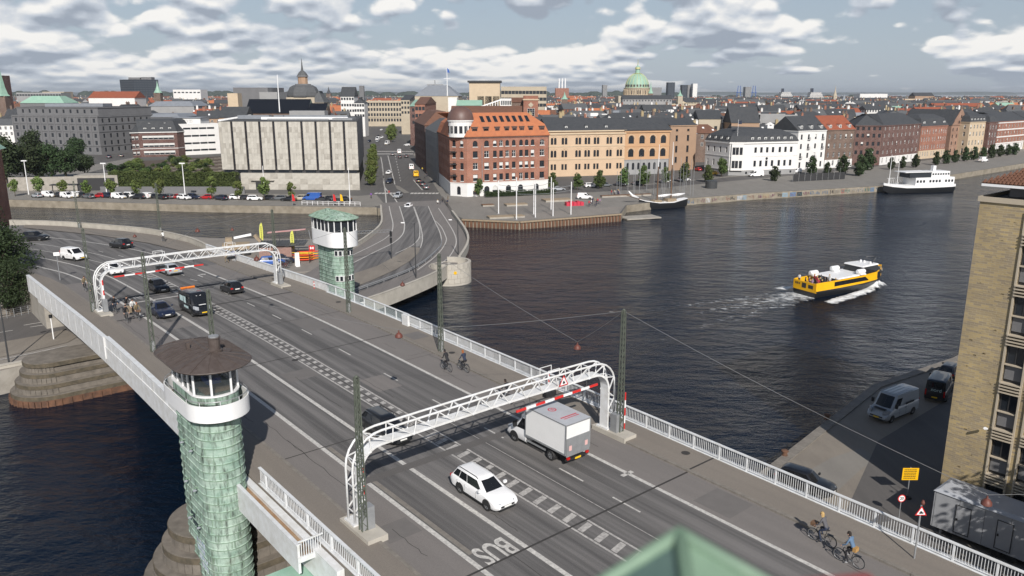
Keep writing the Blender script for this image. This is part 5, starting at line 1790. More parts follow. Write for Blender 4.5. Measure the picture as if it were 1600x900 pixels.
def kayak_stack():
 cols=[(.7,.08,.03),(.75,.3,.02),(.7,.08,.03),(.72,.45,.03)]
 base=at(474,408,LZ)
 for lev in range(4):
  for k in range(2):
   m=MB()
   rr_=[.02,.17,.27,.29,.27,.17,.02]
   rings=[]
   for x,w in zip((-2,-1.4,-.6,0,.6,1.4,2),rr_):
    rings.append([V((x,w*cos(a),.12*(w/.29)**.5*sin(a)+abs(x)**3*.012))for a in[2*pi*j/10 for j in range(10)]])
   m.loft(rings,0,True,True,True)
   o=m.build('kayak',cloth(cols[(lev+k)%4]),None,base+V((k*.75,k*1.2,.25+lev*.42)),.1+k*.04,smooth=True,angle=50)
   tag(o,('upper ' if lev>1 else 'lower ')+('red' if(lev+k)%4 in(0,2)else 'orange')+' kayak in the stack by the channel, '+('front' if k==0 else 'back')+(' top' if lev==3 else ' row'),'kayak','stacked kayaks')
kayak_stack()
rk=at(474,410,LZ)
r=empty('kayak_rack',rk,0,'dark rack holding the stacked kayaks','rack')
for x in(-1.2,1.2):
 m=MB();m.bar((x,-.4,0),(x,-.4,2),.08);m.bar((x,1.8,0),(x,1.8,2),.08)
 for lev in range(4):m.bar((x,-.4,.12+lev*.42),(x,1.8,.12+lev*.42),.06)
 m.build('upright_frame','dark_metal',r)
pvp=at(447,402,LZ)
r=empty('pavilion',pvp,.12,'kayak hire pavilion with dark slatted roof and pink board walls','kiosk')
m=MB();m.box(-4.5,-1,0,1.2,3.2,2.3);m.build('wall',mat('pink_boards',(.32,.2,.17),.8,.5,2),r)
for k in range(17):
 m=MB();m.box(-4.55+k*.34,-1.06,.05,-4.55+k*.34+.3,-1.005,2.25);m.build('board','pink_boards',r)
m=MB();m.box(-4.8,-1.5,2.35,3.6,3.8,2.5);m.build('roof','dark_metal',r)
for k in range(16):
 m=MB();m.box(-4.8+k*.53,-1.5,2.5,-4.8+k*.53+.1,3.8,2.58);m.build('roof_batten','dark_metal',r)
m=MB();m.loft([[V((-3.6,3.0,4.0)),V((3.4,2.4,4.6)),V((3.4,3.4,4.6)),V((-3.6,4.0,4.0))],[V((-3.6,3.0,4.12)),V((3.4,2.4,4.72)),V((3.4,3.4,4.72)),V((-3.6,4.0,4.12))]],0,True,True,True);m.build('roof_sign',mat('pink_sign',(.5,.25,.24),.7,.5,1,c2=(.6,.5,.48)),r)
for x in(-1.5,1.5):
 m=MB();m.bar((x,3.2,2.4),(x,3.2,4.3),.12);m.build('sign_leg','dark_metal',r)
mat('flag_yellow',(.62,.62,.12),.7,.2,3)
for i,(u,v)in enumerate(((407,386),(455,400))):
 p=at(u,v,LZ)
 r=empty('beach_flag',p,0,('left' if i==0 else 'right')+' tall yellow feather flag by the kayak hire','flag','yellow feather flags')
 m=MB();m.tube([(0,0,0),(0,0,3.5),(.15,0,4.4),(.5,0,4.9)],.03,6);m.build('pole','grey_metal',r)
 m=MB();pr=[(.02,1.2),(.62,1.35),(.7,2.5),(.72,3.8),(.6,4.6),(.45,4.9),(.14,4.4),(.02,3.5)]
 m.loft([[V((x,.02*sin(z*3),z))for x,z in pr],[V((x,.02*sin(z*3)+.015,z))for x,z in pr]],0,True,True,True);fl=m.build('flag_cloth','flag_yellow',r)
 m=MB()
 for k in range(7):m.box(.28,-.045,1.7+k*.36,.48,-.03,1.95+k*.36)
 m.build('flag_lettering',cloth((.25,.27,.05)),fl)
p=at(465,416,LZ)
r=empty('sign_board',p,.5,'white A-frame notice board on the island pavement','sign')
for s in(-1,1):
 m=MB();m.loft([[V((-.35,s*.35,0)),V((.35,s*.35,0)),V((.35,s*.4,0)),V((-.35,s*.4,0))],[V((-.35,s*.02,2.4)),V((.35,s*.02,2.4)),V((.35,s*.06,2.4)),V((-.35,s*.06,2.4))]],0,True,True,True);m.build('panel','sign_white',r)
for i in range(9):
 p=at(438+(i%5)*3.2+random.uniform(-1,1),416+(i//5)*3.5,LZ)
 bicycle('parked bicycle in the cluster by the island notice board',p,random.uniform(.5,1.2),'bicycles parked on the island',random.choice([BLK,NVY,(.25,.05,.04),GRY]))
m=MB();m.lathe([(1.6,0),(1.5,.12),(.0,.16)],20,cap=False)
struct(m.build('paving_mound','quay_paving',None,at(472,423,LZ),0))
p=at(441,411,LZ);vehicle('parked_car','suv','paint_car_navy','dark blue car parked by the kayak hire','car',p,.3,'cars parked on the island')
p=at(426,414,LZ);vehicle('parked_car','suv','paint_car_blue','bright blue car half hidden by the bridge parapet','car',p,.3,'cars parked on the island')
p=at(490,400,LZ);r=empty('red_sign',p,0,'round red no-entry sign for boats left of the far tower','sign')
m=MB();m.tube([(0,0,0),(-.6,0,4.8)],.06,6);m.build('pole','grey_metal',r)
m=MB();m.box(-.75,-.1,1.0,.3,-.04,2.0);m.build('sign_panel','sign_red',r)
m=MB();m.box(-.55,-.12,1.3,-.3,-.105,1.75);m.box(-.1,-.12,1.3,.12,-.105,1.75);m.box(-.3,-.12,1.45,-.1,-.105,1.58);m.build('sign_symbol','sign_white',r)
p=at(372,398,LZ);r=empty('excavator',p,.3,'pale crawler crane with black tyres behind the channel parapet','crane')
m=MB();m.box(-2.6,-1.1,1.0,2.2,1.1,2.2);m.build('chassis','wood_pale',r)
m=MB();m.box(-2.0,-.8,2.25,-.8,.8,3.3);m.build('cab','wood_pale',r)
m=MB();m.bar((-.5,0,3.2),(2.6,0,3.7),.3,.4);m.build('boom','sign_white',r)
m=MB();m.bar((3.2,0,3.6),(5.6,-.5,.6),.9,.5);m.build('loading_ramp','wood_pale',r)
for x in(-1.8,0,1.6):
 for y in(-1.2,1.2):
  m=MB();m.lathe([(.62,-.2),(.62,.2)],14);m.v=[(v[0],v[2],v[1])for v in m.v];m.build('wheel','black_rubber',r,(x,y,.62))
  # low road left of the bridge
px_sheet('low_road',[(-40,505),(60,485),(120,476),(150,500),(125,522),(90,530),(0,548),(-40,556)],2.72,'old_asphalt')
px_sheet('verge',[(-60,552),(-2,535),(60,524),(100,515),(125,524),(105,535),(50,548),(0,558),(-60,572)],2.76,'cobbles')
px_line([(-30,528),(0,519.5),(20,516)],.18,2.74);px_line([(47,511),(73,507)],.2,2.74);px_line([(37,508),(68,503)],.2,2.74)
px_line([(0,562),(50,552),(105,540)],.18,2.78)
fe=empty('wire_fence',at(45,490,2.7),0,'grey wire mesh fence behind the low road','fence')
fa,fb2=at(0,500,2.7),at(88,482,2.7)
for k in range(9):
 q=fa.lerp(fb2,k/8)-fe.location
 m=MB();m.bar(q,q+V((0,0,1.2)),.06);m.build('fence_post','grey_metal',fe)
for z in(.12,.4,.66,.92,1.18):
 m=MB();m.bar(fa-fe.location+V((0,0,z)),fb2-fe.location+V((0,0,z)),.025);m.build('fence_wire','grey_metal',fe)
m=MB();m.lathe([(.07,0),(.06,2.7)],8);m.box(-.16,-.12,2.7,.16,.12,3.1,1)
tag(m.build('traffic_signal',['sign_white','black_paint'],None,at(84,530,2.75)),'white post with a small black signal on the cobbled verge','post')
wl=[at(-40,580,3.0),at(0,572,3.0),at(50,562.5,3.0),at(82,556,3.0)]
wall_path('quay_wall','pale concrete wall between the low road and the dark water, lower left',[V((p.x,p.y,2.7))for p in wl],-1.7,.35,.5,'concrete_light','wall')
m=MB()
random.seed(5)
for k in range(16):
 m.lathe([(.2,-.3),(.9,0),(.8,.7),(.2,1.0)],7,c=(random.uniform(-9,5),random.uniform(-1.4,1.6),random.uniform(0,.6)))
tag(m.build('boulder_bank','pier_granite',None,at(20,486,2.7),.5),'bank of boulders under the dark trees at the left edge','stones')
# building kit
def brick_mat(name,c,c2,scale=1.0,dirn=None,mortar=(.3,.27,.24),bw=.5,bh=.16,msize=.015,var=.5):
 m=mat(name,c,.88)
 t,b=nodes_of(name)
 tc=t.nodes.new('ShaderNodeTexCoord')
 sp=t.nodes.new('ShaderNodeSeparateXYZ');t.links.new(tc.outputs['Object'],sp.inputs[0])
 ad=t.nodes.new('ShaderNodeMath');ad.operation='ADD'
 kx,ky=dirn or(.8,.6)
 ad.operation='MULTIPLY_ADD';t.links.new(sp.outputs[0],ad.inputs[0]);ad.inputs[1].default_value=kx
 my=t.nodes.new('ShaderNodeMath');my.operation='MULTIPLY';t.links.new(sp.outputs[1],my.inputs[0]);my.inputs[1].default_value=ky;t.links.new(my.outputs[0],ad.inputs[2])
 cb=t.nodes.new('ShaderNodeCombineXYZ');t.links.new(ad.outputs[0],cb.inputs[0]);t.links.new(sp.outputs[2],cb.inputs[1])
 br=t.nodes.new('ShaderNodeTexBrick')
 br.inputs['Color1'].default_value=(*c,1);br.inputs['Color2'].default_value=(*c2,1);br.inputs['Mortar'].default_value=(*mortar,1)
 br.inputs['Scale'].default_value=scale;br.inputs['Mortar Size'].default_value=msize
 br.inputs['Brick Width'].default_value=bw;br.inputs['Row Height'].default_value=bh
 t.links.new(cb.outputs[0],br.inputs['Vector'])
 n=t.nodes.new('ShaderNodeTexNoise');n.inputs['Scale'].default_value=.35;n.inputs['Detail'].default_value=7
 t.links.new(tc.outputs['Object'],n.inputs['Vector'])
 r=t.nodes.new('ShaderNodeMapRange');r.inputs[1].default_value=.35;r.inputs[2].default_value=.7;r.inputs[4].default_value=var
 t.links.new(n.outputs['Fac'],r.inputs[0])
 mx=t.nodes.new('ShaderNodeMix');mx.data_type='RGBA';t.links.new(r.outputs[0],mx.inputs[0])
 t.links.new(br.outputs['Color'],mx.inputs[6]);mx.inputs[7].default_value=(*[q*.55 for q in c2],1)
 t.links.new(mx.outputs[2],b.inputs['Base Color'])
 return m
def tile_roof(name,c,c2,sc=2.6):
 m=mat(name,c,.75,.7,.8,c2=c2,detail=8)
 t,b=nodes_of(name)
 tc=t.nodes.new('ShaderNodeTexCoord')
 w=t.nodes.new('ShaderNodeTexWave');w.bands_direction='Z';w.inputs['Scale'].default_value=sc;w.inputs['Distortion'].default_value=.3
 t.links.new(tc.outputs['Object'],w.inputs['Vector'])
 bp=t.nodes.new('ShaderNodeBump');bp.inputs['Strength'].default_value=.5;bp.inputs['Distance'].default_value=.06
 t.links.new(w.outputs['Fac'],bp.inputs['Height']);t.links.new(bp.outputs[0],b.inputs['Normal'])
brick_mat('brick_red',(.37,.14,.08),(.28,.10,.058))
brick_mat('brick_dark',(.13,.045,.035),(.09,.035,.03))
brick_mat('brick_brown',(.17,.10,.07),(.12,.075,.055))
brick_mat('brick_pink',(.36,.2,.13),(.27,.15,.1))
brick_mat('brick_yellow',(.47,.355,.17),(.29,.235,.16),1.0,(.6414,-.7672),(.44,.38,.27),.5,.15,.01,.5)
tile_roof('tiles_orange',(.47,.165,.07),(.34,.12,.06))
tile_roof('tiles_red',(.30,.085,.04),(.2,.06,.035))
tile_roof('tiles_brown',(.16,.075,.045),(.1,.05,.035))
tile_roof('slate',(.042,.046,.052),(.07,.072,.075))
tile_roof('slate_pale',(.10,.105,.11),(.07,.072,.075))
mat('roof_zinc',(.26,.28,.31),.5,.5,.6,metal=.2,c2=(.18,.19,.21))
mat('roof_felt',(.045,.046,.048),.85,.6,.5,c2=(.075,.075,.075))
mat('roof_green',(.24,.40,.31),.6,.6,.4,c2=(.33,.48,.39))
mat('stucco_white',(.72,.71,.69),.8,.35,.35,c2=(.55,.54,.52))
mat('stucco_cream',(.55,.44,.31),.8,.45,.4,c2=(.42,.33,.23))
mat('stucco_peach',(.56,.41,.28),.8,.45,.35,c2=(.45,.32,.21))
mat('stucco_orange',(.49,.30,.17),.8,.45,.35,c2=(.40,.24,.13))
mat('stucco_tan',(.36,.24,.16),.85,.5,.3,c2=(.28,.19,.13))
mat('stucco_grey',(.30,.30,.30),.85,.4,.35,c2=(.2,.2,.2))
mat('stone_dark',(.16,.16,.165),.85,.5,.3,c2=(.11,.11,.115))
mat('stone_beige',(.45,.39,.30),.85,.5,.3,c2=(.33,.28,.21))
mat('marble',(.50,.475,.42),.6,.8,.55,.1,c2=(.33,.31,.275),detail=9)
mat('frame_white',(.7,.7,.68),.6)
mat('frame_dark',(.03,.03,.032),.6)
mat('frame_green',(.05,.1,.08),.6)
mat('blind',(.6,.6,.58),.8)
_win={}
def win_mesh(w,h,style='cross',frame='frame_white',glassm='window_glass'):
 k=(round(w,2),round(h,2),style,frame,glassm)
 if k in _win:return _win[k]
 m=MB()
 f=.07
 m.box(0,.05,0,w,.09,h,1)
 for a in((0,0,f,h),(w-f,0,w,h),(f,0,w-f,f),(f,h-f,w-f,h)):m.box(a[0],0,a[1],a[2],.05,a[3],0)
 if style in('cross','two'):m.box(w/2-.035,.01,f,w/2+.035,.05,h-f,0)
 if style=='cross':m.box(f,.012,h*.62,w-f,.048,h*.62+.06,0)
 if style=='grid':
  for i in(1,2):m.box(w*i/3-.025,.01,f,w*i/3+.025,.05,h-f,0)
  for i in(1,2,3):m.box(f,.012,h*i/4-.02,w-f,.048,h*i/4+.02,0)
 if style=='blind':m.box(f,.02,h*.45,w-f,.046,h-f,2)
 me=m.mesh('window',[frame,glassm,'blind'])
 _win[k]=me
 return me
def wall_holes(m,a,b,z0,z1,ops,mi=0,depth=.28):
 """wall from a to b (left to right seen from outside) with recessed openings (x0, x1, za, zb, arch)"""
 a,b=V((a[0],a[1],0)),V((b[0],b[1],0))
 d=b-a;L=d.length;d.normalize();inw=V((-d.y,d.x,0))
 def pt(x,z,y=0.0):return a+d*x+inw*y+V((0,0,z))
 ops=[o for o in ops if o[0]>.02 and o[1]<L-.02]
 xs=sorted(set([0,L]+[q for o in ops for q in o[:2]]));zs=sorted(set([z0,z1]+[q for o in ops for q in o[2:4]]))
 for i in range(len(xs)-1):
  run=None
  for j in range(len(zs)-1):
   xc,zc=(xs[i]+xs[i+1])/2,(zs[j]+zs[j+1])/2
   hole=any(o[0]<xc<o[1]and o[2]<zc<o[3]for o in ops)
   if hole:
    if run is not None:m.quad(pt(xs[i],run),pt(xs[i+1],run),pt(xs[i+1],zs[j]),pt(xs[i],zs[j]),mi);run=None
   elif run is None:run=zs[j]
  if run is not None:m.quad(pt(xs[i],run),pt(xs[i+1],run),pt(xs[i+1],zs[-1]),pt(xs[i],zs[-1]),mi)
 for o in ops:
  x0,x1,za,zb,arch=o
  r=(x1-x0)/2
  zt=zb-r if arch else zb
  m.quad(pt(x0,za),pt(x1,za),pt(x1,za,depth),pt(x0,za,depth),mi)
  m.quad(pt(x0,zt),pt(x0,za),pt(x0,za,depth),pt(x0,zt,depth),mi)
  m.quad(pt(x1,za),pt(x1,zt),pt(x1,zt,depth),pt(x1,za,depth),mi)
  if not arch:m.quad(pt(x1,zb),pt(x0,zb),pt(x0,zb,depth),pt(x1,zb,depth),mi)
  else:
   n=4;xc=(x0+x1)/2
   for s in(-1,1):
    arc=[(xc+s*r*cos(pi/2*k/n),zt+r*sin(pi/2*k/n))for k in range(n+1)]
    cor=(xc+s*r,zb)
    for p,q in zip(arc[:-1],arc[1:]):
     f=[pt(*cor),pt(*p),pt(*q)]
     m.poly(f if s<0 else f[::-1],mi)
     g=[pt(*p),pt(*q),pt(q[0],q[1],depth),pt(p[0],p[1],depth)]
     m.poly(g if s<0 else g[::-1],mi)
 return a,d,inw
def inset(pts,k):
 n=len(pts);out=[]
 P_=[V((p[0],p[1]))for p in pts]
 ks=k if isinstance(k,(list,tuple))else[k]*n
 lines=[]
 for i in range(n):
  a,b=P_[i],P_[(i+1)%n];d=(b-a).normalized();nn=V((-d.y,d.x))
  lines.append((a+nn*ks[i],d))
 for i in range(n):
  (p,d),(q,e)=lines[i-1],lines[i]
  den=d.x*e.y-d.y*e.x
  if abs(den)<1e-6:out.append(q);continue
  t=((q.x-p.x)*e.y-(q.y-p.y)*e.x)/den
  out.append(p+d*t)
 return out
def cols(L,n,m0=1.5,m1=None,skip=()):
 m1=m0 if m1 is None else m1
 if n==1:return[L/2]
 return[m0+(L-m0-m1)*i/(n-1)for i in range(n)if i not in skip]
class Bldg:
 def __init__(self,name,label,pts,z0,z1,wall,group=None,cat='building'):
  c=sum((V((p[0],p[1],0))for p in pts),V())/len(pts)
  self.c=V((c.x,c.y,z0))
  self.root=empty(name,self.c,0,label,cat,group)
  self.p=[V((p[0]-c.x,p[1]-c.y))for p in pts]
  self.n=len(pts);self.h=z1-z0
  self.wall=wall;self.ops={};self.wins=[]
  self.bands=[]
 def L(self,e):return(self.p[(e+1)%self.n]-self.p[e]).length
 def row(self,e,z,h,w,xs,arch=False,style='cross',frame='frame_white',sill=None,hood=None,glassm='window_glass'):
  if isinstance(xs,int):xs=cols(self.L(e),xs,self.L(e)/xs/2)
  for x in xs:
   st0=style;style='blind' if style=='cross' and random.random()<.17 else style
   self.ops.setdefault(e,[]).append((x-w/2,x+w/2,z,z+h,arch))
   self.wins.append((e,x,z,w,h,style,frame,sill,glassm));style=st0
 def walls(self,zones=None,skip=()):
  """zones: list of (top height, material); windows cut through all"""
  zones=zones or[(self.h,self.wall)]
  mats=[z[1]for z in zones]
  m=MB()
  for e in range(self.n):
   if e in skip:continue
   a,b=self.p[e],self.p[(e+1)%self.n]
   zl=0
   for i,(zt,_)in enumerate(zones):
    ops=[o for o in self.ops.get(e,[])if o[2]>=zl-.01 and o[3]<=zt+.01]
    wall_holes(m,a,b,zl,zt,ops,i);zl=zt
  m.build('wall',mats,self.root)
  for e,x,z,w,h,st,fr,sill,gl in self.wins:
   a,b=self.p[e],self.p[(e+1)%self.n]
   d=(b-a).normalized();q=a+d*(x-w/2);inw=V((-d.y,d.x))
   q=q+inw*.16
   o=link('window',win_mesh(w,h,st,fr,gl),self.root,(q.x,q.y,z),atan2(d.y,d.x))
   if sill:
    k=('sill',round(w,2),sill)
    if k not in _win:
     mm=MB();mm.box(-.1,-.26,-.16,w+.1,-.08,0);_win[k]=mm.mesh('sill',sill)
    link('sill',_win[k],o,(0,0,0))
 def band(self,z,h,out,mt,name='cornice',edges=None):
  m=MB();big=inset(self.p,-out)
  for e in(edges if edges is not None else range(self.n)):
   a,b=self.p[e],self.p[(e+1)%self.n];A,Bq=big[e],big[(e+1)%self.n]
   r0=[V((a.x,a.y,z)),V((A.x,A.y,z)),V((A.x,A.y,z+h)),V((a.x,a.y,z+h))]
   r1=[V((b.x,b.y,z)),V((Bq.x,Bq.y,z)),V((Bq.x,Bq.y,z+h)),V((b.x,b.y,z+h))]
   m.loft([r0,r1],0,True,True,True)
  return m.build(name,mt,self.root)
 def roof(self,kind,mt,*a,over=.3,name='roof'):
  m=MB();H=self.h
  base=inset(self.p,-over)
  if kind=='flat':
   m.prism(self.p,H-.02,H+.02,0);o=m.build(name,mt,self.root)
   if a:
    self.band(H,a[0],.02,self.wall,'parapet')
   return o
  if kind=='hip':
   h,ins=a;top=inset(self.p,ins)
   m.loft([[V((p.x,p.y,H))for p in base],[V((p.x,p.y,H+h))for p in top]],0,True,True,True)
  elif kind=='mansard':
   h1,i1,h2,i2=a;t1=inset(self.p,i1);t2=inset(self.p,i2)
   m.loft([[V((p.x,p.y,H))for p in base],[V((p.x,p.y,H+h1))for p in t1],[V((p.x,p.y,H+h1+h2))for p in t2]],0,True,True,True)
  elif kind=='gable':
   h=a[0]
   p=base
   if self.n==4:
    r0=(p[0]+p[3])/2;r1=(p[1]+p[2])/2
    if len(a)>1 and a[1]:p=p[1:]+p[:1];r0=(p[0]+p[3])/2;r1=(p[1]+p[2])/2
    q=[V((v.x,v.y,H))for v in p];R0=V((r0.x,r0.y,H+h));R1=V((r1.x,r1.y,H+h))
    m.quad(q[0],q[1],R1,R0);m.quad(q[2],q[3],R0,R1);m.poly((q[1],q[2],R1));m.poly((q[3],q[0],R0));m.poly(q[::-1])
  return m.build(name,mt,self.root)
 def dormers(self,e,n,z,h,w,ins0,mt='slate',frame='frame_white',m0=2,arch=False,out=.25,xs=None):
  a,b=self.p[e],self.p[(e+1)%self.n];d=(b-a).normalized();inw=V((-d.y,d.x))
  for x in(xs or cols((b-a).length,n,m0)):
   q=a+d*x+inw*ins0
   mm=MB();mm.box(-w/2,0,0,w/2,2.2,h)
   mm.loft([[V((-w/2-.12,-.12,h)),V((w/2+.12,-.12,h)),V((w/2+.12,2.4,h)),V((-w/2-.12,2.4,h))],[V((-w*.25,-.06,h+.35)),V((w*.25,-.06,h+.35)),V((w*.25,2.4,h+.35)),V((-w*.25,2.4,h+.35))]],1,True,True,True)
   k=('dormer',round(w,2),round(h,2),mt,frame)
   if k not in _win:_win[k]=mm.mesh('dormer',[frame,mt])
   o=link('dormer',_win[k],self.root,(q.x,q.y,self.h+z),atan2(d.y,d.x))
   link('window',win_mesh(w*.72,h*.75,'two',frame),o,(-w*.36,-.06,h*.12))
 def skylights(self,e,n,zf,z1,i1,i0,w,h,m0=3):
  """roof windows lying on a slope that rises z1 over an inset i1 starting at inset i0"""
  a,b=self.p[e],self.p[(e+1)%self.n];d=(b-a).normalized();inw=V((-d.y,d.x))
  ang=atan2(z1,i1)
  k=('sky',w,h)
  if k not in _win:
   mm=MB();mm.box(-w/2,0,.0,w/2,h,.07,0);mm.box(-w/2+.1,.1,.07,w/2-.1,h-.1,.085,1);_win[k]=mm.mesh('roof_window',['frame_dark','window_glass'])
  for x in cols((b-a).length,n,m0):
   q=a+d*x+inw*(i0+i1*zf)
   o=link('roof_window',_win[k],self.root,(q.x,q.y,self.h+zf*z1+.04))
   o.rotation_euler=(ang,0,atan2(d.y,d.x))
 def chimneys(self,spots,mt='brick_red',h=1.6):
  for x,y,z in spots:
   mm=MB();mm.box(-.45,-.35,-1.5,.45,.35,h);mm.box(-.52,-.42,h,.52,.42,h+.15);mm.lathe([(.13,h+.15),(.11,h+.6)],8,c=(-.2,0,0));mm.lathe([(.13,h+.15),(.11,h+.6)],8,c=(.2,0,0))
   k=('chim',mt,h)
   if k not in _win:_win[k]=mm.mesh('chimney',mt)
   link('chimney',_win[k],self.root,(x,y,self.h+z))
def eave(u,v,z):
 p=at(u,v,z);return(p.x,p.y)
def quad_from(p,q,depth):
 d=V((q[0]-p[0],q[1]-p[1])).normalized();n=V((-d.y,d.x))*depth
 return[p,q,(q[0]+n.x,q[1]+n.y),(p[0]+n.x,p[1]+n.y)]
 # the bank: marble slabs between dark slots
z1=23.2
p,q=eave(341,190,z1),eave(557,190.3,z1)
nb=Bldg('bank_building','large pale marble-clad bank building with dark vertical slots on the quay',[p,q,(q[0]-9.0,q[1]+59),(p[0]-9.0,p[1]+59)],8.2,z1,'marble')
m=MB();core=inset(nb.p,.5);m.prism(core,-6.2,nb.h-.05,0);m.build('core','frame_dark',nb.root)
def slab_face(e,n):
 a,b=nb.p[e],nb.p[(e+1)%4];d=(b-a).normalized();inw=V((-d.y,d.x));L=(b-a).length
 gap=.75;w=(L-gap*(n-1))/n
 for i in range(n):
  x0=i*(w+gap)
  q0=a+d*x0
  ang=atan2(d.y,d.x)
  pn_=empty('panel',(q0.x,q0.y,0),ang);pn_.parent=nb.root
  m=MB();m.box(0,.1,.0,w,.5,nb.h)
  o=m.build('panel_backing','marble',pn_)
  rows,cc=9,4
  for r in range(rows):
   for c_ in range(cc):
    mm=MB();j=random.uniform(0,.03)
    mm.box(w*c_/cc+.012,.0-j,nb.h*r/rows+.012,w*(c_+1)/cc-.012,.1,nb.h*(r+1)/rows-.012)
    mm.build('stone_slab','marble' if random.random()<.75 else 'marble_dark',pn_)
  if i<n-1:
   for zz_ in range(5):
    mm=MB();mm.box(w+.22,.3,1.2+zz_*2.9,w+.52,.36,3.4+zz_*2.9);mm.build('slot_window','window_glass',pn_)
   for xx in(w+.05,w+gap-.05):
    mm=MB();mm.box(xx-.05,.05,0,xx+.05,.5,nb.h);mm.build('slot_fin','copper_brown',pn_)
mat('marble_dark',(.41,.385,.335),.6,.8,.7,c2=(.27,.25,.22),detail=9)
slab_face(0,10)
m=MB();a,b,c_=nb.p[1],nb.p[2],nb.p[3]
m.prism([nb.p[1]+(nb.p[0]-nb.p[1]).normalized()*.6,nb.p[1],nb.p[2],nb.p[2]+(nb.p[3]-nb.p[2]).normalized()*.6],0,nb.h,0);m.build('street_side_wall','stone_dark',nb.root)  # street side in dark stone instead of marble, painting in its shade
m=MB();m.prism([nb.p[0],nb.p[0]+(nb.p[1]-nb.p[0]).normalized()*.6,nb.p[3]+(nb.p[2]-nb.p[3]).normalized()*.6,nb.p[3]],0,nb.h,0);m.build('garden_side_wall','marble',nb.root)
m=MB();rf=inset(nb.p,.05);m.prism(rf,nb.h,nb.h+.12,0);m.build('roof','roof_felt',nb.root)
ln=nb.p
d0=(ln[1]-ln[0]).normalized();d1=(ln[3]-ln[0]).normalized()
for k in range(26):
 mm=MB();mm.box(-.25,-.4,0,.25,.4,.5);q_=ln[0]+d1*(1+k*2.3)+d0*.3;mm.build('roof_vent','sign_white',nb.root,(q_.x,q_.y,nb.h+.1),atan2(d1.y,d1.x))
for(f0,f1,g,w_,hh,mt_)in((.25,.92,.30,.9,.8,'sign_white'),(.32,.78,.18,.5,.5,'grey_metal'),(.3,.9,.55,1.2,1.0,'roof_zinc'),(.05,.3,.4,3,1.2,'roof_zinc'),(.82,.97,.25,6,.6,'grey_metal'),(.4,.7,.8,5,2.2,'stucco_grey')):
 q0=ln[0]+(ln[1]-ln[0])*f0+d1*(62*g);L_=(ln[1]-ln[0]).length*(f1-f0)
 mm=MB();mm.box(0,-w_/2,0,L_,w_/2,hh);mm.build('roof_plant',mt_,nb.root,(q0.x,q0.y,nb.h+.12),atan2(d0.y,d0.x))
pl=[nb.p[0]+d0*6-d1*1.4,nb.p[1]+d0*.2-d1*1.4,nb.p[1]+d0*.2+d1*2,nb.p[0]+d0*6+d1*2]
m=MB();m.prism(pl,2-8.2,-1.0,0);m.build('plinth','marble',nb.root)
for r in range(3):
 for c_ in range(16):
  mm=MB();L_=(pl[1]-pl[0]).length;q_=pl[0]+d0*(L_*c_/16)
  mm.box(.02,-.05-random.uniform(0,.02),0,L_/16-.02,.0,1.7);mm.build('stone_slab',random.choice(['marble','marble','marble_dark']),nb.root,(q_.x,q_.y,-6.15+r*1.73),atan2(d0.y,d0.x))
q_=pl[0]+d0*6
mm=MB();mm.box(-1.3,-.12,0,1.3,-.06,2.4,0);mm.box(-2.6,-.8,2.9,4.8,.0,3.05,1);mm.build('entrance',['frame_dark','concrete'],nb.root,(q_.x,q_.y,-6.2),atan2(d0.y,d0.x))
for i in range(10):
 q_=nb.p[0]+(nb.p[1]-nb.p[0])*((i+.5)/10)
 mm=MB();mm.box(-1.6,0,0,1.6,.1,.85);mm.build('window','window_glass',nb.root,(q_.x+inset(nb.p,.35)[0].x-nb.p[0].x if False else q_.x-d1.x*-.32,q_.y+d1.y*.32,-.95),atan2(d0.y,d0.x))
 # red brick corner house with orange roof
ze=19.6
C_=eave(729,213.5,ze);D_=eave(857,210.5,ze)
dd=V((D_[0]-C_[0],D_[1]-C_[1])).normalized();nn=V((-dd.y,dd.x))
B_=(C_[0]-5.2,C_[1]+2.6)
sd=V((-.2,.98)).normalized()
A_=(B_[0]+sd.x*30,B_[1]+sd.y*30)
E_=(D_[0]+nn.x*15,D_[1]+nn.y*15)
F_=(A_[0]+13,A_[1]+2)
rb=Bldg('corner_house','red brick corner house with orange tiled roof and copper corner dome',[B_,C_,D_,E_,(C_[0]+nn.x*15+4,C_[1]+nn.y*15),F_,A_],2,ze,'brick_red')
for i,z in enumerate((4.6,8.0,11.4,14.6)):
 pos=[3.0,7.6,11.4,13.9,16.4,19.3,22.2,24.6,27.0,rb.L(1)-2.2]
 pos=[rb.L(1)*f for f in(.10,.235,.335,.41,.485,.565,.655,.725,.80,.92)]
 for k,x in enumerate(pos):
  rb.row(1,z,1.9 if i<3 else 1.75,1.5 if k in(0,1,9)else 1.15,[x],arch=(i==3),style='cross',frame='frame_white' if random.random()<.35 else 'frame_dark',sill='stucco_white')
 for x in(1.5,4.1):rb.row(0,z,1.9,1.1,[x],arch=i>1,style='cross',frame='frame_dark',sill='stucco_white')
 rb.row(6,z,1.9,1.15,cols(30,9,2.2),style='cross',frame='frame_dark')
for x in[rb.L(1)*f for f in(.1,.235,.335,.5,.65,.85)]:rb.row(1,.55,2.4,1.7,[x],arch=True,style='cross',frame='frame_dark')
rb.row(0,.5,2.5,1.3,[2.9],arch=True,frame='frame_dark')
rb.walls([(3.9,'stucco_white'),(rb.h,'brick_red')])
rb.band(3.9,.18,.12,'stucco_white');rb.band(rb.h-.55,.35,.18,'brick_dark');rb.band(rb.h-.15,.3,.4,'tiles_orange','eaves')
rb.roof('mansard','tiles_orange',3.2,.9,3.4,4.9,over=.35)
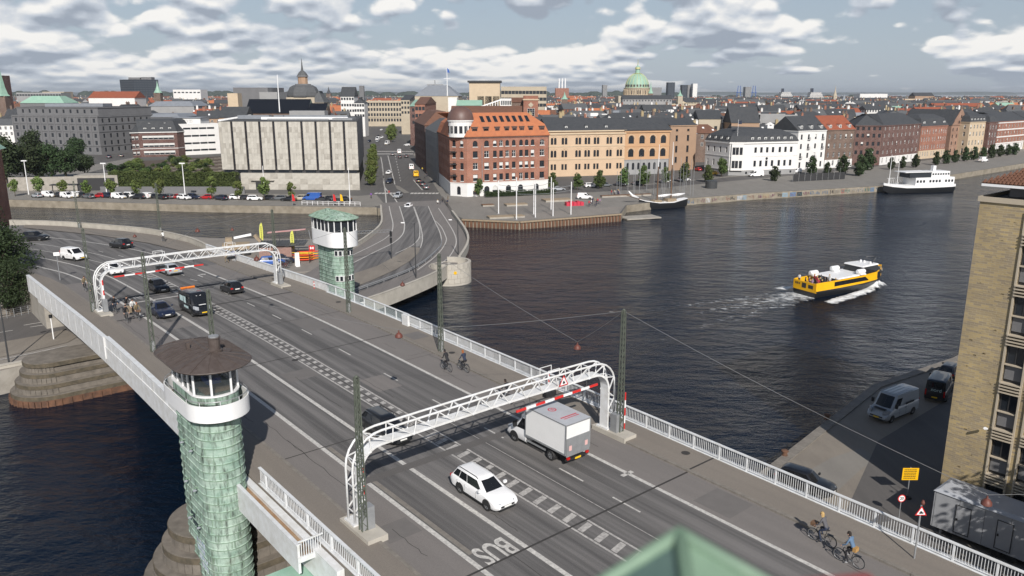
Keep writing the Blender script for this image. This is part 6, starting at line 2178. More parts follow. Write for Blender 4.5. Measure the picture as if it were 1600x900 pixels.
for k,f in enumerate((.10,.235,.37,.485,.58,.67,.78,.92)):
 x=rb.L(1)*f;a,b=rb.p[1],rb.p[2];d=(b-a).normalized();inw=V((-d.y,d.x));q_=a+d*x+inw*.25
 mm=MB();w=1.7 if k in(0,1,7)else 1.45
 mm.box(-w/2,0,.3,w/2,1.2,2.5,0);mm.box(-w/2-.15,-.15,2.5,w/2+.15,1.3,2.72,1)
 o=mm.build('dormer',['brick_dark','copper_brown'],rb.root,(q_.x,q_.y,rb.h),atan2(d.y,d.x))
 link('window',win_mesh(w*.8,1.7,'cross','frame_dark'),o,(-w*.4,-.05,.5))
rb.skylights(1,8,.22,3.4,4.0,.9,1.1,2.6,6.0)
for o in list(rb.root.children):
 if o.name.startswith('roof_window'):o.location.z+=3.2
tc_=(rb.p[0]+rb.p[1])/2+V((.7,2.0))
m=MB();m.lathe([(3.6,-.2),(3.6,4.2),(3.85,4.3),(3.85,4.7)],24);o=m.build('turret','stucco_white',rb.root,(tc_.x,tc_.y,rb.h))
for k in range(9):
 a=-2.75+k*.42
 link('window',win_mesh(.95,2.1,'cross','frame_dark'),rb.root,(tc_.x+3.64*cos(a)-.47*-sin(a),tc_.y+3.64*sin(a)-.47*cos(a),rb.h+.9),a+pi/2)
m=MB();m.lathe([(3.9,4.7),(3.85,5.3),(3.5,6.6),(2.7,7.7),(1.5,8.4),(.05,8.7)],24,cap=False);m.build('dome','dome_brown',rb.root,(tc_.x,tc_.y,rb.h),smooth=True,angle=40)
for z in(6.0,9.4,13.0):
 mm=MB();mm.box(-1.0,-.9,0,1.0,0,.15);
 for k in range(9):mm.bar((-1+k*.25,-.87,.15),(-1+k*.25,-.87,1.0),.04)
 mm.bar((-1,-.87,1.0),(1,-.87,1.0),.06)
 a,b=rb.p[0],rb.p[1];d=(b-a).normalized();q_=a+d*1.5
 mm.build('balcony','dark_metal',rb.root,(q_.x,q_.y,z),atan2(d.y,d.x))
m=MB();m.lathe([(.09,0),(.06,11)],8);m.build('drain_pipe','grey_metal',rb.root,((rb.p[1]+(rb.p[2]-rb.p[1])*.18).x,(rb.p[1]+(rb.p[2]-rb.p[1])*.18).y-.2,4))
# peach arcaded row
zb_=18.6
P0=eave(858,204.5,zb_);P1=eave(977,203,zb_)
pb_=Bldg('arcaded_house','long peach stucco house with paired arched windows and dark slate roof',quad_from(P0,P1,16),2,zb_,'stucco_peach')
L=pb_.L(0)
prs=[.06,.20,.38,.50,.62,.79,.93]
for z in(7.0,11.6):
 for f in prs:
  for s in(-.62,.62):pb_.row(0,z,2.5,.95,[L*f+s],arch=True,style='two',frame='frame_dark')
for f in prs:
 for s in(-.62,.62):pb_.row(0,2.4,2.1,.85,[L*f+s],style='two',frame='frame_dark')
pb_.row(1,7,2.2,1.1,4);pb_.row(3,7,2.2,1.1,4)
pb_.walls()
for z in(6.1,10.8):pb_.band(z,.3,.15,'stucco_cream')
pb_.band(15.2,.5,.35,'stucco_cream');pb_.band(16.2,.45,.55,'stucco_cream','eaves')
for z in(9.9,14.45):
 for f in prs:
  a,b=pb_.p[0],pb_.p[1];d=(b-a).normalized();q_=a+d*(L*f)
  mm=MB();n=8
  for k in range(n):
   a0,a1=pi*k/n,pi*(k+1)/n
   mm.bar((1.35*cos(a0),-.05,.55*sin(a0)),(1.35*cos(a1),-.05,.55*sin(a1)),.12,.12)
  mm.lathe([(.0,-.03),(.2,-.02),(.2,.03)],8,c=(0,-.06,.1));mm.build('arch_moulding','stucco_cream',pb_.root,(q_.x,q_.y,z-.2),atan2(d.y,d.x))
pb_.roof('gable','slate',4.2,over=.5);pb_.skylights(0,7,.28,4.2,8,0,.8,1.3,5)
pb_.dormers(0,3,.5,1.1,.9,1.4,m0=7)
P1b=eave(1047,202,zb_)
ob_=Bldg('arcaded_house','orange stucco house with tall round-arched windows over a grey ground floor',quad_from(P1,P1b,16),2,zb_,'stucco_orange')
L=ob_.L(0)
for z in(6.6,11.5):ob_.row(0,z,3.0,2.2,[L*f for f in(.14,.38,.62,.86)],arch=True,style='grid',frame='frame_dark')
ob_.row(0,1.8,2.6,1.0,[L*f for f in(.08,.20,.32,.44,.56,.68,.80,.92)],arch=True,style='two',frame='frame_dark')
ob_.walls([(5.4,'stucco_grey'),(ob_.h,'stucco_orange')])
ob_.band(5.4,.2,.12,'stucco_grey');ob_.band(10.4,.25,.12,'stucco_orange');ob_.band(15.6,.7,.4,'stucco_orange');ob_.band(16.3,.3,.6,'frame_dark','eaves')
for z in(9.6,14.5):
 for f in(.14,.38,.62,.86):
  a,b=ob_.p[0],ob_.p[1];d=(b-a).normalized();q_=a+d*(L*f);mm=MB()
  for k in range(10):
   a0,a1=pi*k/10,pi*(k+1)/10
   mm.bar((1.4*cos(a0),-.05,1.4*sin(a0)),(1.4*cos(a1),-.05,1.4*sin(a1)),.16,.2)
  mm.build('arch_moulding','stucco_cream',ob_.root,(q_.x,q_.y,z-1.1),atan2(d.y,d.x))
ob_.roof('gable','slate',4.2,over=.5);ob_.skylights(0,6,.3,4.2,8,0,.9,1.6,2.5)
zt_=19.6
P2=eave(1048,196,zt_);P2b=eave(1089,195,zt_)
tb_=Bldg('narrow_house','narrow tan house with two columns of windows beside the arcaded row',quad_from(P2,P2b,16),2,zt_,'stucco_tan')
L=tb_.L(0)
for z,h in((3.0,2.3),(7.0,2.6),(11.4,2.3),(15.2,.9)):tb_.row(0,z,h,1.15,[L*.25,L*.68],style='cross',frame='frame_dark',sill='stucco_tan')
for z in(4,8,12):tb_.row(1,z,2,1.1,3,frame='frame_dark')
tb_.walls();tb_.band(tb_.h-.4,.4,.3,'stucco_tan');tb_.roof('gable','slate',2.6,over=.35);tb_.chimneys([(2,1,2.5)],'brick_yellow')
# white mansion on the corner
zm=14.4
M0,M1,M2=eave(1103,218,zm),eave(1141,221.5,zm),eave(1247,220.0,zm)
M1b=(M1[0]+5.5,M1[1]-.6)
dq=V((M2[0]-M1b[0],M2[1]-M1b[1])).normalized();nq=V((-dq.y,dq.x))
wm_=Bldg('mansion','white stucco mansion with black mansard roof and round window',[M0,M1,M1b,M2,(M2[0]+nq.x*16,M2[1]+nq.y*16),(M0[0]+14,M0[1]+12)],2,zm,'stucco_white')
L=wm_.L(2)
for z,h in((3.2,2.2),(8.3,2.0)):
 wm_.row(2,z,h,1.05,[L*f for f in(.20,.31,.42,.53,.66,.77,.88)],style='cross',frame='frame_dark')
 wm_.row(1,z,h+.5,1.3,[1.5,3.9],style='cross',frame='frame_dark')
 wm_.row(0,z,h,1.0,4,style='cross',frame='frame_dark')
wm_.row(2,.5,.9,.8,[L*f for f in(.05,.15,.3,.5,.7,.9)],frame='frame_dark',style='two')
wm_.walls([(1.9,'stucco_grey'),(wm_.h,'stucco_white')])
for z in(1.9,6.9):wm_.band(z,.2,.12,'stucco_white')
wm_.band(11.7,.4,.4,'stucco_white','eaves')
wm_.roof('mansard','slate',2.0,.7,2.2,4.8,over=.3);wm_.dormers(2,7,.35,1.3,1.1,.1,m0=3);wm_.dormers(0,4,.35,1.3,1.1,.1,m0=2)
m=MB();m.box(-2.2,-.9,1.9,2.2,1.0,11.6);
q_=(wm_.p[1]+wm_.p[2])/2;bx=m.build('bay','stucco_white',wm_.root,(q_.x,q_.y,0),atan2((wm_.p[2]-wm_.p[1]).y,(wm_.p[2]-wm_.p[1]).x))
for z in(2.8,7.7):
 for x in(-1.85,-.65,.75):link('window',win_mesh(1.05,2.7,'cross','frame_dark'),bx,(x,-.96,z))
m=MB();m.lathe([(.5,-.03),(.5,.03)],18);o=m.build('round_window','window_glass',wm_.root,((wm_.p[2]+(wm_.p[3]-wm_.p[2])*.42).x,(wm_.p[2]+(wm_.p[3]-wm_.p[2])*.42).y-.05,6.1));o.rotation_euler=(pi/2,0,.2)
m=MB();m.lathe([(.06,0),(.04,6)],8);m.box(.05,-.02,4.4,1.3,.02,5.6,1);m.build('flag_pole',['sign_white','paint_car_navy'],wm_.root,(q_.x,q_.y+1,wm_.h+2))
m=MB();m.box(-1.2,-1.2,0,1.2,1.2,2);m.lathe([(1.9,2.0),(.1,3.0)],4);m.build('roof_lantern',['stucco_white'],wm_.root,(10,6,wm_.h+3.5))
# the row along the right-hand quay
def house(name,label,ul,vl,ur,vr,z,depth,wall,rows,ncol,roof,zones=None,frame='frame_white',w=1.05,m0=None,group=None,arch_top=False):
 b=Bldg(name,label,quad_from(eave(ul,vl,z),eave(ur,vr,z),depth),2,z,wall,group)
 for zz_,h in rows:
  if isinstance(ncol,int):b.row(0,zz_,h,w,cols(b.L(0),ncol,m0 or b.L(0)/ncol/2),style='cross',frame=frame,arch=arch_top and zz_==rows[-1][0],sill=None)
  else:b.row(0,zz_,h,w,[b.L(0)*f for f in ncol],style='cross',frame=frame)
 for e in(1,3):
  for zz_,h in rows:b.row(e,zz_,h,1.0,max(1,int(depth/4.5)),frame=frame)
 b.walls(zones);b.band(b.h-.35,.35,.28,wall,'eaves')
 k=roof[0]
 b.roof(*roof)
 return b
h1=house('town_house','white town house with black roof and french balconies beside the mansion',1248,204.5,1292,203,17.4,14,'stucco_white',[(.8,2.2),(4.6,2.0),(8.2,2.0),(11.9,2.0)],4,('gable','slate',5.5),frame='frame_dark')
h1.dormers(0,3,.5,1.5,1.2,.6,m0=2.4)
for z in(4.3,8.0,11.7):
 for f in(.375,.875)if z>5 else(.125,.625):
  a,b=h1.p[0],h1.p[1];d=(b-a).normalized();q_=a+d*(h1.L(0)*f);mm=MB()
  for k in range(6):mm.bar((-.7+k*.28,-.45,0),(-.7+k*.28,-.45,1),.04)
  mm.box(-.75,-.5,-.08,.75,0,0);mm.bar((-.75,-.45,1),(.75,-.45,1),.05);mm.build('balcony','dark_metal',h1.root,(q_.x,q_.y,z),atan2(d.y,d.x))
h2=house('town_house','brown brick town house with red tiled roof and white windows',1293,203,1336,201.8,17.4,14,'brick_brown',[(.9,2.1),(4.4,1.9),(8.0,1.9),(11.7,1.9)],5,('gable','tiles_red',5.5),zones=[(3.3,'stucco_white'),(15.4,'brick_brown')])
h2.dormers(0,3,.5,1.5,1.2,.6,'tiles_red',m0=2.4)
h3=house('warehouse','long dark red brick building with slate roof, left wing',1337,196,1380,196.2,18.6,16,'brick_dark',[(4.6,1.6),(8.2,1.6),(11.6,1.6),(14.6,1.4)],5,('hip','slate',4.6,6),frame='frame_dark')
h4=house('warehouse','long dark red brick building with slate roof and white ground floor, right wing',1381,196.2,1439,193,18.6,16,'brick_dark',[(.8,2.2),(4.6,1.6),(8.2,1.6),(11.6,1.6),(14.6,1.4)],9,('hip','slate',4.6,6),zones=[(3.4,'stucco_white'),(16.6,'brick_dark')])
h5=house('town_house','red brick house with big white windows over a cream ground floor',1440,197.5,1481,195.5,17.0,14,'brick_red',[(1.0,2.2),(4.4,2.0),(8.0,2.0),(11.4,2.0)],[.07,.16,.25,.34,.48,.57,.70,.79,.88,.96],('mansard','slate',3.4,1.4,1.8,5),zones=[(3.8,'stucco_cream'),(15,'brick_red')],w=.9)
h5.dormers(0,3,.3,1.8,1.6,.3,m0=3)
h6=Bldg('gabled_warehouse','pink brick warehouse with a tall stepped gable facing the quay',quad_from(eave(1487,196,16.5),eave(1512,195,16.5),26),2,16.5,'brick_pink')
for z in(1.5,5,8.4,11.6):h6.row(0,z,1.7,.9,4,arch=True,frame='frame_dark');h6.row(1,z,1.6,.9,5,frame='frame_dark');h6.row(3,z,1.6,.9,5,frame='frame_dark')
h6.walls();h6.roof('gable','slate',7.5,True,over=.2)
m=MB();a,b=h6.p[0],h6.p[1];mid=(a+b)/2;d=(b-a).normalized()
tri=[V((a.x,a.y,h6.h)),V((b.x,b.y,h6.h)),V((mid.x,mid.y,h6.h+8))]
off=V((d.y,-d.x,0))*.35
m.loft([[p+off for p in tri],[p-off*.2 for p in tri]],0,True,True,True);m.build('gable_wall','brick_pink',h6.root)
for(x,z)in((-1.6,.8),(1.6,.8),(0,3.4)):
 q_=mid+d*x;link('window',win_mesh(.8,1.4,'two','frame_dark'),h6.root,(q_.x+off.x*1.3-d.x*.4,q_.y+off.y*1.3-d.y*.4,h6.h+z),atan2(d.y,d.x))
h7=house('town_house','cream stucco house with arched windows and small dormers on the right quay',1516,190.5,1546,189.5,18.2,14,'stucco_cream',[(1.0,2.4),(4.8,2.4),(9.2,2.2),(12.8,2.0)],6,('mansard','slate',2.6,1.2,1.8,5),frame='frame_white')
h7.dormers(0,6,.3,1.3,1.0,.2,m0=1.8)
h8=house('town_house','dark brick house with white window surrounds on the right quay',1547,190.5,1560,190,18.0,14,'brick_dark',[(1.0,2.4),(4.8,2.2),(8.6,2.2),(12.4,2.0)],3,('mansard','slate',2.6,1.2,1.8,5))
h9=house('town_house','red and white banded brick house at the right edge of the quay row',1561,190,1604,187.5,17.6,16,'brick_red',[(.8,2.6),(4.8,2.0),(8.4,2.0),(12.0,2.0)],9,('gable','slate',4.5),zones=[(3.8,'stucco_white'),(15.6,'brick_red')],w=1.3)
for z in(4.0,7.4,11.0,14.6):h9.band(z,.6,.1,'stucco_white','stucco_band',[0,3])
h10=house('town_house','pale stucco house beyond the right edge of the quay row',1606,187.5,1660,184,17.6,16,'stucco_cream',[(.8,2.4),(4.8,2.0),(8.4,2.0),(12.0,2.0)],9,('gable','slate',4.5),w=1.2)
# left-hand blocks
zg=21.0
g1=Bldg('office_block','dark grey stone office block with rows of square windows at the left',quad_from(eave(18,179.5,zg),eave(152,181.0,zg),40),2,zg,'stone_dark')
L=g1.L(0)
for z in(1.4,4.8,8.2,11.8,15.6):g1.row(0,z,2.0,1.5,cols(L,12,2.5),style='two',frame='frame_dark',glassm='far_glass',sill='stucco_grey')
for z in(1.4,4.8,8.2,11.8,15.6):g1.row(1,z,2.0,1.3,cols(40,9,3),style='two',frame='frame_dark')
g1.walls()
for z in(4.1,11.1,14.7,18.3):g1.band(z,.35,.25,'stone_dark')
for k in range(13):
 x=2.5-(L-5)/22+k*(L-5)/11;a,b=g1.p[0],g1.p[1];d=(b-a).normalized();q_=a+d*max(.3,min(L-.3,x))
 mm=MB();mm.box(-.3,-.22,4.4,.3,0,18.3);mm.build('pilaster','stone_dark',g1.root,(q_.x,q_.y,0),atan2(d.y,d.x))
tp=inset(g1.p,[2.2,1.5,2,1.5]);c0=g1.c
g1b=Bldg('attic_storey','set-back grey attic storey with long skylight on the office block',[(p.x+c0.x,p.y+c0.y)for p in tp],zg,zg+4.0,'stone_dark')
g1b.row(0,1.1,1.8,1.3,cols(g1b.L(0),11,4),style='two',frame='frame_dark');g1b.walls();g1b.band(3.6,.4,.3,'stone_dark');g1b.roof('flat','roof_felt')
m=MB();m.box(-18,-5,0,12,5,1.6);m.build('roof_lantern','roof_zinc',g1b.root,(0,0,4))
m=MB();m.prism([(p.x,p.y)for p in inset(g1.p,.2)],g1.h-.02,g1.h+.02);m.build('terrace','roof_felt',g1.root)
zr=13.8
g2=Bldg('corner_block','dark red brick block with black mansard and white blinds',[eave(204,207,zr),eave(216,206.5,zr),eave(276,205.5,zr),tuple(V(eave(276,205.5,zr))+V((3,26))),tuple(V(eave(204,207,zr))+V((-4,26)))],2,zr,'brick_dark')
L=g2.L(1)
for z in(1.0,4.6,8.2):g2.row(1,z,1.9,2.6,cols(L,6,2.8),style='blind');g2.row(0,z,1.8,1.5,2,style='blind')
for z in(1.0,4.6,8.2):g2.row(4,z,1.8,1.3,6,style='two')
g2.walls();g2.band(3.8,.25,.1,'stucco_white');g2.band(g2.h-.4,.4,.35,'stucco_white')
g2.roof('mansard','slate',5.0,2.4,.8,4);g2.dormers(1,4,.4,1.6,1.3,.5,m0=3);g2.dormers(1,2,3.0,1.2,1.0,1.9,m0=5)
zw=16.8
g3=Bldg('office_block','white modern office block with ribbon windows left of the bank',quad_from(eave(278,195,zw),eave(341,193.5,zw),26),2,zw,'stucco_white')
L=g3.L(0)
for z in(1.8,5.2,8.8,12.4):g3.row(0,z,.9,3.6,cols(L,4,4.0),style='two',frame='frame_dark')
g3.row(0,.4,2.8,2.4,[2.6]if False else[],arch=True)
g3.walls();g3.roof('flat','roof_zinc',.4)
m=MB();m.box(-6.5,-8,0,6.5,4,3.0);m.build('penthouse','stucco_white',g3.root,(2,0,g3.h));m=MB();m.box(-7,-8.6,3.0,7,4.5,3.25);m.build('penthouse_roof','roof_zinc',g3.root,(2,0,g3.h))
for x in(-1.5,.8):link('window',win_mesh(1.6,1.1,'two','frame_dark'),g3.root,(x+2,-8.04,g3.h+.9))
xl=at_y(-66,300,165)
le=Bldg('gable_house','old red brick house with green copper eave cut off by the left edge',[(xl.x-26,158),(xl.x+2.6,170),(xl.x-3,186),(xl.x-32,174)],2,19.5,'brick_red')
for z in(3,7,11):le.row(0,z,1.8,1.1,8,frame='frame_white')
le.walls();le.roof('hip','roof_green',7,6,over=.9);le.band(le.h-.5,.5,.3,'stucco_tan')
# city ground: promenades, streets, quay details
asphalt('promenade',(.24,.225,.20),(.185,.172,.155),(.14,.13,.12),.15)
asphalt('street',(.12,.113,.108),(.09,.085,.082),(.06,.057,.055),.5)
def ground_sheet(name,pts,z,mat_):
 m=MB();m.uv=[]
 for x,y in pts:m.v.append((x,y,z));m.uv.append((x,y))
 m.face(range(len(pts)))
 me=m.mesh(name,mat_)
 bm=bmesh.new();bm.from_mesh(me);bmesh.ops.triangulate(bm,faces=bm.faces[:])
 for f in bm.faces:
  if f.normal.z<0:f.normal_flip()
 bm.to_mesh(me);bm.free()
 return struct(link(name,me))
ground_sheet('quay_promenade',[(-330,268),(-144.4,228.6),(-88.3,218),(-37,213),(-41,236),(-95,246),(-150,262),(-330,300)],QZ+.01,'promenade')
ground_sheet('quay_promenade',[(-16,203.5),(-12,192.8),(1.9,189),(27.5,201.6),(31.2,217),(48,230),(75,244.1),(122.3,263.7),(225.4,351.5),(330,446.5),(500,612),(480,640),(300,480),(205,392),(150,345),(112,314),(82,296),(37,262),(-14,243),(-22,243)],QZ+.01,'promenade')
ground_sheet('quay_street',[(-10,246),(38,261),(84,294),(114,312),(152,343),(207,390),(302,476),(306,470),(211,384),(156,337),(117,305),(88,286),(43,254),(-8,232)],QZ+.02,'street')
px_sheet('main_street',[(604,322),(606,312),(588,303),(590,285),(594,270),(590,250),(586,235),(584,215),(582,202),(620,200),(628,215),(640,235),(652,255),(665,272),(683,300),(692,318),(690,323)],QZ+.03,'street')
px_sheet('pavement',[(700,318),(692,310),(676,285),(660,262),(645,240),(650,240),(670,262),(690,290),(697,303),(722,306),(722,316)],QZ+.06,'promenade')
px_sheet('pavement',[(560,306),(588,304),(600,318),(590,322),(560,321)],QZ+.06,'promenade')
px_sheet('traffic_island',[(617,289),(624,291),(640,301),(632,302),(620,295)],QZ+.1,'promenade')
zs_=QZ+.04
for pts in([(604,322),(602,300),(600,285),(598,262),(595,245)],[(624,322),(615,308),(601,292),(599,275),(597,258)],[(617,288),(613,272),(609,255),(606,243)],[(660,297),(652,288),(646,281)]):
 px_line(pts,.35,zs_)
for k in range(10):
 u,v=626-k*.9,283-k*4.2
 px_line([(u,v),(u-.35,v-1.8)],.25,zs_)
for row_v,u0,u1,n in((302,588,683,18),(323,616,681,12),(236.5,592,645,18),(240.5,590,648,18)):
 for k in range(n):
  u=u0+(u1-u0)*k/(n-1)
  if row_v==302 and 626<u<640:continue
  a=at(u,row_v,zs_+.004)
  w,l=(.45,1.6)if row_v>290 else(.6,2.2)
  m=MB();m.quad(a+V((-w,-l,0)),a+V((w,-l,0)),a+V((w,l,0)),a+V((-w,l,0)));struct(m.build('crossing_bar','paint_white'))
px_sheet('side_street',[(168,262),(150,246),(155,232),(160,218),(168,205),(182,205),(186,218),(196,234),(210,244),(200,250)],QZ+.03,'street')
px_sheet('pavement',[(0,292),(30,284),(120,262),(210,246),(214,250),(130,272),(40,296),(10,304),(0,304)],QZ+.05,'promenade')
GP='cars in the city streets'
random.seed(11)
paints=['paint_car_white','paint_car_black','paint_car_navy','paint_car_silver','paint_car_red','paint_car_grey']
names={'paint_car_white':'white','paint_car_black':'black','paint_car_navy':'navy blue','paint_car_silver':'silver','paint_car_red':'red','paint_car_grey':'dark grey','paint_car_blue':'blue','paint_car_yellow':'yellow','paint_car_green':'dark green','paint_car_beige':'beige'}
SA=radians(98)
def city_car(u,v,kind,paint,label,head,name='car',z=QZ+.045,group=GP,cat='car'):
 return vehicle(name,kind,paint,label,cat,at(u,v,z),head,group,0,True)
for u,v,kd,pc,lb,hd in((638,326,'hatch','paint_car_white','white car stopped at the near zebra crossing',-SA),(622,309,'suv','paint_car_silver','silver car crossing the far zebra crossing',-SA),(609,286,'suv','paint_car_navy','navy blue car approaching the zebra crossing',-SA),(607.5,272,'hatch','paint_car_white','white car behind the navy car on the main street',-SA),(654,285,'sedan','paint_car_black','black car behind the yellow van at the kerb',SA),(660,290,'wagon','paint_car_black','black taxi second in the kerbside queue',SA),(666,295,'wagon','paint_car_grey','dark grey taxi nearest in the kerbside queue',SA),(613.5,243,'suv','paint_car_grey','grey car waiting at the far crossing, left lane',SA),(635,246,'suv','paint_car_black','black car waiting at the far crossing, right lane',SA),(625,247,'hatch','paint_car_black','black car behind the white van at the far crossing',SA),(590,222,'hatch','paint_car_silver','silver car far up the main street on the left',-SA),(597,216,'hatch','paint_car_white','white car far up the main street',-SA),(591,214,'sedan','paint_car_black','black car far up the main street on the left',-SA),(596,204,'hatch','paint_car_white','white car farthest up the main street',-SA),(636,228,'hatch','paint_car_white','white car turning at the far junction',2.9),(577,222,'hatch','paint_car_navy','blue car in the far left lane of the main street',-SA)):
 city_car(u,v,kd,pc,lb,hd)
yv=city_car(650,276,'van','paint_car_yellow','yellow delivery van at the kerb of the main street',SA,'delivery_van',cat='van')
city_car(643,265,'van','paint_car_white','white van parked in front of the yellow van',SA,'delivery_van',cat='van')
city_car(624,240,'van','paint_car_white','white van at the far crossing',SA,'delivery_van',cat='van')
city_car(590.5,219,'van','paint_car_white','white box van up the main street',-SA,'delivery_van',cat='van')
city_car(605,226,'van','paint_car_white','white van beyond the far crossing',-SA,'delivery_van',cat='van')
for i,(u,v,pc)in enumerate(((171,247,'paint_car_navy'),(190,245,'paint_car_grey'),(166,238,'paint_car_black'),(172,240,'paint_car_white'),(178,236,'paint_car_silver'),(170,232,'paint_car_white'),(176,228,'paint_car_black'),(168,226,'paint_car_grey'),(173,222,'paint_car_white'),(179,220,'paint_car_white'),(174,217,'paint_car_silver'),(182,216,'paint_car_white'),(170,214,'paint_car_black'))):
 city_car(u,v,random.choice(['hatch','suv','sedan']),pc,'%s car in the left side street, %s'%(names[pc],('nearest the garden','by the brick block corner','in the left lane','in the middle','behind the middle one','next to the office block','in the second row','close to the office wall','halfway up','halfway up on the right','in the upper queue','at the upper right','at the top of the queue')[i]),1.9,group='cars in the side street')
row=[(58,'hatch','silver'),(77,'smallvan','white'),(93,'suv','black'),(105,'smallvan','white'),(116,'smallvan','white'),(124,'suv','black'),(138,'wagon','grey'),(155,'hatch','red'),(170,'suv','navy'),(186,'smallvan','white'),(198,'suv','black'),(205,'smallvan','white'),(216,'suv','black'),(228,'smallvan','white'),(238,'sedan','black'),(252,'suv','black'),(262,'wagon','grey'),(276,'hatch','red'),(288,'suv','white'),(303,'suv','navy'),(323,'hatch','red'),(346,'suv','navy'),(371,'suv','white'),(386,'hatch','black'),(399,'suv','white'),(418,'wagon','black'),(436,'wagon','grey'),(451,'sedan','black'),(469,'suv','beige'),(488,'van','blue'),(506,'sedan','black'),(520,'wagon','black'),(537,'sedan','black')]
for i,(u,kd,pc)in enumerate(row):
 v=307.5+(u-60)*.0135+(1.2 if i%3==0 else 0)
 wh='beside the %s one'%row[i+1 if i+1<len(row)else i-1][2]if True else ''
 pos='number %d from the left'%(i+1)
 lab='%s %s parked on the left quay, %s car from the left'%({'navy':'dark blue','grey':'dark grey'}.get(pc,pc),{'smallvan':'small van','van':'van','suv':'tall car','hatch':'hatchback','wagon':'estate car','sedan':'saloon'}[kd],['first','second','third','fourth','fifth','sixth','seventh','eighth','ninth','tenth','eleventh','twelfth','thirteenth','fourteenth','fifteenth','sixteenth','seventeenth','eighteenth','nineteenth','twentieth','twenty-first','twenty-second','twenty-third','twenty-fourth','twenty-fifth','twenty-sixth','twenty-seventh','twenty-eighth','twenty-ninth','thirtieth','thirty-first','thirty-second','thirty-third'][i])
 hd=random.choice([2.6,-.5,2.75,-.35,3.0])if u<360 else random.choice([3.1,.05,3.0])
 city_car(u,v,kd,'paint_car_'+pc,lab,hd,'parked_car',QZ+.02,'cars parked on the left quay','van' if 'van' in kd else 'car')
for u,v,kd,pc,lb,hd in((923,293,'suv','paint_car_white','white car parked between the quay trees',.3),(946,292,'suv','paint_car_grey','dark car parked next to the white one between the trees',.3),(872,298,'sedan','paint_car_silver','silver car behind the quay hedge',.3),(972,290,'suv','paint_car_silver','silver car behind the masts, left',.35),(998,289,'wagon','paint_car_grey','grey car behind the schooner masts',.35),(1040,285,'sedan','paint_car_white','white saloon behind the schooner masts',.35),(1069,283,'wagon','paint_car_white','white estate car right of the schooner masts',.35),(1090,267,'hatch','paint_car_red','red car in the gap beside the narrow house',1.9),(1114,273,'hatch','paint_car_yellow','yellow car beside the mansion',2.5)):
 city_car(u,v,kd,pc,lb,hd,'parked_car',QZ+.03,'cars along the right quay')
city_car(1181,276,'van','paint_car_white','white minibus parked in front of the mansion',.2+pi,'minibus',QZ+.03,'cars along the right quay','van')
city_car(1243,270,'smallvan','paint_car_white','white van half hidden by the black fence',.3+pi,'delivery_van',QZ+.03,'cars along the right quay','van')
city_car(914,311,'smallvan','paint_car_white','small white pickup van on the wharf with blue load',-.2,'delivery_van',QZ+.03,'cars along the right quay','van')
city_car(1536,253,'van','paint_car_white','white camper van among the trees of the right quay',.6,'camper_van',QZ+.03,'cars along the right quay','van')
wh=empty('wharf_piling',(8,190,0),0,'rust brown sheet-pile edge of the wharf','piling')
edge=[(-12.2,192.3),(1.8,188.5),(27.9,201.2)]
for(a,b)in zip(edge[:-1],edge[1:]):
 a,b=V((*a,0)),V((*b,0));L=(b-a).length;n=int(L/.95);d=(b-a).normalized();o_=V((d.y,-d.x,0))
 for k in range(n):
  p=a.lerp(b,(k+.5)/n)+o_*.12
  m=MB();m.box(-.28,-.22,-1.2,.28,.1,1.62+random.uniform(-.05,.05));m.build('pile','pier_rust',wh,p-wh.location,atan2(d.y,d.x))
 m=MB();m.bar(a+o_*.2+V((0,0,1.86))-wh.location,b+o_*.2+V((0,0,1.86))-wh.location,.5,.36);m.build('wale_beam','wood_pale',wh)
ground_sheet('timber_deck',[(-3,196.5),(2.2,190.2),(27,202),(30,214),(20,210),(8,203)],QZ+.03,'quay_paving')
m=MB();m.box(-5,-2.5,.15,5,2.5,.45)
tag(m.build('pontoon','concrete',None,(33.5,206,0),.35),'grey floating pontoon at the corner of the wharf','pontoon')
for i,(u,v,vt)in enumerate(((779,334,282),(807,343,277),(834,335,283),(836.5,340,282),(861,328,277),(864,338,285),(892,335.5,284))):
 p=at(u,v,QZ);h=zat(vt,p.y)-QZ
 r=empty('mast',p,0,'slim white steel mast on the wharf, %s from the left'%['first','second','third','fourth','fifth','sixth','seventh'][i],'mast','white masts on the wharf')
 m=MB();m.lathe([(.13,0),(.11,h)],8);m.build('tube','cabin_white',r)
 m=MB();m.box(-.3,-.3,0,.3,.3,.08);m.build('foot_plate','grey_metal',r)
def wire_between(label,a,b,w=.05,cat='cable',name='cable'):
 m=MB();m.tube([V(a).lerp(V(b),k/8)-V((0,0,.4*sin(pi*k/8)))-V(a)for k in range(9)],w,5)
 return tag(m.build(name,'grey_metal',None,a),label,cat,'cables between the white masts')
pp_=[at(u,v,QZ)for u,v in((779,334),(807,343),(834,335),(861,328),(892,335.5))]
for i,(a,b)in enumerate(((0,2),(2,3),(1,4))):
 for j,z in enumerate((6.2,7.4)):wire_between('%s cable strung between the white masts, %s span'%(('lower','upper')[j],('left','back','front')[i]),pp_[a]+V((0,0,z)),pp_[b]+V((0,0,z)))
def bench_box(label,u,v,w,d,h,mt,rz=.3,name='bench',cat='bench'):
 p=at(u,v,QZ);r=empty(name,p,rz,label,cat)
 m=MB();m.box(-w/2,-d/2,0,w/2,d/2,h*.75);m.build('base','concrete',r)
 for k in range(4):
  mm=MB();mm.box(-w/2-.05,-d/2+d*k/4+.02,h*.75,w/2+.05,-d/2+d*(k+1)/4-.02,h);mm.build('slat',mt,r)
 return r
bench_box('long low wooden bench on the wharf, front',790,340,9,3,.5,'wood_pale');bench_box('rusty square bench on the wharf, left',762,322,3.2,2,.5,'wood');bench_box('pale wooden platform on the wharf',806,321,6,3,.5,'wood_pale');bench_box('pale platform behind the masts',870,314,8,4,.6,'wood_pale')
m=MB()
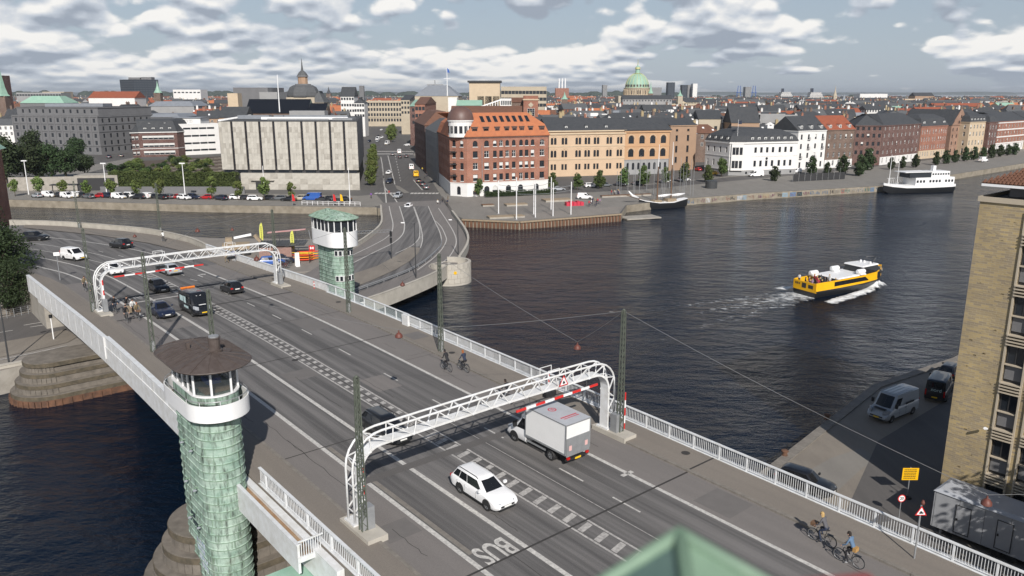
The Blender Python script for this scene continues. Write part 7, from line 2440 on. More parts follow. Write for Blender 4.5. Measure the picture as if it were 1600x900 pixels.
for k in range(5):m.box(-2.4+k,-1,0,-1.5+k,1,1.0+.2*(k%2))
tag(m.build('planter_group','print_red',None,at(897,321,QZ),.2),'pink and red painted boxes on the wharf edge','planter')
m=MB();m.lathe([(1.9,0),(1.9,2.4),(1.8,2.45)],20)
tag(m.build('kiosk','dark_metal',None,at(1111,294,QZ)),'round dark metal kiosk on the right quay','kiosk')
fk=empty('site_fence',at(1280,282,QZ),.38,'black screened site fence with light posts on the right quay','fence')
for k in range(9):
 m=MB();m.box(k*2.6-11.7,0,.1,k*2.6-9.25,.08,2.6);m.build('screen_panel','frame_dark',fk)
 m=MB();m.lathe([(.05,0),(.05,4.2)],6);m.build('fence_post','grey_metal',fk,(k*2.6-11.75,-.1,0))
random.seed(3)
for k in range(26):
 u=962+random.uniform(0,125);v=300+random.uniform(-8,8)
 p=at(u,v,QZ);h=random.uniform(6,11)
 m=MB();m.lathe([(.07,0),(.05,h)],6)
 tag(m.build('slim_pole','grey_metal',None,p),'slim grey pole in the pole field behind the schooner','pole','slim poles behind the schooner')
sp=bench_box('long brown curved seating edge near the schooner',978,307,16,1.4,.6,'wood')
cl_=[(.4,.05,.06),BLK,GRY,WHT,NVY,(.3,.2,.3)]
for k in range(16):
 u,v=(random.uniform(918,940),random.uniform(317,323))if k<9 else(random.uniform(955,972),random.uniform(304,308))
 person('person in the crowd on the quay by the schooner, %s top'%('red','black','grey','white','navy','mauve')[k%6],'stand' if k%3 else 'walk',at(u,v,QZ),random.uniform(0,6),cl_[k%6],random.choice([BLK,NVY,GRY]),random.choice(['dark','brown','blond']),group='people on the right quay')
for k,(u,v)in enumerate(((684,322),(688,323),(691,320),(699,321),(580,310),(660,268),(667,276),(672,271),(664,280),(608,306),(742,308),(700,316))):
 person(['pedestrian in white at the end of the low bridge','pedestrian in grey beside the one in white','pedestrian in black at the end of the low bridge','pedestrian in navy by the dark railing','pedestrian in purple at the bank corner','pedestrian in yellow on the pavement by the vans','pedestrian in black among the kerbside group','pedestrian in white up the pavement','pedestrian in grey among the kerbside group','cyclist in red standing at the zebra crossing','person in black sitting by the first quay tree','pedestrian in brown near the corner house'][k],'walk',at(u,v,QZ+.06),random.uniform(0,6),[WHT,GRY,BLK,NVY,(.2,.08,.35),(.6,.45,.05),BLK,WHT,GRY,(.4,.04,.04),BLK,KHA][k],random.choice([BLK,NVY,GRY]),random.choice(['dark','brown','blond']))
cyclist('cyclist in red jacket riding up the low bridge','bicycle ridden up the low bridge',0,0,1,(.3,.03,.03),BLK)
for o in list(bpy.data.objects)[-40:]:
 if o.parent is None and o.get('label')in('cyclist in red jacket riding up the low bridge','bicycle ridden up the low bridge'):
  o.location=at(689,339,LZ+.02);o.rotation_euler=(0,0,1.9)
for i,(u,v,vt)in enumerate(((45,304,252),(167,304,256),(290,312,256))):
 p=at(u,v,QZ);h=zat(vt,p.y)-QZ
 r=empty('street_lamp',p,0,'white lamp mast on the left quay, %s'%('leftmost','by the tunnel mouth','by the hedge')[i],'street lamp','tall street lamps')
 m=MB();m.lathe([(.16,0),(.1,h)],8);m.build('pole','cabin_white',r);m=MB();m.box(-.8,-.2,h,.8,.2,h+.3);m.build('lamp_head','cabin_white',r)
for i,(u,v,vt)in enumerate(((547,318,262),(414,310,259))):
 p=at(u,v,QZ);h=zat(vt,p.y)-QZ
 m=MB();m.lathe([(.14,0),(.08,h)],8);tag(m.build('flag_pole','cabin_white',None,p),'bare white flag pole in front of the bank, %s'%('right','centre')[i],'pole')
m=MB();m.lathe([(.2,0),(.12,12)],8);o=m.build('flag_pole','cabin_white',None,at_y(437,175,270));tag(o,'white flag pole rising from the roof of the bank','pole')
qr=empty('quay_railing',at(510,319,QZ),0,'white railing at the quay edge in front of the bank','railing')
a,b=at(472,320,QZ),at(563,322,QZ)
for k in range(12):
 m=MB();q=a.lerp(b,k/11)-qr.location;m.bar(q,q+V((0,0,1.1)),.1);m.build('rail_post','cabin_white',qr)
for z in(.6,1.1):m=MB();m.bar(a-qr.location+V((0,0,z)),b-qr.location+V((0,0,z)),.08);m.build('rail','cabin_white',qr)
for i,(u,mt,lb)in enumerate(((521,'sign_red','furled red flag on the quay by the bank'),(532,'paint_car_yellow','yellow flag on the quay by the bank'),(457,'sign_red','pink-red banner on the left quay'))):
 r=empty('banner',at(u,322,QZ),0,lb,'flag');m=MB();m.lathe([(.05,0),(.04,3.4)],6);m.build('pole','grey_metal',r)
 m=MB();m.loft([[V((.05,0,1.4)),V((.05,0,3.3)),V((.08,.05,3.3)),V((.08,.05,1.4))],[V((.8,.2,1.3)),V((.5,.15,3.0)),V((.5,.2,3.0)),V((.8,.25,1.3))]],0,True,True,True);m.build('cloth',mt,r)
m=MB();m.box(-14,0,0,14,.6,4.2);tag(m.build('retaining_wall','concrete',None,at(90,297,QZ),.16),'concrete retaining wall with graffiti behind the left quay cars','wall')
m=MB();m.box(-6.5,0,0,6.5,8,4.8,0);m.box(-5.6,-.1,.1,5.6,0.2,4.0,1);tag(m.build('garage_entrance',['concrete','frame_dark'],None,at(152,298,QZ),.1),'dark garage mouth behind the left quay cars','garage')
m=MB();m.box(-4,-1.2,2.5,4,1.2,2.8,0);m.box(-3.8,-.1,0,-3.6,.1,2.5,0);m.box(3.6,-.1,0,3.8,.1,2.5,0);tag(m.build('bus_shelter','frame_dark',None,at(103,302,QZ),.1),'flat black shelter behind the left quay cars','shelter')
m=MB();m.box(-22,0,0,22,.5,2.2);tag(m.build('garden_wall','stone_dark',None,at(270,303,QZ),.0),'dark garden wall under the long hedge','wall')
random.seed(17)
qa=[(48,229.5),(75,243.6),(122.3,263.2)]
gcol=[(.12,.2,.32),(.5,.5,.5),(.22,.1,.15),(.12,.24,.22),(.05,.05,.06),(.3,.25,.17),(.28,.13,.11),(.24,.32,.38),(.42,.41,.4),(.3,.28,.25)]
gm=empty('wall_graffiti',(75,243.6,0),0,'line of colourful graffiti along the right quay wall','graffiti')
for(a,b)in zip(qa[:-1],qa[1:]):
 a,b=V((*a,0)),V((*b,0));d=(b-a).normalized();o_=V((d.y,-d.x,0));L=(b-a).length
 x=1.0
 while x<L-1:
  w=random.uniform(1.2,2.6);m=MB()
  bc=random.choice(gcol)
  mm=MB();q=a+d*x+o_*.03-gm.location
  if random.random()<.4:mm.bar(q+V((0,0,.95)),q+d*w+V((0,0,.95)),.04,1.3);mm.build('graffiti_field',cloth(bc),gm)
  for k in range(4):
   p0=a+d*(x+w*(k+.15)/4)+o_*.07-gm.location
   pts_=[p0+d*random.uniform(0,w/5)+V((0,0,random.uniform(.35,1.6)))for _ in range(4)]
   for u_,v_ in zip(pts_[:-1],pts_[1:]):m.bar(u_,v_,.05,.16,up=tuple(o_))
  m.build('graffiti_tag',cloth(random.choice(gcol)),gm)
  x+=w+random.uniform(.1,.9)
  # city behind the front rows
random.seed(42)
def grid_mat(name,wall,win,sx,sz,fx=.5,fz=.55):
 """wall with a window grid, for buildings too far off to tell windows apart"""
 m=mat(name,wall,.85)
 t,b=nodes_of(name)
 tc=t.nodes.new('ShaderNodeTexCoord');sp=t.nodes.new('ShaderNodeSeparateXYZ');t.links.new(tc.outputs['Object'],sp.inputs[0])
 def mth(op,a,bb):
  n=t.nodes.new('ShaderNodeMath');n.operation=op
  for i,q in enumerate((a,bb)):
   if isinstance(q,(int,float)):n.inputs[i].default_value=q
   else:t.links.new(q,n.inputs[i])
  return n.outputs[0]
 hx=mth('ADD',sp.outputs[0],sp.outputs[1])
 a=mth('LESS_THAN',mth('FRACT',mth('DIVIDE',hx,sx),0),fx)
 c=mth('LESS_THAN',mth('FRACT',mth('DIVIDE',mth('ADD',sp.outputs[2],100.3),sz),0),fz)
 f=mth('MULTIPLY',a,c)
 mx=t.nodes.new('ShaderNodeMix');mx.data_type='RGBA';t.links.new(f,mx.inputs[0])
 mx.inputs[6].default_value=(*wall,1);mx.inputs[7].default_value=(*win,1);t.links.new(mx.outputs[2],b.inputs['Base Color'])
WALLS=[('stucco_white','white'),('stucco_cream','cream'),('stone_beige','beige'),('brick_red','red brick'),('brick_brown','brown brick'),('stucco_grey','grey'),('stucco_tan','tan'),('stucco_white','white')]
ROOFS=[('slate','dark slate'),('slate','dark slate'),('slate_pale','grey'),('tiles_red','red tiled'),('tiles_orange','orange tiled'),('tiles_brown','brown tiled'),('roof_felt','flat black'),('roof_zinc','zinc'),('roof_green','green copper')]
RW=[6,4,4,3,1.6,2,3,3,.5]
for k,(wn,_)in enumerate(WALLS[:7]):
 base={'stucco_white':(.62,.61,.59),'stucco_cream':(.5,.42,.3),'stone_beige':(.42,.36,.28),'brick_red':(.24,.09,.055),'brick_brown':(.16,.1,.07),'stucco_grey':(.28,.28,.28),'stucco_tan':(.36,.26,.18)}[wn]
 grid_mat('far_'+wn,base,(.05,.055,.06),2.6,3.3)
NTH={}
def back_house(x,y,w,d,z1,wi,ri,ang,windows=True,detail=True,rest=None):
 wallm,wn=WALLS[wi];roofm,rn=ROOFS[ri]
 flat_=roofm in('roof_felt','roof_zinc')
 h=z1-QZ
 if rest is not None:
  c,s=cos(ang),sin(ang)
  M=Matrix.Translation((x,y,QZ))@Matrix.Rotation(ang,4,'Z')
  rest.box(-w/2,-d/2,0,w/2,d/2,h,wi,M)
  rh=0 if flat_ else random.uniform(3,4.5)
  q=[M@V(p)for p in((-w/2-.3,-d/2-.3,h),(w/2+.3,-d/2-.3,h),(w/2+.3,d/2+.3,h),(-w/2-.3,d/2+.3,h))]
  if flat_:rest.poly([p+V((0,0,.1))for p in q],8+ri)
  else:
   R0,R1=M@V((-w/2,0,h+rh)),M@V((w/2,0,h+rh))
   rest.quad(q[0],q[1],R1,R0,8+ri);rest.quad(q[2],q[3],R0,R1,8+ri);rest.poly((q[1],q[2],R1),wi);rest.poly((q[3],q[0],R0),wi)
  for _ in range(2):
   xx=random.uniform(-w/2,w/2);rest.box(xx-.6,-.6,h+rh-.5,xx+.6,.6,h+rh+1.6,random.choice([0,3,1]),M)
  return
 u=800+FPX*x/(y*_c+12*_s)
 rg=[b for a,b in((200,'behind the grey office block'),(345,'behind the brick block'),(600,'behind the bank'),(730,'beside the main street'),(860,'behind the orange roof'),(980,'behind the peach house'),(1100,'behind the orange arcade'),(1250,'behind the mansion'),(1340,'behind the town houses'),(1440,'behind the long warehouse'),(9999,'at the far right'))if u<a][0]
 k=(wn,rn,rg);NTH[k]=NTH.get(k,0)+1
 lab='%s building with %s roof %s, %s such'%(wn,rn,rg,('nearest','second nearest','third nearest','fourth nearest','fifth nearest','sixth nearest','seventh nearest','eighth nearest','farthest')[min(8,NTH[k]-1)])
 r=empty('town_building',(x,y,QZ),ang,lab,'building','%s %s roof buildings'%(wn,rn))
 m=MB();m.box(-w/2,-d/2,0,w/2,d/2,h-.02)
 m.build('wall',wallm if windows else 'far_'+wallm,r)
 rh=0 if flat_ else random.uniform(3,4.8)
 m=MB()
 if flat_:
  m.box(-w/2-.15,-d/2-.15,h,w/2+.15,d/2+.15,h+.3);m.build('roof',roofm,r)
  mm=MB();a=random.uniform(2,w/3);mm.box(-a,-2,h+.3,a,2,h+random.uniform(1.6,3));mm.build('roof_plant',random.choice(['stucco_white','stucco_grey','roof_zinc']),r,(random.uniform(-w/5,w/5),0,0))
 else:
  o=.35
  q=[V((-w/2-o,-d/2-o,h)),V((w/2+o,-d/2-o,h)),V((w/2+o,d/2+o,h)),V((-w/2-o,d/2+o,h))]
  hip=random.random()<.3
  R0,R1=V((-w/2+(d/3 if hip else 0),0,h+rh)),V((w/2-(d/3 if hip else 0),0,h+rh))
  m.quad(q[0],q[1],R1,R0);m.quad(q[2],q[3],R0,R1);m.poly((q[1],q[2],R1));m.poly((q[3],q[0],R0));m.build('roof',roofm,r)
  if detail:
   key=('bsky',)
   if key not in _win:
    mm=MB();mm.box(-.45,0,0,.45,1.1,.1);_win[key]=mm.mesh('roof_window','sign_white')
   ang_=atan2(rh,d/2)
   for k in range(int(w/4)):
    if random.random()<.55:
     f=random.uniform(.2,.55);o_=link('roof_window',_win[key],r,(-w/2+2+k*4,-d/2+d/2*f,h+rh*f+.05));o_.rotation_euler=(ang_,0,0)
 for k in range(random.randint(1,3)):
  xx=random.uniform(-w/2+.8,w/2-.8);mt=random.choice(['brick_red','brick_yellow','stucco_white','brick_brown'])
  key=('bch',mt)
  if key not in _win:
   mm=MB();mm.box(-.6,-.45,-1.2,.6,.45,1.5);mm.box(-.68,-.53,1.5,.68,.53,1.68);mm.lathe([(.14,1.68),(.12,2.2)],6,c=(-.25,0,0));mm.lathe([(.14,1.68),(.12,2.2)],6,c=(.25,0,0));_win[key]=mm.mesh('chimney',mt)
  link('chimney',_win[key],r,(xx,random.uniform(-.4,.4),h+rh))
 if windows:
  n=max(2,int(w/2.7));wm2=win_mesh(1.1,1.7,'cross','frame_white' if wn not in('white',)else 'frame_dark')
  for lev in range(2 if detail else 1):
   z=h-2.4-lev*3.2
   for k in range(n):link('window',wm2,r,(-w/2+(k+.5)*w/n-.55,-d/2-.05,z))
def blocked(x,y,w,d):
 u=800+FPX*x/(y*_c+12*_s)
 r=max(w,d)*.5
 du=r/y*FPX
 if y<720 and 566-du<u<668:return True
 if y<620 and 158-du<u<192+du:return True
 if u<200 and y<470:return True
 if 190<=u<350 and y<440:return True
 if 335<=u<600 and y<345:return True
 if 600<=u<860 and y<325:return True
 if 850<=u<1095 and y<312:return True
 if 1085<=u<1250 and y<345:return True
 if u>=1240 and y<330+(u-1240)*.42+30:return True
 if x>330+(y-446)*1.0-30 and y>446:return True
 if y>800 and x>700+(y-800)*.86-60:return True
 if y>1500:
  lim=1300+(y-1500)*.4 if y<2600 else 1740
  if x>lim-80:return True
 return False
cands=[]
y=300.0
while y<2600:
 stepy=21 if y<480 else(27 if y<800 else 44)
 half=.69*y+30
 x=-half+random.uniform(-10,0)
 while x<half:
  w=random.uniform(12,30)if y<700 else random.uniform(18,46)
  d=random.uniform(10,13)
  yy=y+random.uniform(-4,4)
  if not blocked(x+w/2,yy,w,d)and random.random()<.93:
   cands.append((yy,x+w/2,w,d))
  x+=w+random.choice([0,.5,2,6])
 y+=stepy
rest=MB()
cands.sort()
nind=0
for i,(yy,x,w,d)in enumerate(cands):
 wi=random.randrange(8);ri=random.choices(range(9),RW)[0]
 right=x>.1*yy
 if right and random.random()<.45:ri=random.choice([0,0,2,7])
 z1=random.uniform(13.5,19.5)if yy<900 else random.uniform(13,21)
 if yy>1400:z1-=1.5
 ang=random.choice([.3,.3,.35,-.2,1.4,.1])+random.uniform(-.06,.06)
 if nind<285:
  back_house(x,yy,w,d,z1,wi,ri,ang,yy<520,yy<520);nind+=1
 else:
  back_house(x,yy,w,d,z1,wi if wi<7 else 0,ri,ang,rest=rest)
o=rest.build('distant_rooftops',['far_'+q for q,_ in WALLS[:7]]+['far_stucco_white']+[q for q,_ in ROOFS])
stuff(o);o['label']='mass of small distant rooftops spreading to the horizon';o['category']='rooftops'
mat('far_wood',(.035,.05,.04),.95,.6,.02,c2=(.05,.06,.045))
m=MB()
random.seed(9)
def wood_strip(pts,hmin,hmax,dpt,st=14):
 for(a,b)in zip(pts[:-1],pts[1:]):
  a,b=V((*a,0)),V((*b,0));L=(b-a).length;n=max(2,int(L/st))
  for k in range(n):
   p=a.lerp(b,k/n);h=random.uniform(hmin,hmax);r=st*random.uniform(.7,1.4)
   for j in range(2):
    c=(p.x+random.uniform(-r,r),p.y+random.uniform(0,dpt),QZ)
    m.lathe([(r*.8,0),(r,h*.45),(r*.75,h*.8),(r*.2,h)],7,c=c,cap=False)
wood_strip([(-1900,2650),(-900,2750),(0,2800),(700,2850),(1200,2700)],14,24,60,22)
wood_strip([(-2600,3600),(-600,3900),(900,4000)],22,42,90,40)
o=m.build('distant_woods','far_wood',smooth=True);stuff(o);o['label']='dark line of distant woods along the horizon';o['category']='woods'
m=MB()
for k in range(60):
 x=-9000+k*300;h=34+12*sin(k*.35)+8*sin(k*.9+1)
 m.v.append((x,14000,0));m.v.append((x,14000+200,max(16,h)))
for k in range(59):m.face((2*k,2*k+2,2*k+3,2*k+1))
struct(m.build('hills','far_wood'))
m=MB();m.v=[(3000,24000,0),(14000,16000,0),(14000,16300,36),(9000,20300,48),(3000,24400,34)];m.face((0,1,2,3,4));struct(m.build('far_coast','far_wood'))
# landmark buildings
def block(name,label,ul,ur,vtop,Yd,depth,wall,z0=QZ,cat='building',windows=None,roof='roof_felt',roofkind='flat',rh=0,frame='frame_dark',rowsz=None,skew=0.0,ww=1.4,wh_=1.8,wstyle='two'):
 a=at_y(ul,vtop,Yd);b=at_y(ur,vtop,Yd+skew)
 z1=a.z
 bl=Bldg(name,label,quad_from((a.x,a.y),(b.x,b.y),depth),z0,z1,wall,None,cat)
 if windows:
  n,zs2=windows
  for z in zs2:bl.row(0,z1-z0-z,wh_,ww,cols(bl.L(0),n,bl.L(0)/n/2),style=wstyle,frame=frame,glassm='far_glass')
 bl.walls()
 if roofkind=='flat':bl.roof('flat',roof,.5)
 elif roofkind=='gable':bl.roof('gable',roof,rh)
 elif roofkind=='hip':bl.roof('hip',roof,rh,min(depth/2-.5,rh*1.2))
 return bl
grid_mat('far_dark_glass',(.03,.038,.05),(.06,.07,.085),6,3.4,.8,.5)
t1=block('tower_block','dark glass tower block standing above the roofs at the left',207,247,124.5,1250,45,'far_dark_glass',skew=30)
m=MB();m.box(-9,-6,0,9,6,4);m.build('roof_plant','stone_dark',t1.root,(-9,10,t1.h));m=MB();m.box(-8,-6,0,8,6,4.5);m.build('roof_plant','stone_dark',t1.root,(10,10,t1.h))
block('long_building','long white building with red roof behind the office block',138,210,153,640,20,'stucco_white',roof='tiles_red',roofkind='gable',rh=5)
block('long_building','office block wing with green copper roof',31,100,161,470,16,'stone_dark',roof='roof_green',roofkind='hip',rh=4)
block('long_building','pale blue-grey long building at the far left skyline',25,95,145.5,900,20,'stucco_grey',windows=(16,(3,)),ww=2.5)
block('long_building','beige long building on the far left skyline',66,100,144,1000,20,'stone_beige',windows=(8,(3,7)),ww=2.5)
block('white_hall','angular white building on the left skyline',270,313,140.5,1300,30,'stucco_white',windows=(7,(5,)),ww=4,wh_=2)
block('grey_hall','big low grey building with zinc roof behind the brick block',186,280,183,432,26,'stone_dark',roof='roof_zinc',roofkind='hip',rh=1.6,windows=(18,(2.6,6)))
block('grey_hall','wide zinc roofed hall behind the white office block',232,303,166,520,26,'stucco_grey',roof='roof_zinc',roofkind='hip',rh=3)
block('white_slab','white slab-like lift tower left of the theatre',355,371,147,520,8,'stucco_cream')
th=block('theatre','dark grey metal theatre stage tower',364,418,138,560,40,'stone_dark')
block('theatre_wing','lower grey theatre wing with white roof edge',405,433,145,545,26,'stucco_grey',roof='stucco_white')
block('long_house','long black-roofed house behind the bank',384,480,177,355,14,'brick_brown',roof='paint_car_black',roofkind='gable',rh=6.0)
block('long_house','black-roofed house continuing right behind the bank',482,507,178,352,12,'brick_brown',roof='paint_car_black',roofkind='gable',rh=4.5)
block('long_house','black-roofed low house left behind the bank',342,383,184,345,12,'stucco_tan',roof='slate',roofkind='gable',rh=4.5)
block('white_house','white house with black sloping roof near the palace',532,553,151,600,16,'stucco_white',windows=(5,(2.5,7,11)),roof='slate',roofkind='gable',rh=7)
block('white_house','white corner house with grey turret near the palace',553,569,161,570,14,'stucco_white',windows=(4,(2.5,6,9.5)),roof='slate',roofkind='hip',rh=4)
pal=block('palace','beige stone palace closing the far end of the main street',569,627,158.5,745,24,'stone_beige',windows=(13,(4,8.5,13.2,18)),roof='slate_pale',ww=1.7,wh_=2.6)
pal.band(pal.h-1.2,1.0,.7,'stone_beige')
pal.band(pal.h-14.5,.6,.4,'stone_beige')
street_right=[(626,640,156,600,'stone_beige','slate','beige stone house on the right of the main street, farthest'),(640,651,166,470,'brick_dark','roof_green','dark house with green roof on the right of the main street'),(648,664,163,410,'brick_red','tiles_brown','brown roofed brick house on the right of the main street')]
for ul,ur,v,Yd,wl_,rf_,lb in street_right:block('street_house',lb,ul,ur,v,Yd,60,wl_,roof=rf_,roofkind='gable',rh=3.5,windows=(3,(3,6.5,10)))
bl_=Bldg('street_house','grey stucco street house with slanted grey roof beside the corner house',[tuple(V(A_[:2])+V((-.5,1))),tuple(V(A_[:2])+V((12,3))),tuple(V(A_[:2])+V((5,38))),tuple(V(A_[:2])+V((-8.2,37)))],2,19,'stucco_grey')
for z in(3,6.5,10,13.2):bl_.row(3,z,1.9,1.2,9,frame='frame_white')
bl_.walls();bl_.roof('hip','slate_pale',4,5)
bl_=Bldg('street_house','dark brick street house farther along the main street',[tuple(V(A_[:2])+V((-8.6,39))),tuple(V(A_[:2])+V((5,41))),tuple(V(A_[:2])+V((-4,86))),tuple(V(A_[:2])+V((-18,85)))],2,20,'brick_dark')
for z in(3,6.5,10,13.6):bl_.row(3,z,1.9,1.2,11,frame='frame_white')
bl_.walls();bl_.roof('hip','tiles_brown',5,5)
dm_=at_y(477,190,500);r=empty('domed_store',(dm_.x,dm_.y,QZ),0,'grey slate dome with lantern and spire behind the bank roof','building')
zz0=12
k_=500/FPX*1.03
m=MB();m.box(-8.5,-8.5,0,8.5,8.5,zat(152,500)-QZ);m.build('base_block','stone_beige',r)
zd=zat(152,500)-QZ;ztop=zat(133,500)-QZ
m=MB();m.lathe([(9.6,zd),(10,zd+1),(9.6,zd+3),(8,zd+6),(5.8,ztop)],8);m.build('dome','slate_pale',r,(0,0,0),radians(22))
zl=zat(118,500)-QZ
m=MB();m.lathe([(5,ztop),(5,ztop+.6),(3,ztop+.8),(3,zl-1),(3.6,zl-.8),(3.4,zl),(2.2,zl+1.8),(.8,zl+3),(.5,zl+5),(.1,zl+10)],8,ms=[0,0,1,1,0,2,2,2,2]);m.build('lantern',['stone_dark','stucco_tan','slate_pale'],r)
for a in range(4):
 link('window',win_mesh(2.2,3.2,'cross','frame_white'),r,(-6.6+a*3.6,-8.9,zd-4.5))
for u0,u1,vt,lb in((449,470,142,'slate mansard pavilion left of the grey dome'),(487,506,143,'slate mansard pavilion right of the grey dome')):
 b_=block('store_pavilion',lb,u0,u1,160,492,16,'stone_beige');b_.roof('mansard','slate_pale',zat(vt,492)-zat(160,492),3.5,.3,5,name='mansard_roof')
bt=block('theatre_tower','pale modern tower with curved dark roof rim behind the corner house',733,781,130,520,26,'stucco_cream')
m=MB();m.prism([(p.x,p.y)for p in inset(bt.p,-1)],bt.h+.5,bt.h+1.6,0);m.build('roof_rim','frame_dark',bt.root)
for k in range(3):link('window',win_mesh(4.2,6.5,'two','frame_green'),bt.root,(bt.p[0].x+5.2+k*4.9,bt.p[0].y-.05,bt.h-14.6))
b2=block('concrete_offices','long beige concrete office building on the skyline',783,854,136.5,560,30,'stone_beige',windows=(13,(4.5,9,13)),ww=2.2,wh_=2.2)
b3=block('brick_tower','square red brick tower with pale lozenge and white windows',818,841,151.5,335,9,'brick_red',roof='slate')
b3.band(b3.h-1.3,.5,.25,'stucco_cream')
link('window',win_mesh(3.0,3.2,'grid','frame_white'),b3.root,(b3.p[0].x+1.6,b3.p[0].y-.06,b3.h-7.8))
m=MB();m.lathe([(1.1,0),(1.1,.1)],4);o=m.build('lozenge','stone_beige',b3.root,(0,b3.p[0].y-.06,b3.h-3.2));o.rotation_euler=(pi/2,0,0)
block('brick_wing','low brown brick wing beside the brick tower',800,818,160,345,9,'brick_brown',roof='tiles_brown',roofkind='gable',rh=2)
block('long_house','long brown tiled roof behind the orange roof',705,815,178,318,12,'brick_brown',roof='tiles_brown',roofkind='gable',rh=3.0)
block('green_roof_house','white house with pale green copper roof behind the dome',714,752,165,370,10,'stucco_white',roof='roof_green',roofkind='gable',rh=2.4)
gl=block('glass_hall','white steel and glass sloping hall roof',782,799,156,345,8,'stucco_white',windows=(5,(2.2,4.4)),ww=.8,frame='frame_white')
m=MB();a=at_y(738,171,345);b=at_y(782,156,345);
for k in range(12):
 p_=a.lerp(b,k/11);q_=V((p_.x,p_.y,zat(172,345)));m.bar(p_+V((0,0,.2)),q_,.3)
m.bar(a,b,.5);m.bar(V((a.x,a.y,zat(170,345))),V((b.x,b.y,zat(166,345))),.3)
tag(m.build('glass_gallery','sign_white'),'white framed glass gallery sloping up to the hall','building')
nbk=block('white_block','white rendered block with flag mast behind the corner house',700,714,154,375,10,'stucco_white')
ry=block('roof_hall','big pale grey pyramid roof behind the corner house',648,716,150,540,40,'stone_beige',roof='roof_zinc',roofkind='hip',rh=7)
r=empty('flag_mast',at_y(699,150,374),0,'tall white mast with blue flag','mast')
hm=zat(106,374)-zat(150,374)
m=MB();m.lathe([(.25,0),(.12,hm)],8);m.bar((-1.6,0,hm*.62),(1.6,0,hm*.62),.15);m.build('pole','cabin_white',r)
m=MB();m.loft([[V((.1,0,hm-2)),V((.1,0,hm)),V((.1,.05,hm)),V((.1,.05,hm-2))],[V((1.3,.4,hm-2.2)),V((.9,.3,hm-.8)),V((.9,.35,hm-.8)),V((1.3,.45,hm-2.2))]],0,True,True,True);m.build('flag','paint_car_blue',r)
Yc=1020
pc=at_y(995,150,Yc);r=empty('domed_church',(pc.x,Yc,QZ),0,'church with great green copper dome and golden lantern','church')
def zz(v):return zat(v,Yc)-QZ
R=18.5/FPX*Yc*.98
m=MB();m.lathe([(R*1.04,zz(160)),(R*1.04,zz(139)),(R*1.1,zz(138.6)),(R*1.1,zz(137.5)),(R,zz(137))],40,ms=[0,0,0,0]);m.build('drum','stone_beige',r)
for k in range(40):
 a=2*pi*k/40;m=MB();m.lathe([(.55,zz(150)),(.55,zz(139.5))],6);m.build('column','stucco_cream',r,(R*1.1*cos(a),R*1.1*sin(a),0))
for k in range(14):
 a=pi+pi*(k+.5)/14;link('window',win_mesh(1.8,4.5,'two','frame_dark'),r,(R*1.05*cos(a)-.9,R*1.05*sin(a),zz(147)))
pr=[(R*.98,zz(137)),(R*.97,zz(133)),(R*.92,zz(129)),(R*.82,zz(124.5)),(R*.68,zz(120.5)),(R*.5,zz(117.2)),(R*.33,zz(115.3))]
m=MB();m.lathe(pr,36);m.build('dome','roof_green',r,smooth=True,angle=40)
for k in range(18):
 a=2*pi*k/18;m=MB();m.tube([(q*1.01*cos(a),q*1.01*sin(a),z_)for q,z_ in pr],.32,5);m.build('dome_rib','dome_gold' if 'dome_gold' in MAT else mat('dome_gold',(.42,.42,.2),.5),r)
for k in range(12):
 a=pi+pi*(k+.5)/12;m=MB();m.box(-1,-.6,0,1,.8,2.6);m.build('dormer','copper_brown',r,(R*.96*cos(a),R*.96*sin(a),zz(135.5)),a+pi/2)
m=MB();m.lathe([(R*.33,zz(115.3)),(R*.36,zz(114.8)),(R*.2,zz(114)),(R*.18,zz(108.5)),(R*.24,zz(108)),(R*.2,zz(105)),(R*.07,zz(103)),(.5,zz(101)),(.15,zz(92))],16,ms=[1,1,0,0,1,0,0,1]);m.build('lantern',['roof_green','dome_gold'],r)
m=MB();m.box(-R*1.7,-R*1.3,0,R*1.7,R*1.2,zz(150));m.build('nave','stone_beige',r)
block('long_slate_house','long slate roof with white dormers below the church dome',973,1050,155,820,14,'stucco_grey',roof='slate',roofkind='gable',rh=4,windows=(16,(2.4,)),ww=1.6,frame='frame_white')
def spire(label,u,vb,vt,Yd,w,mt,body='brick_brown',vs=None):
 p=at_y(u,vb,Yd);r=empty('church_spire',(p.x,Yd,QZ),0,label,'spire')
 zb2=zat(vs or(vb*.6+vt*.4),Yd)-QZ;zt2=zat(vt,Yd)-QZ
 m=MB();m.box(-w,-w,0,w,w,zb2);m.build('tower',body,r)
 m=MB();m.lathe([(w*1.3,zb2),(w*.7,zb2+(zt2-zb2)*.25),(w*.3,zb2+(zt2-zb2)*.55),(.05,zt2)],8,cap=False);m.build('spire_roof',mt,r)
spire('green copper spire beside the dark tower block',249,165,126,900,3.6,'roof_green',vs=145)
spire('small green spire between the red roofs at the left',252.5-22,165,140,800,2.5,'slate',vs=160)
spire('thin green spire right of the church dome',1016,158,127,1010,2.6,'roof_green',vs=146)
spire('green and white striped spire right of the church',1062,160,140,900,2.6,'roof_green','stone_beige',vs=150)
spire('white pointed spire among the central roofs',882,165,143,800,2.8,'roof_green',vs=155)
spire('slim brown church spire on the right skyline',1304,155,133,1500,3.2,'stone_beige','stone_beige',vs=150)
spire('pale triangular spire on the right skyline',1318,160,146,1100,3.5,'roof_zinc','stucco_grey',vs=158)
spire('dark pointed spire behind the palace',514,150,135,1500,4,'slate',vs=146)
bsp=at_y(7,165,520);r=empty('church_spire',(bsp.x,bsp.y,QZ),0,'green copper spire with dark shaded side at the left edge','spire')
z0_,z1_=zat(150,520)-QZ,zat(112,520)-QZ
m=MB();m.box(-2.6,-2.6,0,2.6,2.6,z0_);m.build('tower','brick_brown',r)
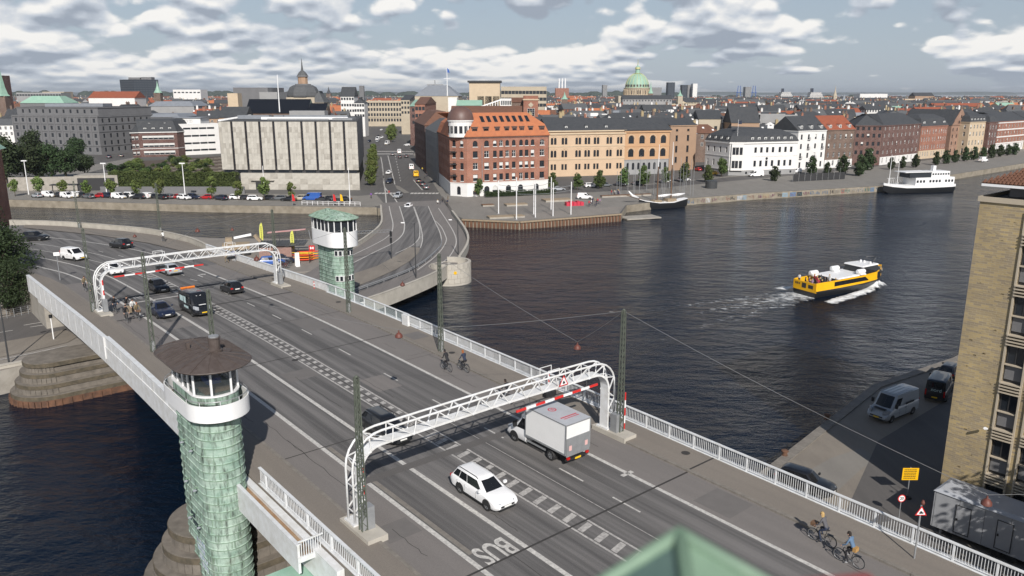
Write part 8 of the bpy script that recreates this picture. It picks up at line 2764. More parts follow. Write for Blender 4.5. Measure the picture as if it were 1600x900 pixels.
m=MB();m.lathe([(4.0,z0_),(3,z0_+1),(1.9,z0_+5),(.1,z1_+3)],4,cap=False);m.build('spire_roof','roof_green',r,(0,0,0),radians(20))
block('dark_tower','dark slab end wall at the left edge of the skyline',-8,1,119,560,10,'brick_dark')
Yp=2300
for i,u in enumerate((873.5,878.3,883)):
 p=at_y(u,140,Yp);m=MB();m.lathe([(2.4,0),(1.9,zat(122.5,Yp)-QZ)],10);tag(m.build('chimney_stack','sign_white',None,(p.x,Yp,QZ)),'tall white power station chimney, %s of three'%('left','middle','right')[i],'chimney','power station chimneys')
block('power_station','red-brown power station block under the white chimneys',868,889,138,2250,30,'brick_red')
for i,(ul,ur,vt,Yd,mt,lb)in enumerate(((1044,1055,129,2000,'far_dark_glass','dark tower block right of the church dome'),(1066,1074,133,2100,'far_dark_glass','left tower of the dark cluster on the skyline'),(1075,1081,133,2120,'far_stucco_grey','middle tower of the cluster on the skyline'),(1083,1090,131,2100,'stucco_white','white tower of the cluster on the skyline'),(1018,1034,137,2200,'far_stucco_grey','low grey slab right of the church dome'),(942,949,133,2300,'far_stucco_grey','pale tower left of the church dome'),(1165,1174,136,2500,'far_stucco_grey','greenish tower on the right skyline'))):
 block('tower_block',lb,ul,ur,vt,Yd,24,mt)
block('museum_tower','dark round tower with flat top behind the palace',561,568,134.5,1100,6,'stone_dark',roof='slate')
def tower_crane(label,u,vb,vt,ul,ur,Yd):
 p=at_y(u,vb,Yd);h=zat(vt,Yd)-QZ;r=empty('tower_crane',(p.x,Yd,QZ),0,label,'crane')
 m=MB();m.bar((0,0,0),(0,0,h+5),1.2);m.build('mast','grey_metal',r)
 k=Yd/FPX*1.02
 m=MB();m.bar(((ul-u)*k,0,h),((ur-u)*k,0,h),.9,1.4);m.build('jib','grey_metal',r)
 m=MB();m.box((ul-u)*k*.3,-1,h-2.5,(ul-u)*k*.05,1,h-.2);m.build('counterweight','frame_dark',r)
tower_crane('tower crane with dark counterweight above the main street',680,150,132.5,668,692,900)
for i,(u,Yd)in enumerate(((1154.5,2600),(1178,2600))):
 p=at_y(u,145,Yd);h=zat(134,Yd)-QZ;r=empty('harbour_crane',(p.x,Yd,QZ),0,'blue harbour gantry crane, %s of two'%('left','right')[i],'crane','blue harbour cranes');m=MB()
 for x in(-8,8):m.bar((x,0,0),(x*.4,0,h),1.5)
 m.bar((-9,0,h*.6),(9,0,h*.6),1.5);m.bar((-9,0,h*.3),(9,0,h*.3),1.2);m.build('frame','paint_car_blue',r)
def cruise_ship(label,ul,ur,vt,vb,Yd):
 a,b=at_y(ul,vb,Yd),at_y(ur,vb,Yd);L=b.x-a.x;h=zat(vt,Yd);r=empty('cruise_ship',(a.x,Yd,0),0,label,'ship')
 m=MB();m.loft([[V((0,0,0)),V((L,0,0)),V((L*1.0,25,0)),V((0,25,0))],[V((-2,0,h*.45)),V((L*1.05,0,h*.45)),V((L*1.05,25,h*.45)),V((-2,25,h*.45))]],0,True,True,True);m.build('hull','stucco_white',r)
 m=MB()
 for k in range(4):m.box(L*(.05+.03*k),2,h*(.45+.11*k),L*(.92-.06*k),23,h*(.45+.11*(k+1))-.6)
 m.build('superstructure','far_stucco_white',r)
 m=MB();m.box(L*.2,8,h*.88,L*.32,16,h*1.12);m.build('funnel','paint_car_navy',r)
cruise_ship('grey-white cruise ship on the right skyline',1218,1242,141,152,2150)
cruise_ship('white cruise ship with dark funnel on the right skyline',1263,1290,141,156,2000)
block('white_shed','long white harbour shed on the right skyline',1344,1387,147,1700,30,'stucco_white')
block('white_shed','low white roofed hall near the sea',1382,1455,155,1350,24,'stucco_cream',roof='stucco_white')
block('opera_house','brown hall with dark roof near the sea',1430,1460,150,1500,24,'stucco_tan',roof='slate',roofkind='gable',rh=6)
block('white_shed','bright white quay shed at the far right',1527,1596,159.5,1080,16,'stucco_white',roof='stucco_white')
block('red_roof_row','long row with red tiled roof on the far right',1460,1540,168,760,14,'stucco_cream',roof='tiles_red',roofkind='gable',rh=4)
for i,u in enumerate((1530,1550,1476)):
 p=at_y(u,152,3300);m=MB();m.loft([[V((-20,0,0)),V((20,0,0)),V((22,8,0)),V((-18,8,0))],[V((-24,0,5)),V((24,0,5)),V((24,8,5)),V((-22,8,5))]],0,True,True,True);m.box(-14,1,5,6,7,13);tag(m.build('cargo_ship','stucco_white',None,(p.x,3300,0)),'small white ship far out on the sea, %s'%('middle','right','left')[i],'ship','ships on the sea')
block('stepped_warehouse','big rounded cream gable behind the narrow tan house',1092,1128,186,372,14,'stone_beige',windows=(2,(5,)),roof='slate',roofkind='gable',rh=4)
block('grey_gable_house','grey-blue house with chimney behind the mansion',1188,1246,181,365,16,'stucco_grey',roof='slate',windows=(5,(5,)))
block('black_roof_house','black steep roof with dormers behind the mansion',1143,1187,192,360,14,'stucco_tan',roof='slate',roofkind='gable',rh=7)
# trees, hedges, garden
random.seed(31)
def leaf_mat(name,c,c2):
 m=mat(name,c,.7,1.0,.9,c2=c2,detail=6,spec=.25)
 t,b=nodes_of(name)
 oi=t.nodes.new('ShaderNodeObjectInfo');hs_=t.nodes.new('ShaderNodeHueSaturation')
 for i,lo,hi in((0,.475,.52),(2,.75,1.3)):
  r=t.nodes.new('ShaderNodeMapRange');r.inputs[3].default_value=lo;r.inputs[4].default_value=hi
  t.links.new(oi.outputs['Random'],r.inputs[0]);t.links.new(r.outputs[0],hs_.inputs[i])
 src=b.inputs['Base Color'].links[0].from_socket
 t.links.new(src,hs_.inputs['Color']);t.links.new(hs_.outputs[0],b.inputs['Base Color'])
 return m
leaf_mat('leaf_mid',(.075,.105,.03),(.045,.075,.022))
leaf_mat('leaf_dark',(.035,.055,.02),(.02,.036,.014))
leaf_mat('leaf_light',(.12,.15,.04),(.07,.105,.03))
mat('bark',(.09,.07,.05),.9,.5,3)
mat('soil',(.07,.05,.038),.95,.6,.5,c2=(.11,.085,.06))
def crown_mesh(name,rx,rz,n,leaf,clumps,mt,seed,conic=0.0,low=0.0):
 rnd=random.Random(seed)
 m=MB()
 cs=[]
 for _ in range(clumps):
  a=rnd.uniform(0,2*pi);z=rnd.uniform(-1,1);r=sqrt(max(0,1-z*z))*rnd.uniform(.35,.85)
  wz=1-conic*(z+1)/2
  cs.append((V((r*cos(a)*rx*wz,r*sin(a)*rx*wz,z*rz*.8)),rnd.uniform(.28,.5)*rx*(1-.4*conic*(z+1)/2)))
 for _ in range(n):
  c,r=rnd.choice(cs)
  d=V((rnd.gauss(0,1),rnd.gauss(0,1),rnd.gauss(0,1))).normalized()
  p=c+d*r*rnd.uniform(.55,1.05)
  nrm=(d+V((rnd.gauss(0,.6),rnd.gauss(0,.6),rnd.gauss(0,.6)))).normalized()
  u=nrm.cross(V((rnd.gauss(0,1),rnd.gauss(0,1),rnd.gauss(0,1)))).normalized();v=nrm.cross(u)
  s=leaf*rnd.uniform(.6,1.3)
  m.poly((p-u*s,p-v*s*.6,p+u*s,p+v*s*.6))
 return m.mesh('crown',mt)
def trunk_mesh(h,r,spread,seed,top):
 rnd=random.Random(seed);m=MB()
 m.tube([(0,0,-.1),(.03,0,h*.5),(0,.04,h)],[r,r*.8,r*.6],7)
 for k in range(6):
  a=2*pi*k/6+rnd.uniform(-.4,.4);e=V((cos(a)*spread,sin(a)*spread,h+top*rnd.uniform(.35,.9)))
  m.tube([(0,0,h*rnd.uniform(.8,1)),e*.5+V((0,0,h*.55)),e],[r*.5,r*.3,r*.1],5)
 return m.mesh('trunk','bark')
TREES={}
def tree_kind(k,h,rx,rz,n,leaf,clumps,mt,tr,conic=0.0,var=3):
 TREES[k]=[(crown_mesh(k,rx,rz,n,leaf,clumps,mt,hash(k)%97+i*7,conic),trunk_mesh(h-rz*1.2,tr,rx*.6,i,rz),h)for i in range(var)]
tree_kind('quay',5.6,2.1,2.6,1500,.26,26,'leaf_mid',.13,.55)
tree_kind('plane',5.4,1.7,1.9,1100,.24,20,'leaf_light',.1,.15)
tree_kind('dark',12.0,5.0,5.0,3600,.42,40,'leaf_dark',.35,.1)
tree_kind('row',6.2,2.4,2.9,1100,.34,24,'leaf_dark',.15,.6)
tree_kind('street',9.0,3.2,4.0,2000,.36,30,'leaf_light',.2,.1,2)
tree_kind('near',13.0,5.2,5.4,9000,.22,60,'leaf_dark',.4,.05,2)
def tree(kind,label,p,sc=1.0,group=None,i=None):
 cr,tr,h=TREES[kind][random.randrange(len(TREES[kind]))if i is None else i]
 r=empty('tree',p,random.uniform(0,6.28),label,'tree',group)
 r.scale=(sc,sc,sc)
 link('trunk',tr,r)
 zc=h-{'quay':2.6,'plane':1.9,'dark':5.0,'row':2.9,'street':4.0,'near':5.4}[kind]
 link('crown',cr,r,(0,0,zc))
 return r
names_q=['left of the corner house doorway','by the second arched window of the corner house','near the right end of the corner house','at the join of corner house and arcaded house','in front of the left arcade','in front of the middle arcade','in front of the right arcade','before the grey ground floor','behind the schooner foremast','beside the schooner mainmast','left of the round kiosk','beside the mansion corner']
for i,(u,v)in enumerate(((749,307),(787,301),(825,298),(864,297),(902,297),(937,295),(975,292),(1005,291),(1039,287),(1070,285),(1105,285),(1127,276))):
 tree('quay','dark green young quay tree %s'%names_q[i],at(u,v,QZ),random.uniform(.95,1.25),'young trees on the right quay')
for i,u in enumerate((24,62,100,137,175,213,251,332,372,413,456)):
 tree('plane','small round light green tree on the left quay, %s from the left'%['first','second','third','fourth','fifth','sixth','seventh','eighth','ninth','tenth','eleventh'][i],at(u,307+i*.7,QZ),random.uniform(.9,1.25),'small trees on the left quay')
for i,(u,v,s_)in enumerate(((10,286,1.25),(40,283,1.15),(62,281,.95),(82,280,1.0),(104,279,.95),(133,274,.7),(55,252,1.1),(122,250,.9),(-12,270,1.3))):
 tree('dark','large dark tree in the left park, %s'%['nearest the left edge','second from the left','centre of the park','right of the park centre','by the ramp','small one at the right end','back row in front of the office block','back row by the office corner','cut off by the left edge'][i],at(u,v,QZ),s_,'dark trees in the park')
for i,(u,v,s_)in enumerate(((1210,283,.9),(1267,273,1.15),(1292,277,.9),(1316,273,1.2),(1342,275,1.3),(1356,266,1.5),(1392,265,.8),(1410,263,.8),(1430,262,.9),(1462,258,.95),(1477,256,1),(1492,254,.9),(1507,252,1.05),(1521,250,1),(1535,248,.9),(1549,247,1.1),(1562,245,.95),(1574,243,.9),(1585,242,1))):
 tree('row','dark tree in the row along the right quay street, %s from the left'%['first','second','third','fourth','fifth','sixth','seventh','eighth','ninth','tenth','eleventh','twelfth','thirteenth','fourteenth','fifteenth','sixteenth','seventeenth','eighteenth','nineteenth'][i],at(u,v,QZ),s_,'trees along the right quay street')
for i,(u,v,s_)in enumerate(((581,290,.75),(582,278,.75),(582,268,.8),(583,258,.8),(584,250,.8),(611,222,1.1),(613,216,1.1))):
 tree('street','light green street tree, %s'%['first of the row beside the bank','second of the row beside the bank','third of the row beside the bank','fourth of the row beside the bank','last of the row beside the bank','front one on the square up the street','rear one on the square up the street'][i],at(u,v,QZ),s_,'street trees along the main street')
for i,(u,v,s_,z)in enumerate(((4,478,.88,2.7),(-24,470,1.1,2.7),(20,492,.58,2.7))):
 tree('near','big dark leafy tree beside the bridge at the left edge, %s'%('main one','cut off by the edge','low one in front')[i],at(u,v,z),s_,None,i%2)
def hedge(label,p,rz,L,d,h,mt,n,leaf=.22):
 rnd=random.Random(int(L*10));m=MB()
 for _ in range(n):
  f=rnd.random()
  x=rnd.uniform(-L/2,L/2)
  if f<.5:q=V((x,-d/2+rnd.uniform(-.12,.15),rnd.uniform(0,h)))
  elif f<.95:q=V((x,rnd.uniform(-d/2,d/2),h+rnd.uniform(-.3,.2)+.18*sin(x*1.7)))
  else:q=V((x,d/2,rnd.uniform(0,h)))
  u=V((rnd.gauss(0,1),rnd.gauss(0,1),rnd.gauss(0,1))).normalized();v=u.cross(V((rnd.gauss(0,1),rnd.gauss(0,1),rnd.gauss(0,1)))).normalized();s=leaf*rnd.uniform(.6,1.3)
  m.poly((q-u*s,q-v*s*.7,q+u*s,q+v*s*.7))
 r=empty('hedge',p,rz,label,'hedge')
 m.build('foliage',mt,r)
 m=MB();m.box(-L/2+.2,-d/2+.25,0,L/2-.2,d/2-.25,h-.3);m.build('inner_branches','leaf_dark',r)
 return r
pa,pb=at(168,298,QZ),at(368,300,QZ)
hd=(pb-pa);hedge('long clipped green hedge between the parked cars and the garden',(pa+pb)/2+V((0,3,.9)),atan2(hd.y,hd.x),hd.length,3.0,4.6,'leaf_mid',9000,.3)
hedge('low green planting bed in front of the corner house',at(812,305,QZ),.3,22,2.4,1.3,'leaf_dark',2200,.2)
px_sheet('garden_terrace',[(160,272),(215,252),(345,244),(350,292),(170,292)],QZ+.5,'soil')
for k in range(95):
 u=random.uniform(175,342);v=random.uniform(250,284)
 if u<215 and v<258:continue
 cr,tr,h=TREES['plane'][k%3]
 big=random.random()<.35
 r=empty('shrub',at(u,v,QZ+.5),random.uniform(0,6),'rounded green shrub in the terraced garden left of the bank','shrub','shrubs in the terraced garden');s_=random.uniform(.9,1.4)if big else random.uniform(.4,.8);r.scale=(s_*1.2,s_*1.2,s_*.75)
 o=link('foliage',cr,r,(0,0,1.2))
 if k%2:o.material_slots[0].link='OBJECT';o.material_slots[0].material=MAT['leaf_dark' if k%4==1 else 'leaf_mid']
for j in range(5):
 a,b=at(215+j*16,275-j*5.5,QZ+.5),at(345,268-j*5,QZ+.5)
 for k in range(18):
  p_=a.lerp(b,k/17);m=MB();m.box(-.9,-.5,0,.9,.5,.35+.2*(k%2))
  struct(m.build('terrace_stone','pier_granite',None,p_,random.uniform(0,.5)))
  # boats
def hull_rings(L,Bm,secs):
 """secs: (fraction, half beam, keel z, deck z)"""
 rings=[]
 for f,w,zk,zd in secs:
  x=-L/2+L*f
  rings.append([V((x,0,zk)),V((x,w*.75,zk+.12)),V((x,w*.95,(zk+zd)*.45)),V((x,w,zd)),V((x,-w,zd)),V((x,-w*.95,(zk+zd)*.45)),V((x,-w*.75,zk+.12))])
 return rings
fs,fb3=at(1258,461.5,0),at(1384,440.5,0)
fd_=(fb3-fs);fd_.z=0;fd_.normalize();FL=18.4;FB=2.45
fr=empty('harbour_ferry',fs+fd_*(FL/2-.3),atan2(fd_.y,fd_.x),'yellow and black harbour passenger ferry under way with passengers on the stern deck','ferry')
hs=[(0,FB*.96,-.4,1.25),(.03,FB*.98,-.5,1.3),(.3,FB,-.5,1.35),(.6,FB,-.5,1.5),(.8,FB*.86,-.4,1.65),(.92,FB*.5,-.2,1.95),(1.0,.12,.6,2.2)]
m=MB();m.loft(hull_rings(FL,FB,hs),0,True,True,True);m.build('hull','black_paint',fr,smooth=True,angle=40)
fr.scale=(1,1,.9)
yl=mat('ferry_yellow',(.80,.42,.005),.4,.15,.5)
def side_band(secs,z0o,h,mt,name,cap=False):
 m=MB();n=len(secs)
 for sy in(1,-1):
  rings=[]
  for f,w,zk,zd in secs:
   x=-FL/2+FL*f
   rings.append([V((x,sy*(w+.02),zd+z0o)),V((x,sy*(w-.06),zd+z0o+h)),V((x,sy*(w-.2),zd+z0o+h)),V((x,sy*(w-.2),zd+z0o))])
  m.loft(rings if sy>0 else[r_[::-1]for r_ in rings],0,True,True,True)
 return m.build(name,mt,fr,smooth=False)
side_band(hs,0.0,1.45,'ferry_yellow','yellow_bulwark')
m=MB();m.box(-FL/2-.03,-FB*.95,.95,-FL/2+.15,FB*.95,2.6);m.build('yellow_transom','ferry_yellow',fr)
m=MB();m.box(-FL/2-.05,-.3,1.45,-FL/2-.03,.55,2.35);m.box(-FL/2-.05,-1.7,1.55,-FL/2-.03,-.75,2.2);m.build('transom_vents','frame_dark',fr)
for k,(y,w)in enumerate(((1.9,.12),(1.65,.16),(1.4,.1),(1.1,.14))):m=MB();m.box(-FL/2-.05,y-w,1.9,-FL/2-.03,y+.02,2.3);m.build('transom_lettering','frame_dark',fr)
for sy in(1,-1):
 m=MB();n0,n1=-FL/2+FL*.22,-FL/2+FL*.70
 q=[V((n0,sy*(FB+.03),1.75)),V((n1-.6,sy*(FB+.03),1.95)),V((n1-1.5,sy*(FB-.01),2.68)),V((n0,sy*(FB-.01),2.55))]
 m.poly(q if sy<0 else q[::-1]);m.build('side_window','car_glass',fr)
m=MB();m.loft([[V((-FL*.27,y,1.5))for y in(-2.35,2.35)]+[V((-FL*.22,y,2.85))for y in(2.3,-2.3)],[V((FL*.36,y,1.9))for y in(-2.0,2.0)]+[V((FL*.36,y,3.05))for y in(1.9,-1.9)]],0,True,True,True);m.build('saloon','black_paint',fr)
m=MB();m.loft([[V((-FL*.23,y,2.86))for y in(-2.35,2.35)]+[V((-FL*.21,y,3.05))for y in(2.2,-2.2)],[V((FL*.14,y,3.0))for y in(-2.3,2.3)]+[V((FL*.14,y,3.2))for y in(2.15,-2.15)]],0,True,True,True);m.build('saloon_roof','cabin_white',fr)
m=MB();m.loft([[V((FL*.1,y,2.95))for y in(-1.9,1.9)]+[V((FL*.12,y,4.25))for y in(1.7,-1.7)],[V((FL*.42,y,2.6))for y in(-1.6,1.6)]+[V((FL*.34,y,4.3))for y in(1.4,-1.4)]],0,True,True,True);m.build('wheelhouse','car_glass',fr)
m=MB();m.loft([[V((FL*.11,y,4.27))for y in(-1.9,1.9)]+[V((FL*.12,y,4.5))for y in(1.8,-1.8)],[V((FL*.35,y,4.32))for y in(-1.6,1.6)]+[V((FL*.34,y,4.52))for y in(1.5,-1.5)]],0,True,True,True);m.build('wheelhouse_roof','cabin_white',fr)
for x,y,z in((-FL*.3,1.6,3.0),(-FL*.02,1.7,3.25),(FL*.08,-2.0,3.2)):
 m=MB();m.tube([(-.85,0,0),(-.7,0,0),(.7,0,0),(.85,0,0)],[.3,.45,.45,.3],12);m.box(-.6,-.5,-.55,.6,.5,-.3);m.build('life_raft','cabin_white',fr,(x,y,z+.45),smooth=True,angle=40)
m=MB();m.tube([(FL*.3,-.9,4.5),(FL*.34,-.9,5.3),(FL*.42,0,5.35),(FL*.34,.9,5.3),(FL*.3,.9,4.5)],.07,6);m.bar((FL*.34,0,5.3),(FL*.47,0,5.35),.1);m.build('mast_frame','black_paint',fr)
for y in(-1,.2,.9):m=MB();m.lathe([(.18,0),(.18,.3),(.05,.4)],8);m.build('roof_equipment','cabin_white',fr,(FL*.27,y,4.52))
m=MB();m.box(-FL/2+.15,-FB*.9,1.3,-FL*.25,FB*.9,1.45);m.build('stern_deck','cabin_deck',fr)
m=MB()
for k in range(10):m.bar((FL*(.38+.012*k),-1.3+k*.09,3.1-.06*k),(FL*(.38+.012*k),-1.3+k*.09,3.9-.09*k),.04)
m.tube([(FL*.36,-1.4,3.8),(FL*.49,0,3.3),(FL*.36,1.4,3.8)],.04,5);m.build('bow_rail','grey_metal',fr)
for k in range(16):
 px=-FL/2+.8+(k%5)*.95+random.uniform(-.15,.15);py=-1.9+(k//5)*1.25+random.uniform(-.2,.2)
 wp=fr.location+V((fd_.x*px-fd_.y*py,fd_.y*px+fd_.x*py,1.46))
 cidx=k%6
 person('seated passenger on the ferry stern deck, %s jacket, %s row'%(('red','black','grey','white','navy','mauve')[cidx],('starboard','centre right','centre left','port')[k//5]),'sit' if k%3 else 'stand',wp,atan2(fd_.y,fd_.x)+random.uniform(-.6,.6),cl_[cidx],random.choice([BLK,NVY,GRY]),random.choice(['dark','brown','blond','grey']),group='passengers on the ferry')
def foam_sheet(name,pts_w,label_z):
 m=MB();fo=[]
 for p,hw,st in pts_w:
  d=V((-fd_.y,fd_.x,0))
  for k in range(7):
   f=-1+2*k/6
   q=p+d*(f*hw)
   m.v.append((q.x,q.y,.03+random.uniform(0,.03)));fo.append(st*(1-abs(f)**2*.9))
 n=7
 for i in range(len(pts_w)-1):
  for j in range(n-1):m.face((i*n+j,i*n+j+1,(i+1)*n+j+1,(i+1)*n+j))
 me=m.mesh(name,'foam');at_=me.attributes.new('foam','FLOAT','POINT');at_.data.foreach_set('value',fo)
 o=link(name,me);stuff(o);o['label']='white foam wake trailing behind the ferry';o['category']='wake'
 return o
c0=fr.location.copy();c0.z=0
def wake_arm(ang,y0,hw0,hw1,s0,s1,L_):
 dr=V((fd_.x*cos(ang)-fd_.y*sin(ang),fd_.x*sin(ang)+fd_.y*cos(ang),0));st=c0-fd_*FL*.5+V((-fd_.y,fd_.x,0))*y0
 foam_sheet('wake',[(st-dr*(L_*(k/9)**1.4),hw0+(hw1-hw0)*k/9,s0+(s1-s0)*(k/9)**.6)for k in range(10)],0)
wake_arm(0,0,2.2,6,.85,.1,45)
wake_arm(.16,-1.6,.9,4.0,.72,.1,60)
wake_arm(-.13,1.6,.9,4.5,.68,.1,70)
wake_arm(-.3,2.2,.5,2.5,.5,.1,45)
def side_wave(sy,lab):
 m=MB();fo=[];d=V((-fd_.y,fd_.x,0))*sy
 N=40
 for i in range(N+1):
  f=i/N
  x=FL*.47-f*FL*1.05
  yb=FB*(.35+.75*min(1,f*3.2))+max(0,f-.25)*3.6
  hgt=.95*math.exp(-((f-.12)/.12)**2)+.35*math.exp(-((f-.45)/.3)**2)
  for k in range(5):
   q=c0+fd_*x+d*(yb-.9+k*.55+random.uniform(-.12,.12))
   z=.05+hgt*(0.25,.8,1,.6,0)[k]*random.uniform(.75,1.15)
   m.v.append((q.x,q.y,z));fo.append((.7,.95,1.0,.75,.2)[k]*(1.0 if f<.9 else(1-f)*10))
 for i in range(N):
  for j in range(4):m.face((i*5+j,i*5+j+1,(i+1)*5+j+1,(i+1)*5+j))
 me=m.mesh('bow_wave','foam',True);a_=me.attributes.new('foam','FLOAT','POINT');a_.data.foreach_set('value',fo)
 o=link('bow_wave',me);stuff(o);o['label']=lab;o['category']='wake'
side_wave(-1,'white bow wave along the near side of the ferry');side_wave(1,'white bow wave along the far side of the ferry')
sa,sb_=at(998,327.5,0),at(1071,322,0)
sd_=sb_-sa;sd_.z=0;SL=sd_.length;sd_.normalize()
sc_=empty('schooner',(sa+sb_)/2,atan2(sd_.y,sd_.x)+pi,'two-masted sailing schooner with black hull moored at the wharf','sailing ship')
m=MB();m.loft(hull_rings(SL,2.1,[(0,.9,.2,2.3),(.1,1.6,-.3,1.9),(.35,2.1,-.5,1.6),(.65,2.0,-.5,1.7),(.88,1.1,-.3,2.3),(1.0,.1,.8,2.9)]),0,True,True,True);m.build('hull','black_paint',sc_,smooth=True,angle=50)
m=MB();m.loft([[V((-SL/2+SL*f,y*w*1.02,z))for y in(-1,1)]+[V((-SL/2+SL*f,y*w*1.02,z+.14))for y in(1,-1)]for f,w,z in((0,.9,2.3),(.35,2.1,1.6),(.65,2.0,1.7),(.9,1.0,2.35),(1,.15,2.9))],0,True,True,True);m.build('rail_and_deck','sign_white',sc_)
m=MB();m.box(-4,-1.1,1.7,-1,1.1,2.6);m.box(1,-1,1.7,3.5,1,2.4);m.build('deckhouse','wood_pale',sc_)
for i,(x,vt,h)in enumerate(((2.0,225,0),(-2.8,222,0))):
 h=zat(vt,sc_.location.y)-1.6
 m=MB();m.lathe([(.2,1.6),(.17,1.6+h*.62)],8);m.build('mast','wood',sc_,(x,0,0));m=MB();m.lathe([(.13,1.6+h*.6),(.06,1.6+h)],8);m.build('topmast','cabin_white',sc_,(x,0,0))
 m=MB();m.tube([(x-.3,0,3.4),(x-2.4,.1,3.5),(x-4.8,.1,3.7)],[.35,.42,.2],8);m.build('furled_sail','cabin_white',sc_,smooth=True)
 for s in(-1,1):
  for k in(-.8,.2,1.0):m=MB();m.bar((x+k,s*1.9,1.7),(x,s*.05,1.6+h*.6),.035);m.build('shroud','dark_metal',sc_)
m=MB();m.tube([(SL/2-1,0,2.7),(SL/2+4.5,0,4.4)],[.18,.1],8);m.build('bowsprit','wood',sc_)
m=MB();m.tube([(SL/2+.3,0,3.3),(SL/2+2.4,0,4.1),(SL/2+3.6,0,5.4)],[.3,.4,.15],8);m.build('furled_jib','cabin_white',sc_,smooth=True)
wa,wb_=at(1374,302,0),at(1487,298,0)
wd_=wb_-wa;wd_.z=0;WL=wd_.length*.92;wd_.normalize()
ws_=empty('motor_ship',(wa+wb_)/2,atan2(wd_.y,wd_.x)+pi,'white passenger ship with black waterline moored on the right quay','ship')
m=MB();m.loft(hull_rings(WL,3.4,[(0,2.6,-.3,2.0),(.06,3.2,-.5,2.0),(.4,3.4,-.6,1.9),(.75,3.0,-.5,2.0),(.92,1.6,-.3,2.4),(1,.15,.8,2.8)]),0,True,True,True);m.build('hull','black_paint',ws_,smooth=True,angle=45)
m=MB();m.loft([[V((-WL/2+WL*f,y*w*1.02,z))for y in(-1,1)]+[V((-WL/2+WL*f,y*w*1.02,z+.8))for y in(1,-1)]for f,w,z in((0,2.6,1.8),(.06,3.25,1.8),(.4,3.45,1.7),(.75,3.05,1.8),(.92,1.65,2.2),(1,.2,2.6))],0,True,True,True);m.build('white_strake','cabin_white',ws_)
m=MB();m.box(-WL*.46,-2.9,2.5,WL*.12,2.9,5.0);m.build('main_house','cabin_white',ws_)
m=MB();m.box(-WL*.40,-2.3,5.0,-WL*.12,2.3,6.9);m.build('upper_house','cabin_white',ws_)
m=MB();m.box(-WL*.12,-2.4,5.0,WL*.2,2.4,6.7);m.build('glazed_saloon','far_glass',ws_);m=MB();m.box(-WL*.13,-2.7,6.7,WL*.28,2.7,6.9);m.build('awning','cabin_white',ws_)
for k in range(12):
 x=-WL*.44+k*WL*.047
 if k in(3,8):continue
 for sy in(-1,1):m=MB();m.box(x,sy*2.93-.02,3.4,x+.75,sy*2.93+.02,4.2);m.build('window','window_glass',ws_)
for k in range(8):
 for sy in(-1,1):m=MB();m.box(-WL*.39+k*1.0,sy*2.33-.02,5.7,-WL*.39+k+.6,sy*2.33+.02,6.3);m.build('window','window_glass',ws_)
m=MB();m.box(-WL*.24,-.6,6.9,-WL*.2,.6,8.6);m.build('funnel','cabin_white',ws_)
m=MB();m.lathe([(.12,2.5),(.06,12.5)],8);m.build('mast','cabin_white',ws_,(WL*.42,0,0));m=MB();m.lathe([(.1,2.5),(.05,10)],8);m.build('mast','cabin_white',ws_,(WL*.3,0,0))
m=MB()
for k in range(9):m.bar((WL*(.14+.03*k),-2.6+k*.12,2.7),(WL*(.14+.03*k),-2.6+k*.12,4.6),.07)
m.bar((WL*.13,-2.7,4.6),(WL*.4,-1.7,4.6),.08);m.bar((WL*.13,-2.7,2.8),(WL*.25,-2.3,5.6),.15);m.build('bow_railing','cabin_white',ws_)
# near quay on the right
random.seed(8)
kq=empty('quay_kerb');struct(kq)
qp=[V((10,48.4,1.5)),V((22.1,61.6,1.5)),V((38.8,80.1,1.5)),V((52.1,88.9,1.5)),V((90,121,1.5))]
for a,b in zip(qp[:-1],qp[1:]):
 d=(b-a).normalized();nn=V((d.y,-d.x,0));L=(b-a).length;n=int(L/1.8)
 for k in range(n):
  p=a.lerp(b,(k+.5)/n);m=MB();m.box(-L/n/2+.015,-.9,-.3,L/n/2-.015,.0,.1+random.uniform(-.01,.01));m.build('kerb_stone','kerb_stone',kq,p,atan2(d.y,d.x))
ground_sheet('quay_lane',[(24,52),(33,66),(48,79),(120,135),(124,130),(52,72),(37,58),(28,46)],1.512,'old_asphalt')
px_sheet('gravel_patch',[(1228,775),(1258,738),(1300,715),(1345,700),(1370,715),(1340,738),(1300,775),(1270,800)],1.508,'promenade')
cor=B(20.9,59.25);bx_,by_=cor.x,cor.y
fdir=-BD
Lf=40.0
p0=(bx_,by_);p1=(bx_+fdir.x*Lf,by_+fdir.y*Lf)
bk=Bldg('brick_office','tall yellow-brown brick office building at the right edge with brown tiled roof',[p0,p1,(p1[0]+BN.x*14,p1[1]+BN.y*14),(p0[0]+BN.x*14,p0[1]+BN.y*14)],1.5,24.9,'brick_yellow')
cx_=[3.55+k*1.8 for k in range(12)]
for x in cx_:bk.ops.setdefault(0,[]).append((x-.6,x+.6,.6,22.8,False))
bk.walls()
a=bk.p[0];d=V((fdir.x,fdir.y));ang=atan2(d.y,d.x);inw=V((-d.y,d.x))
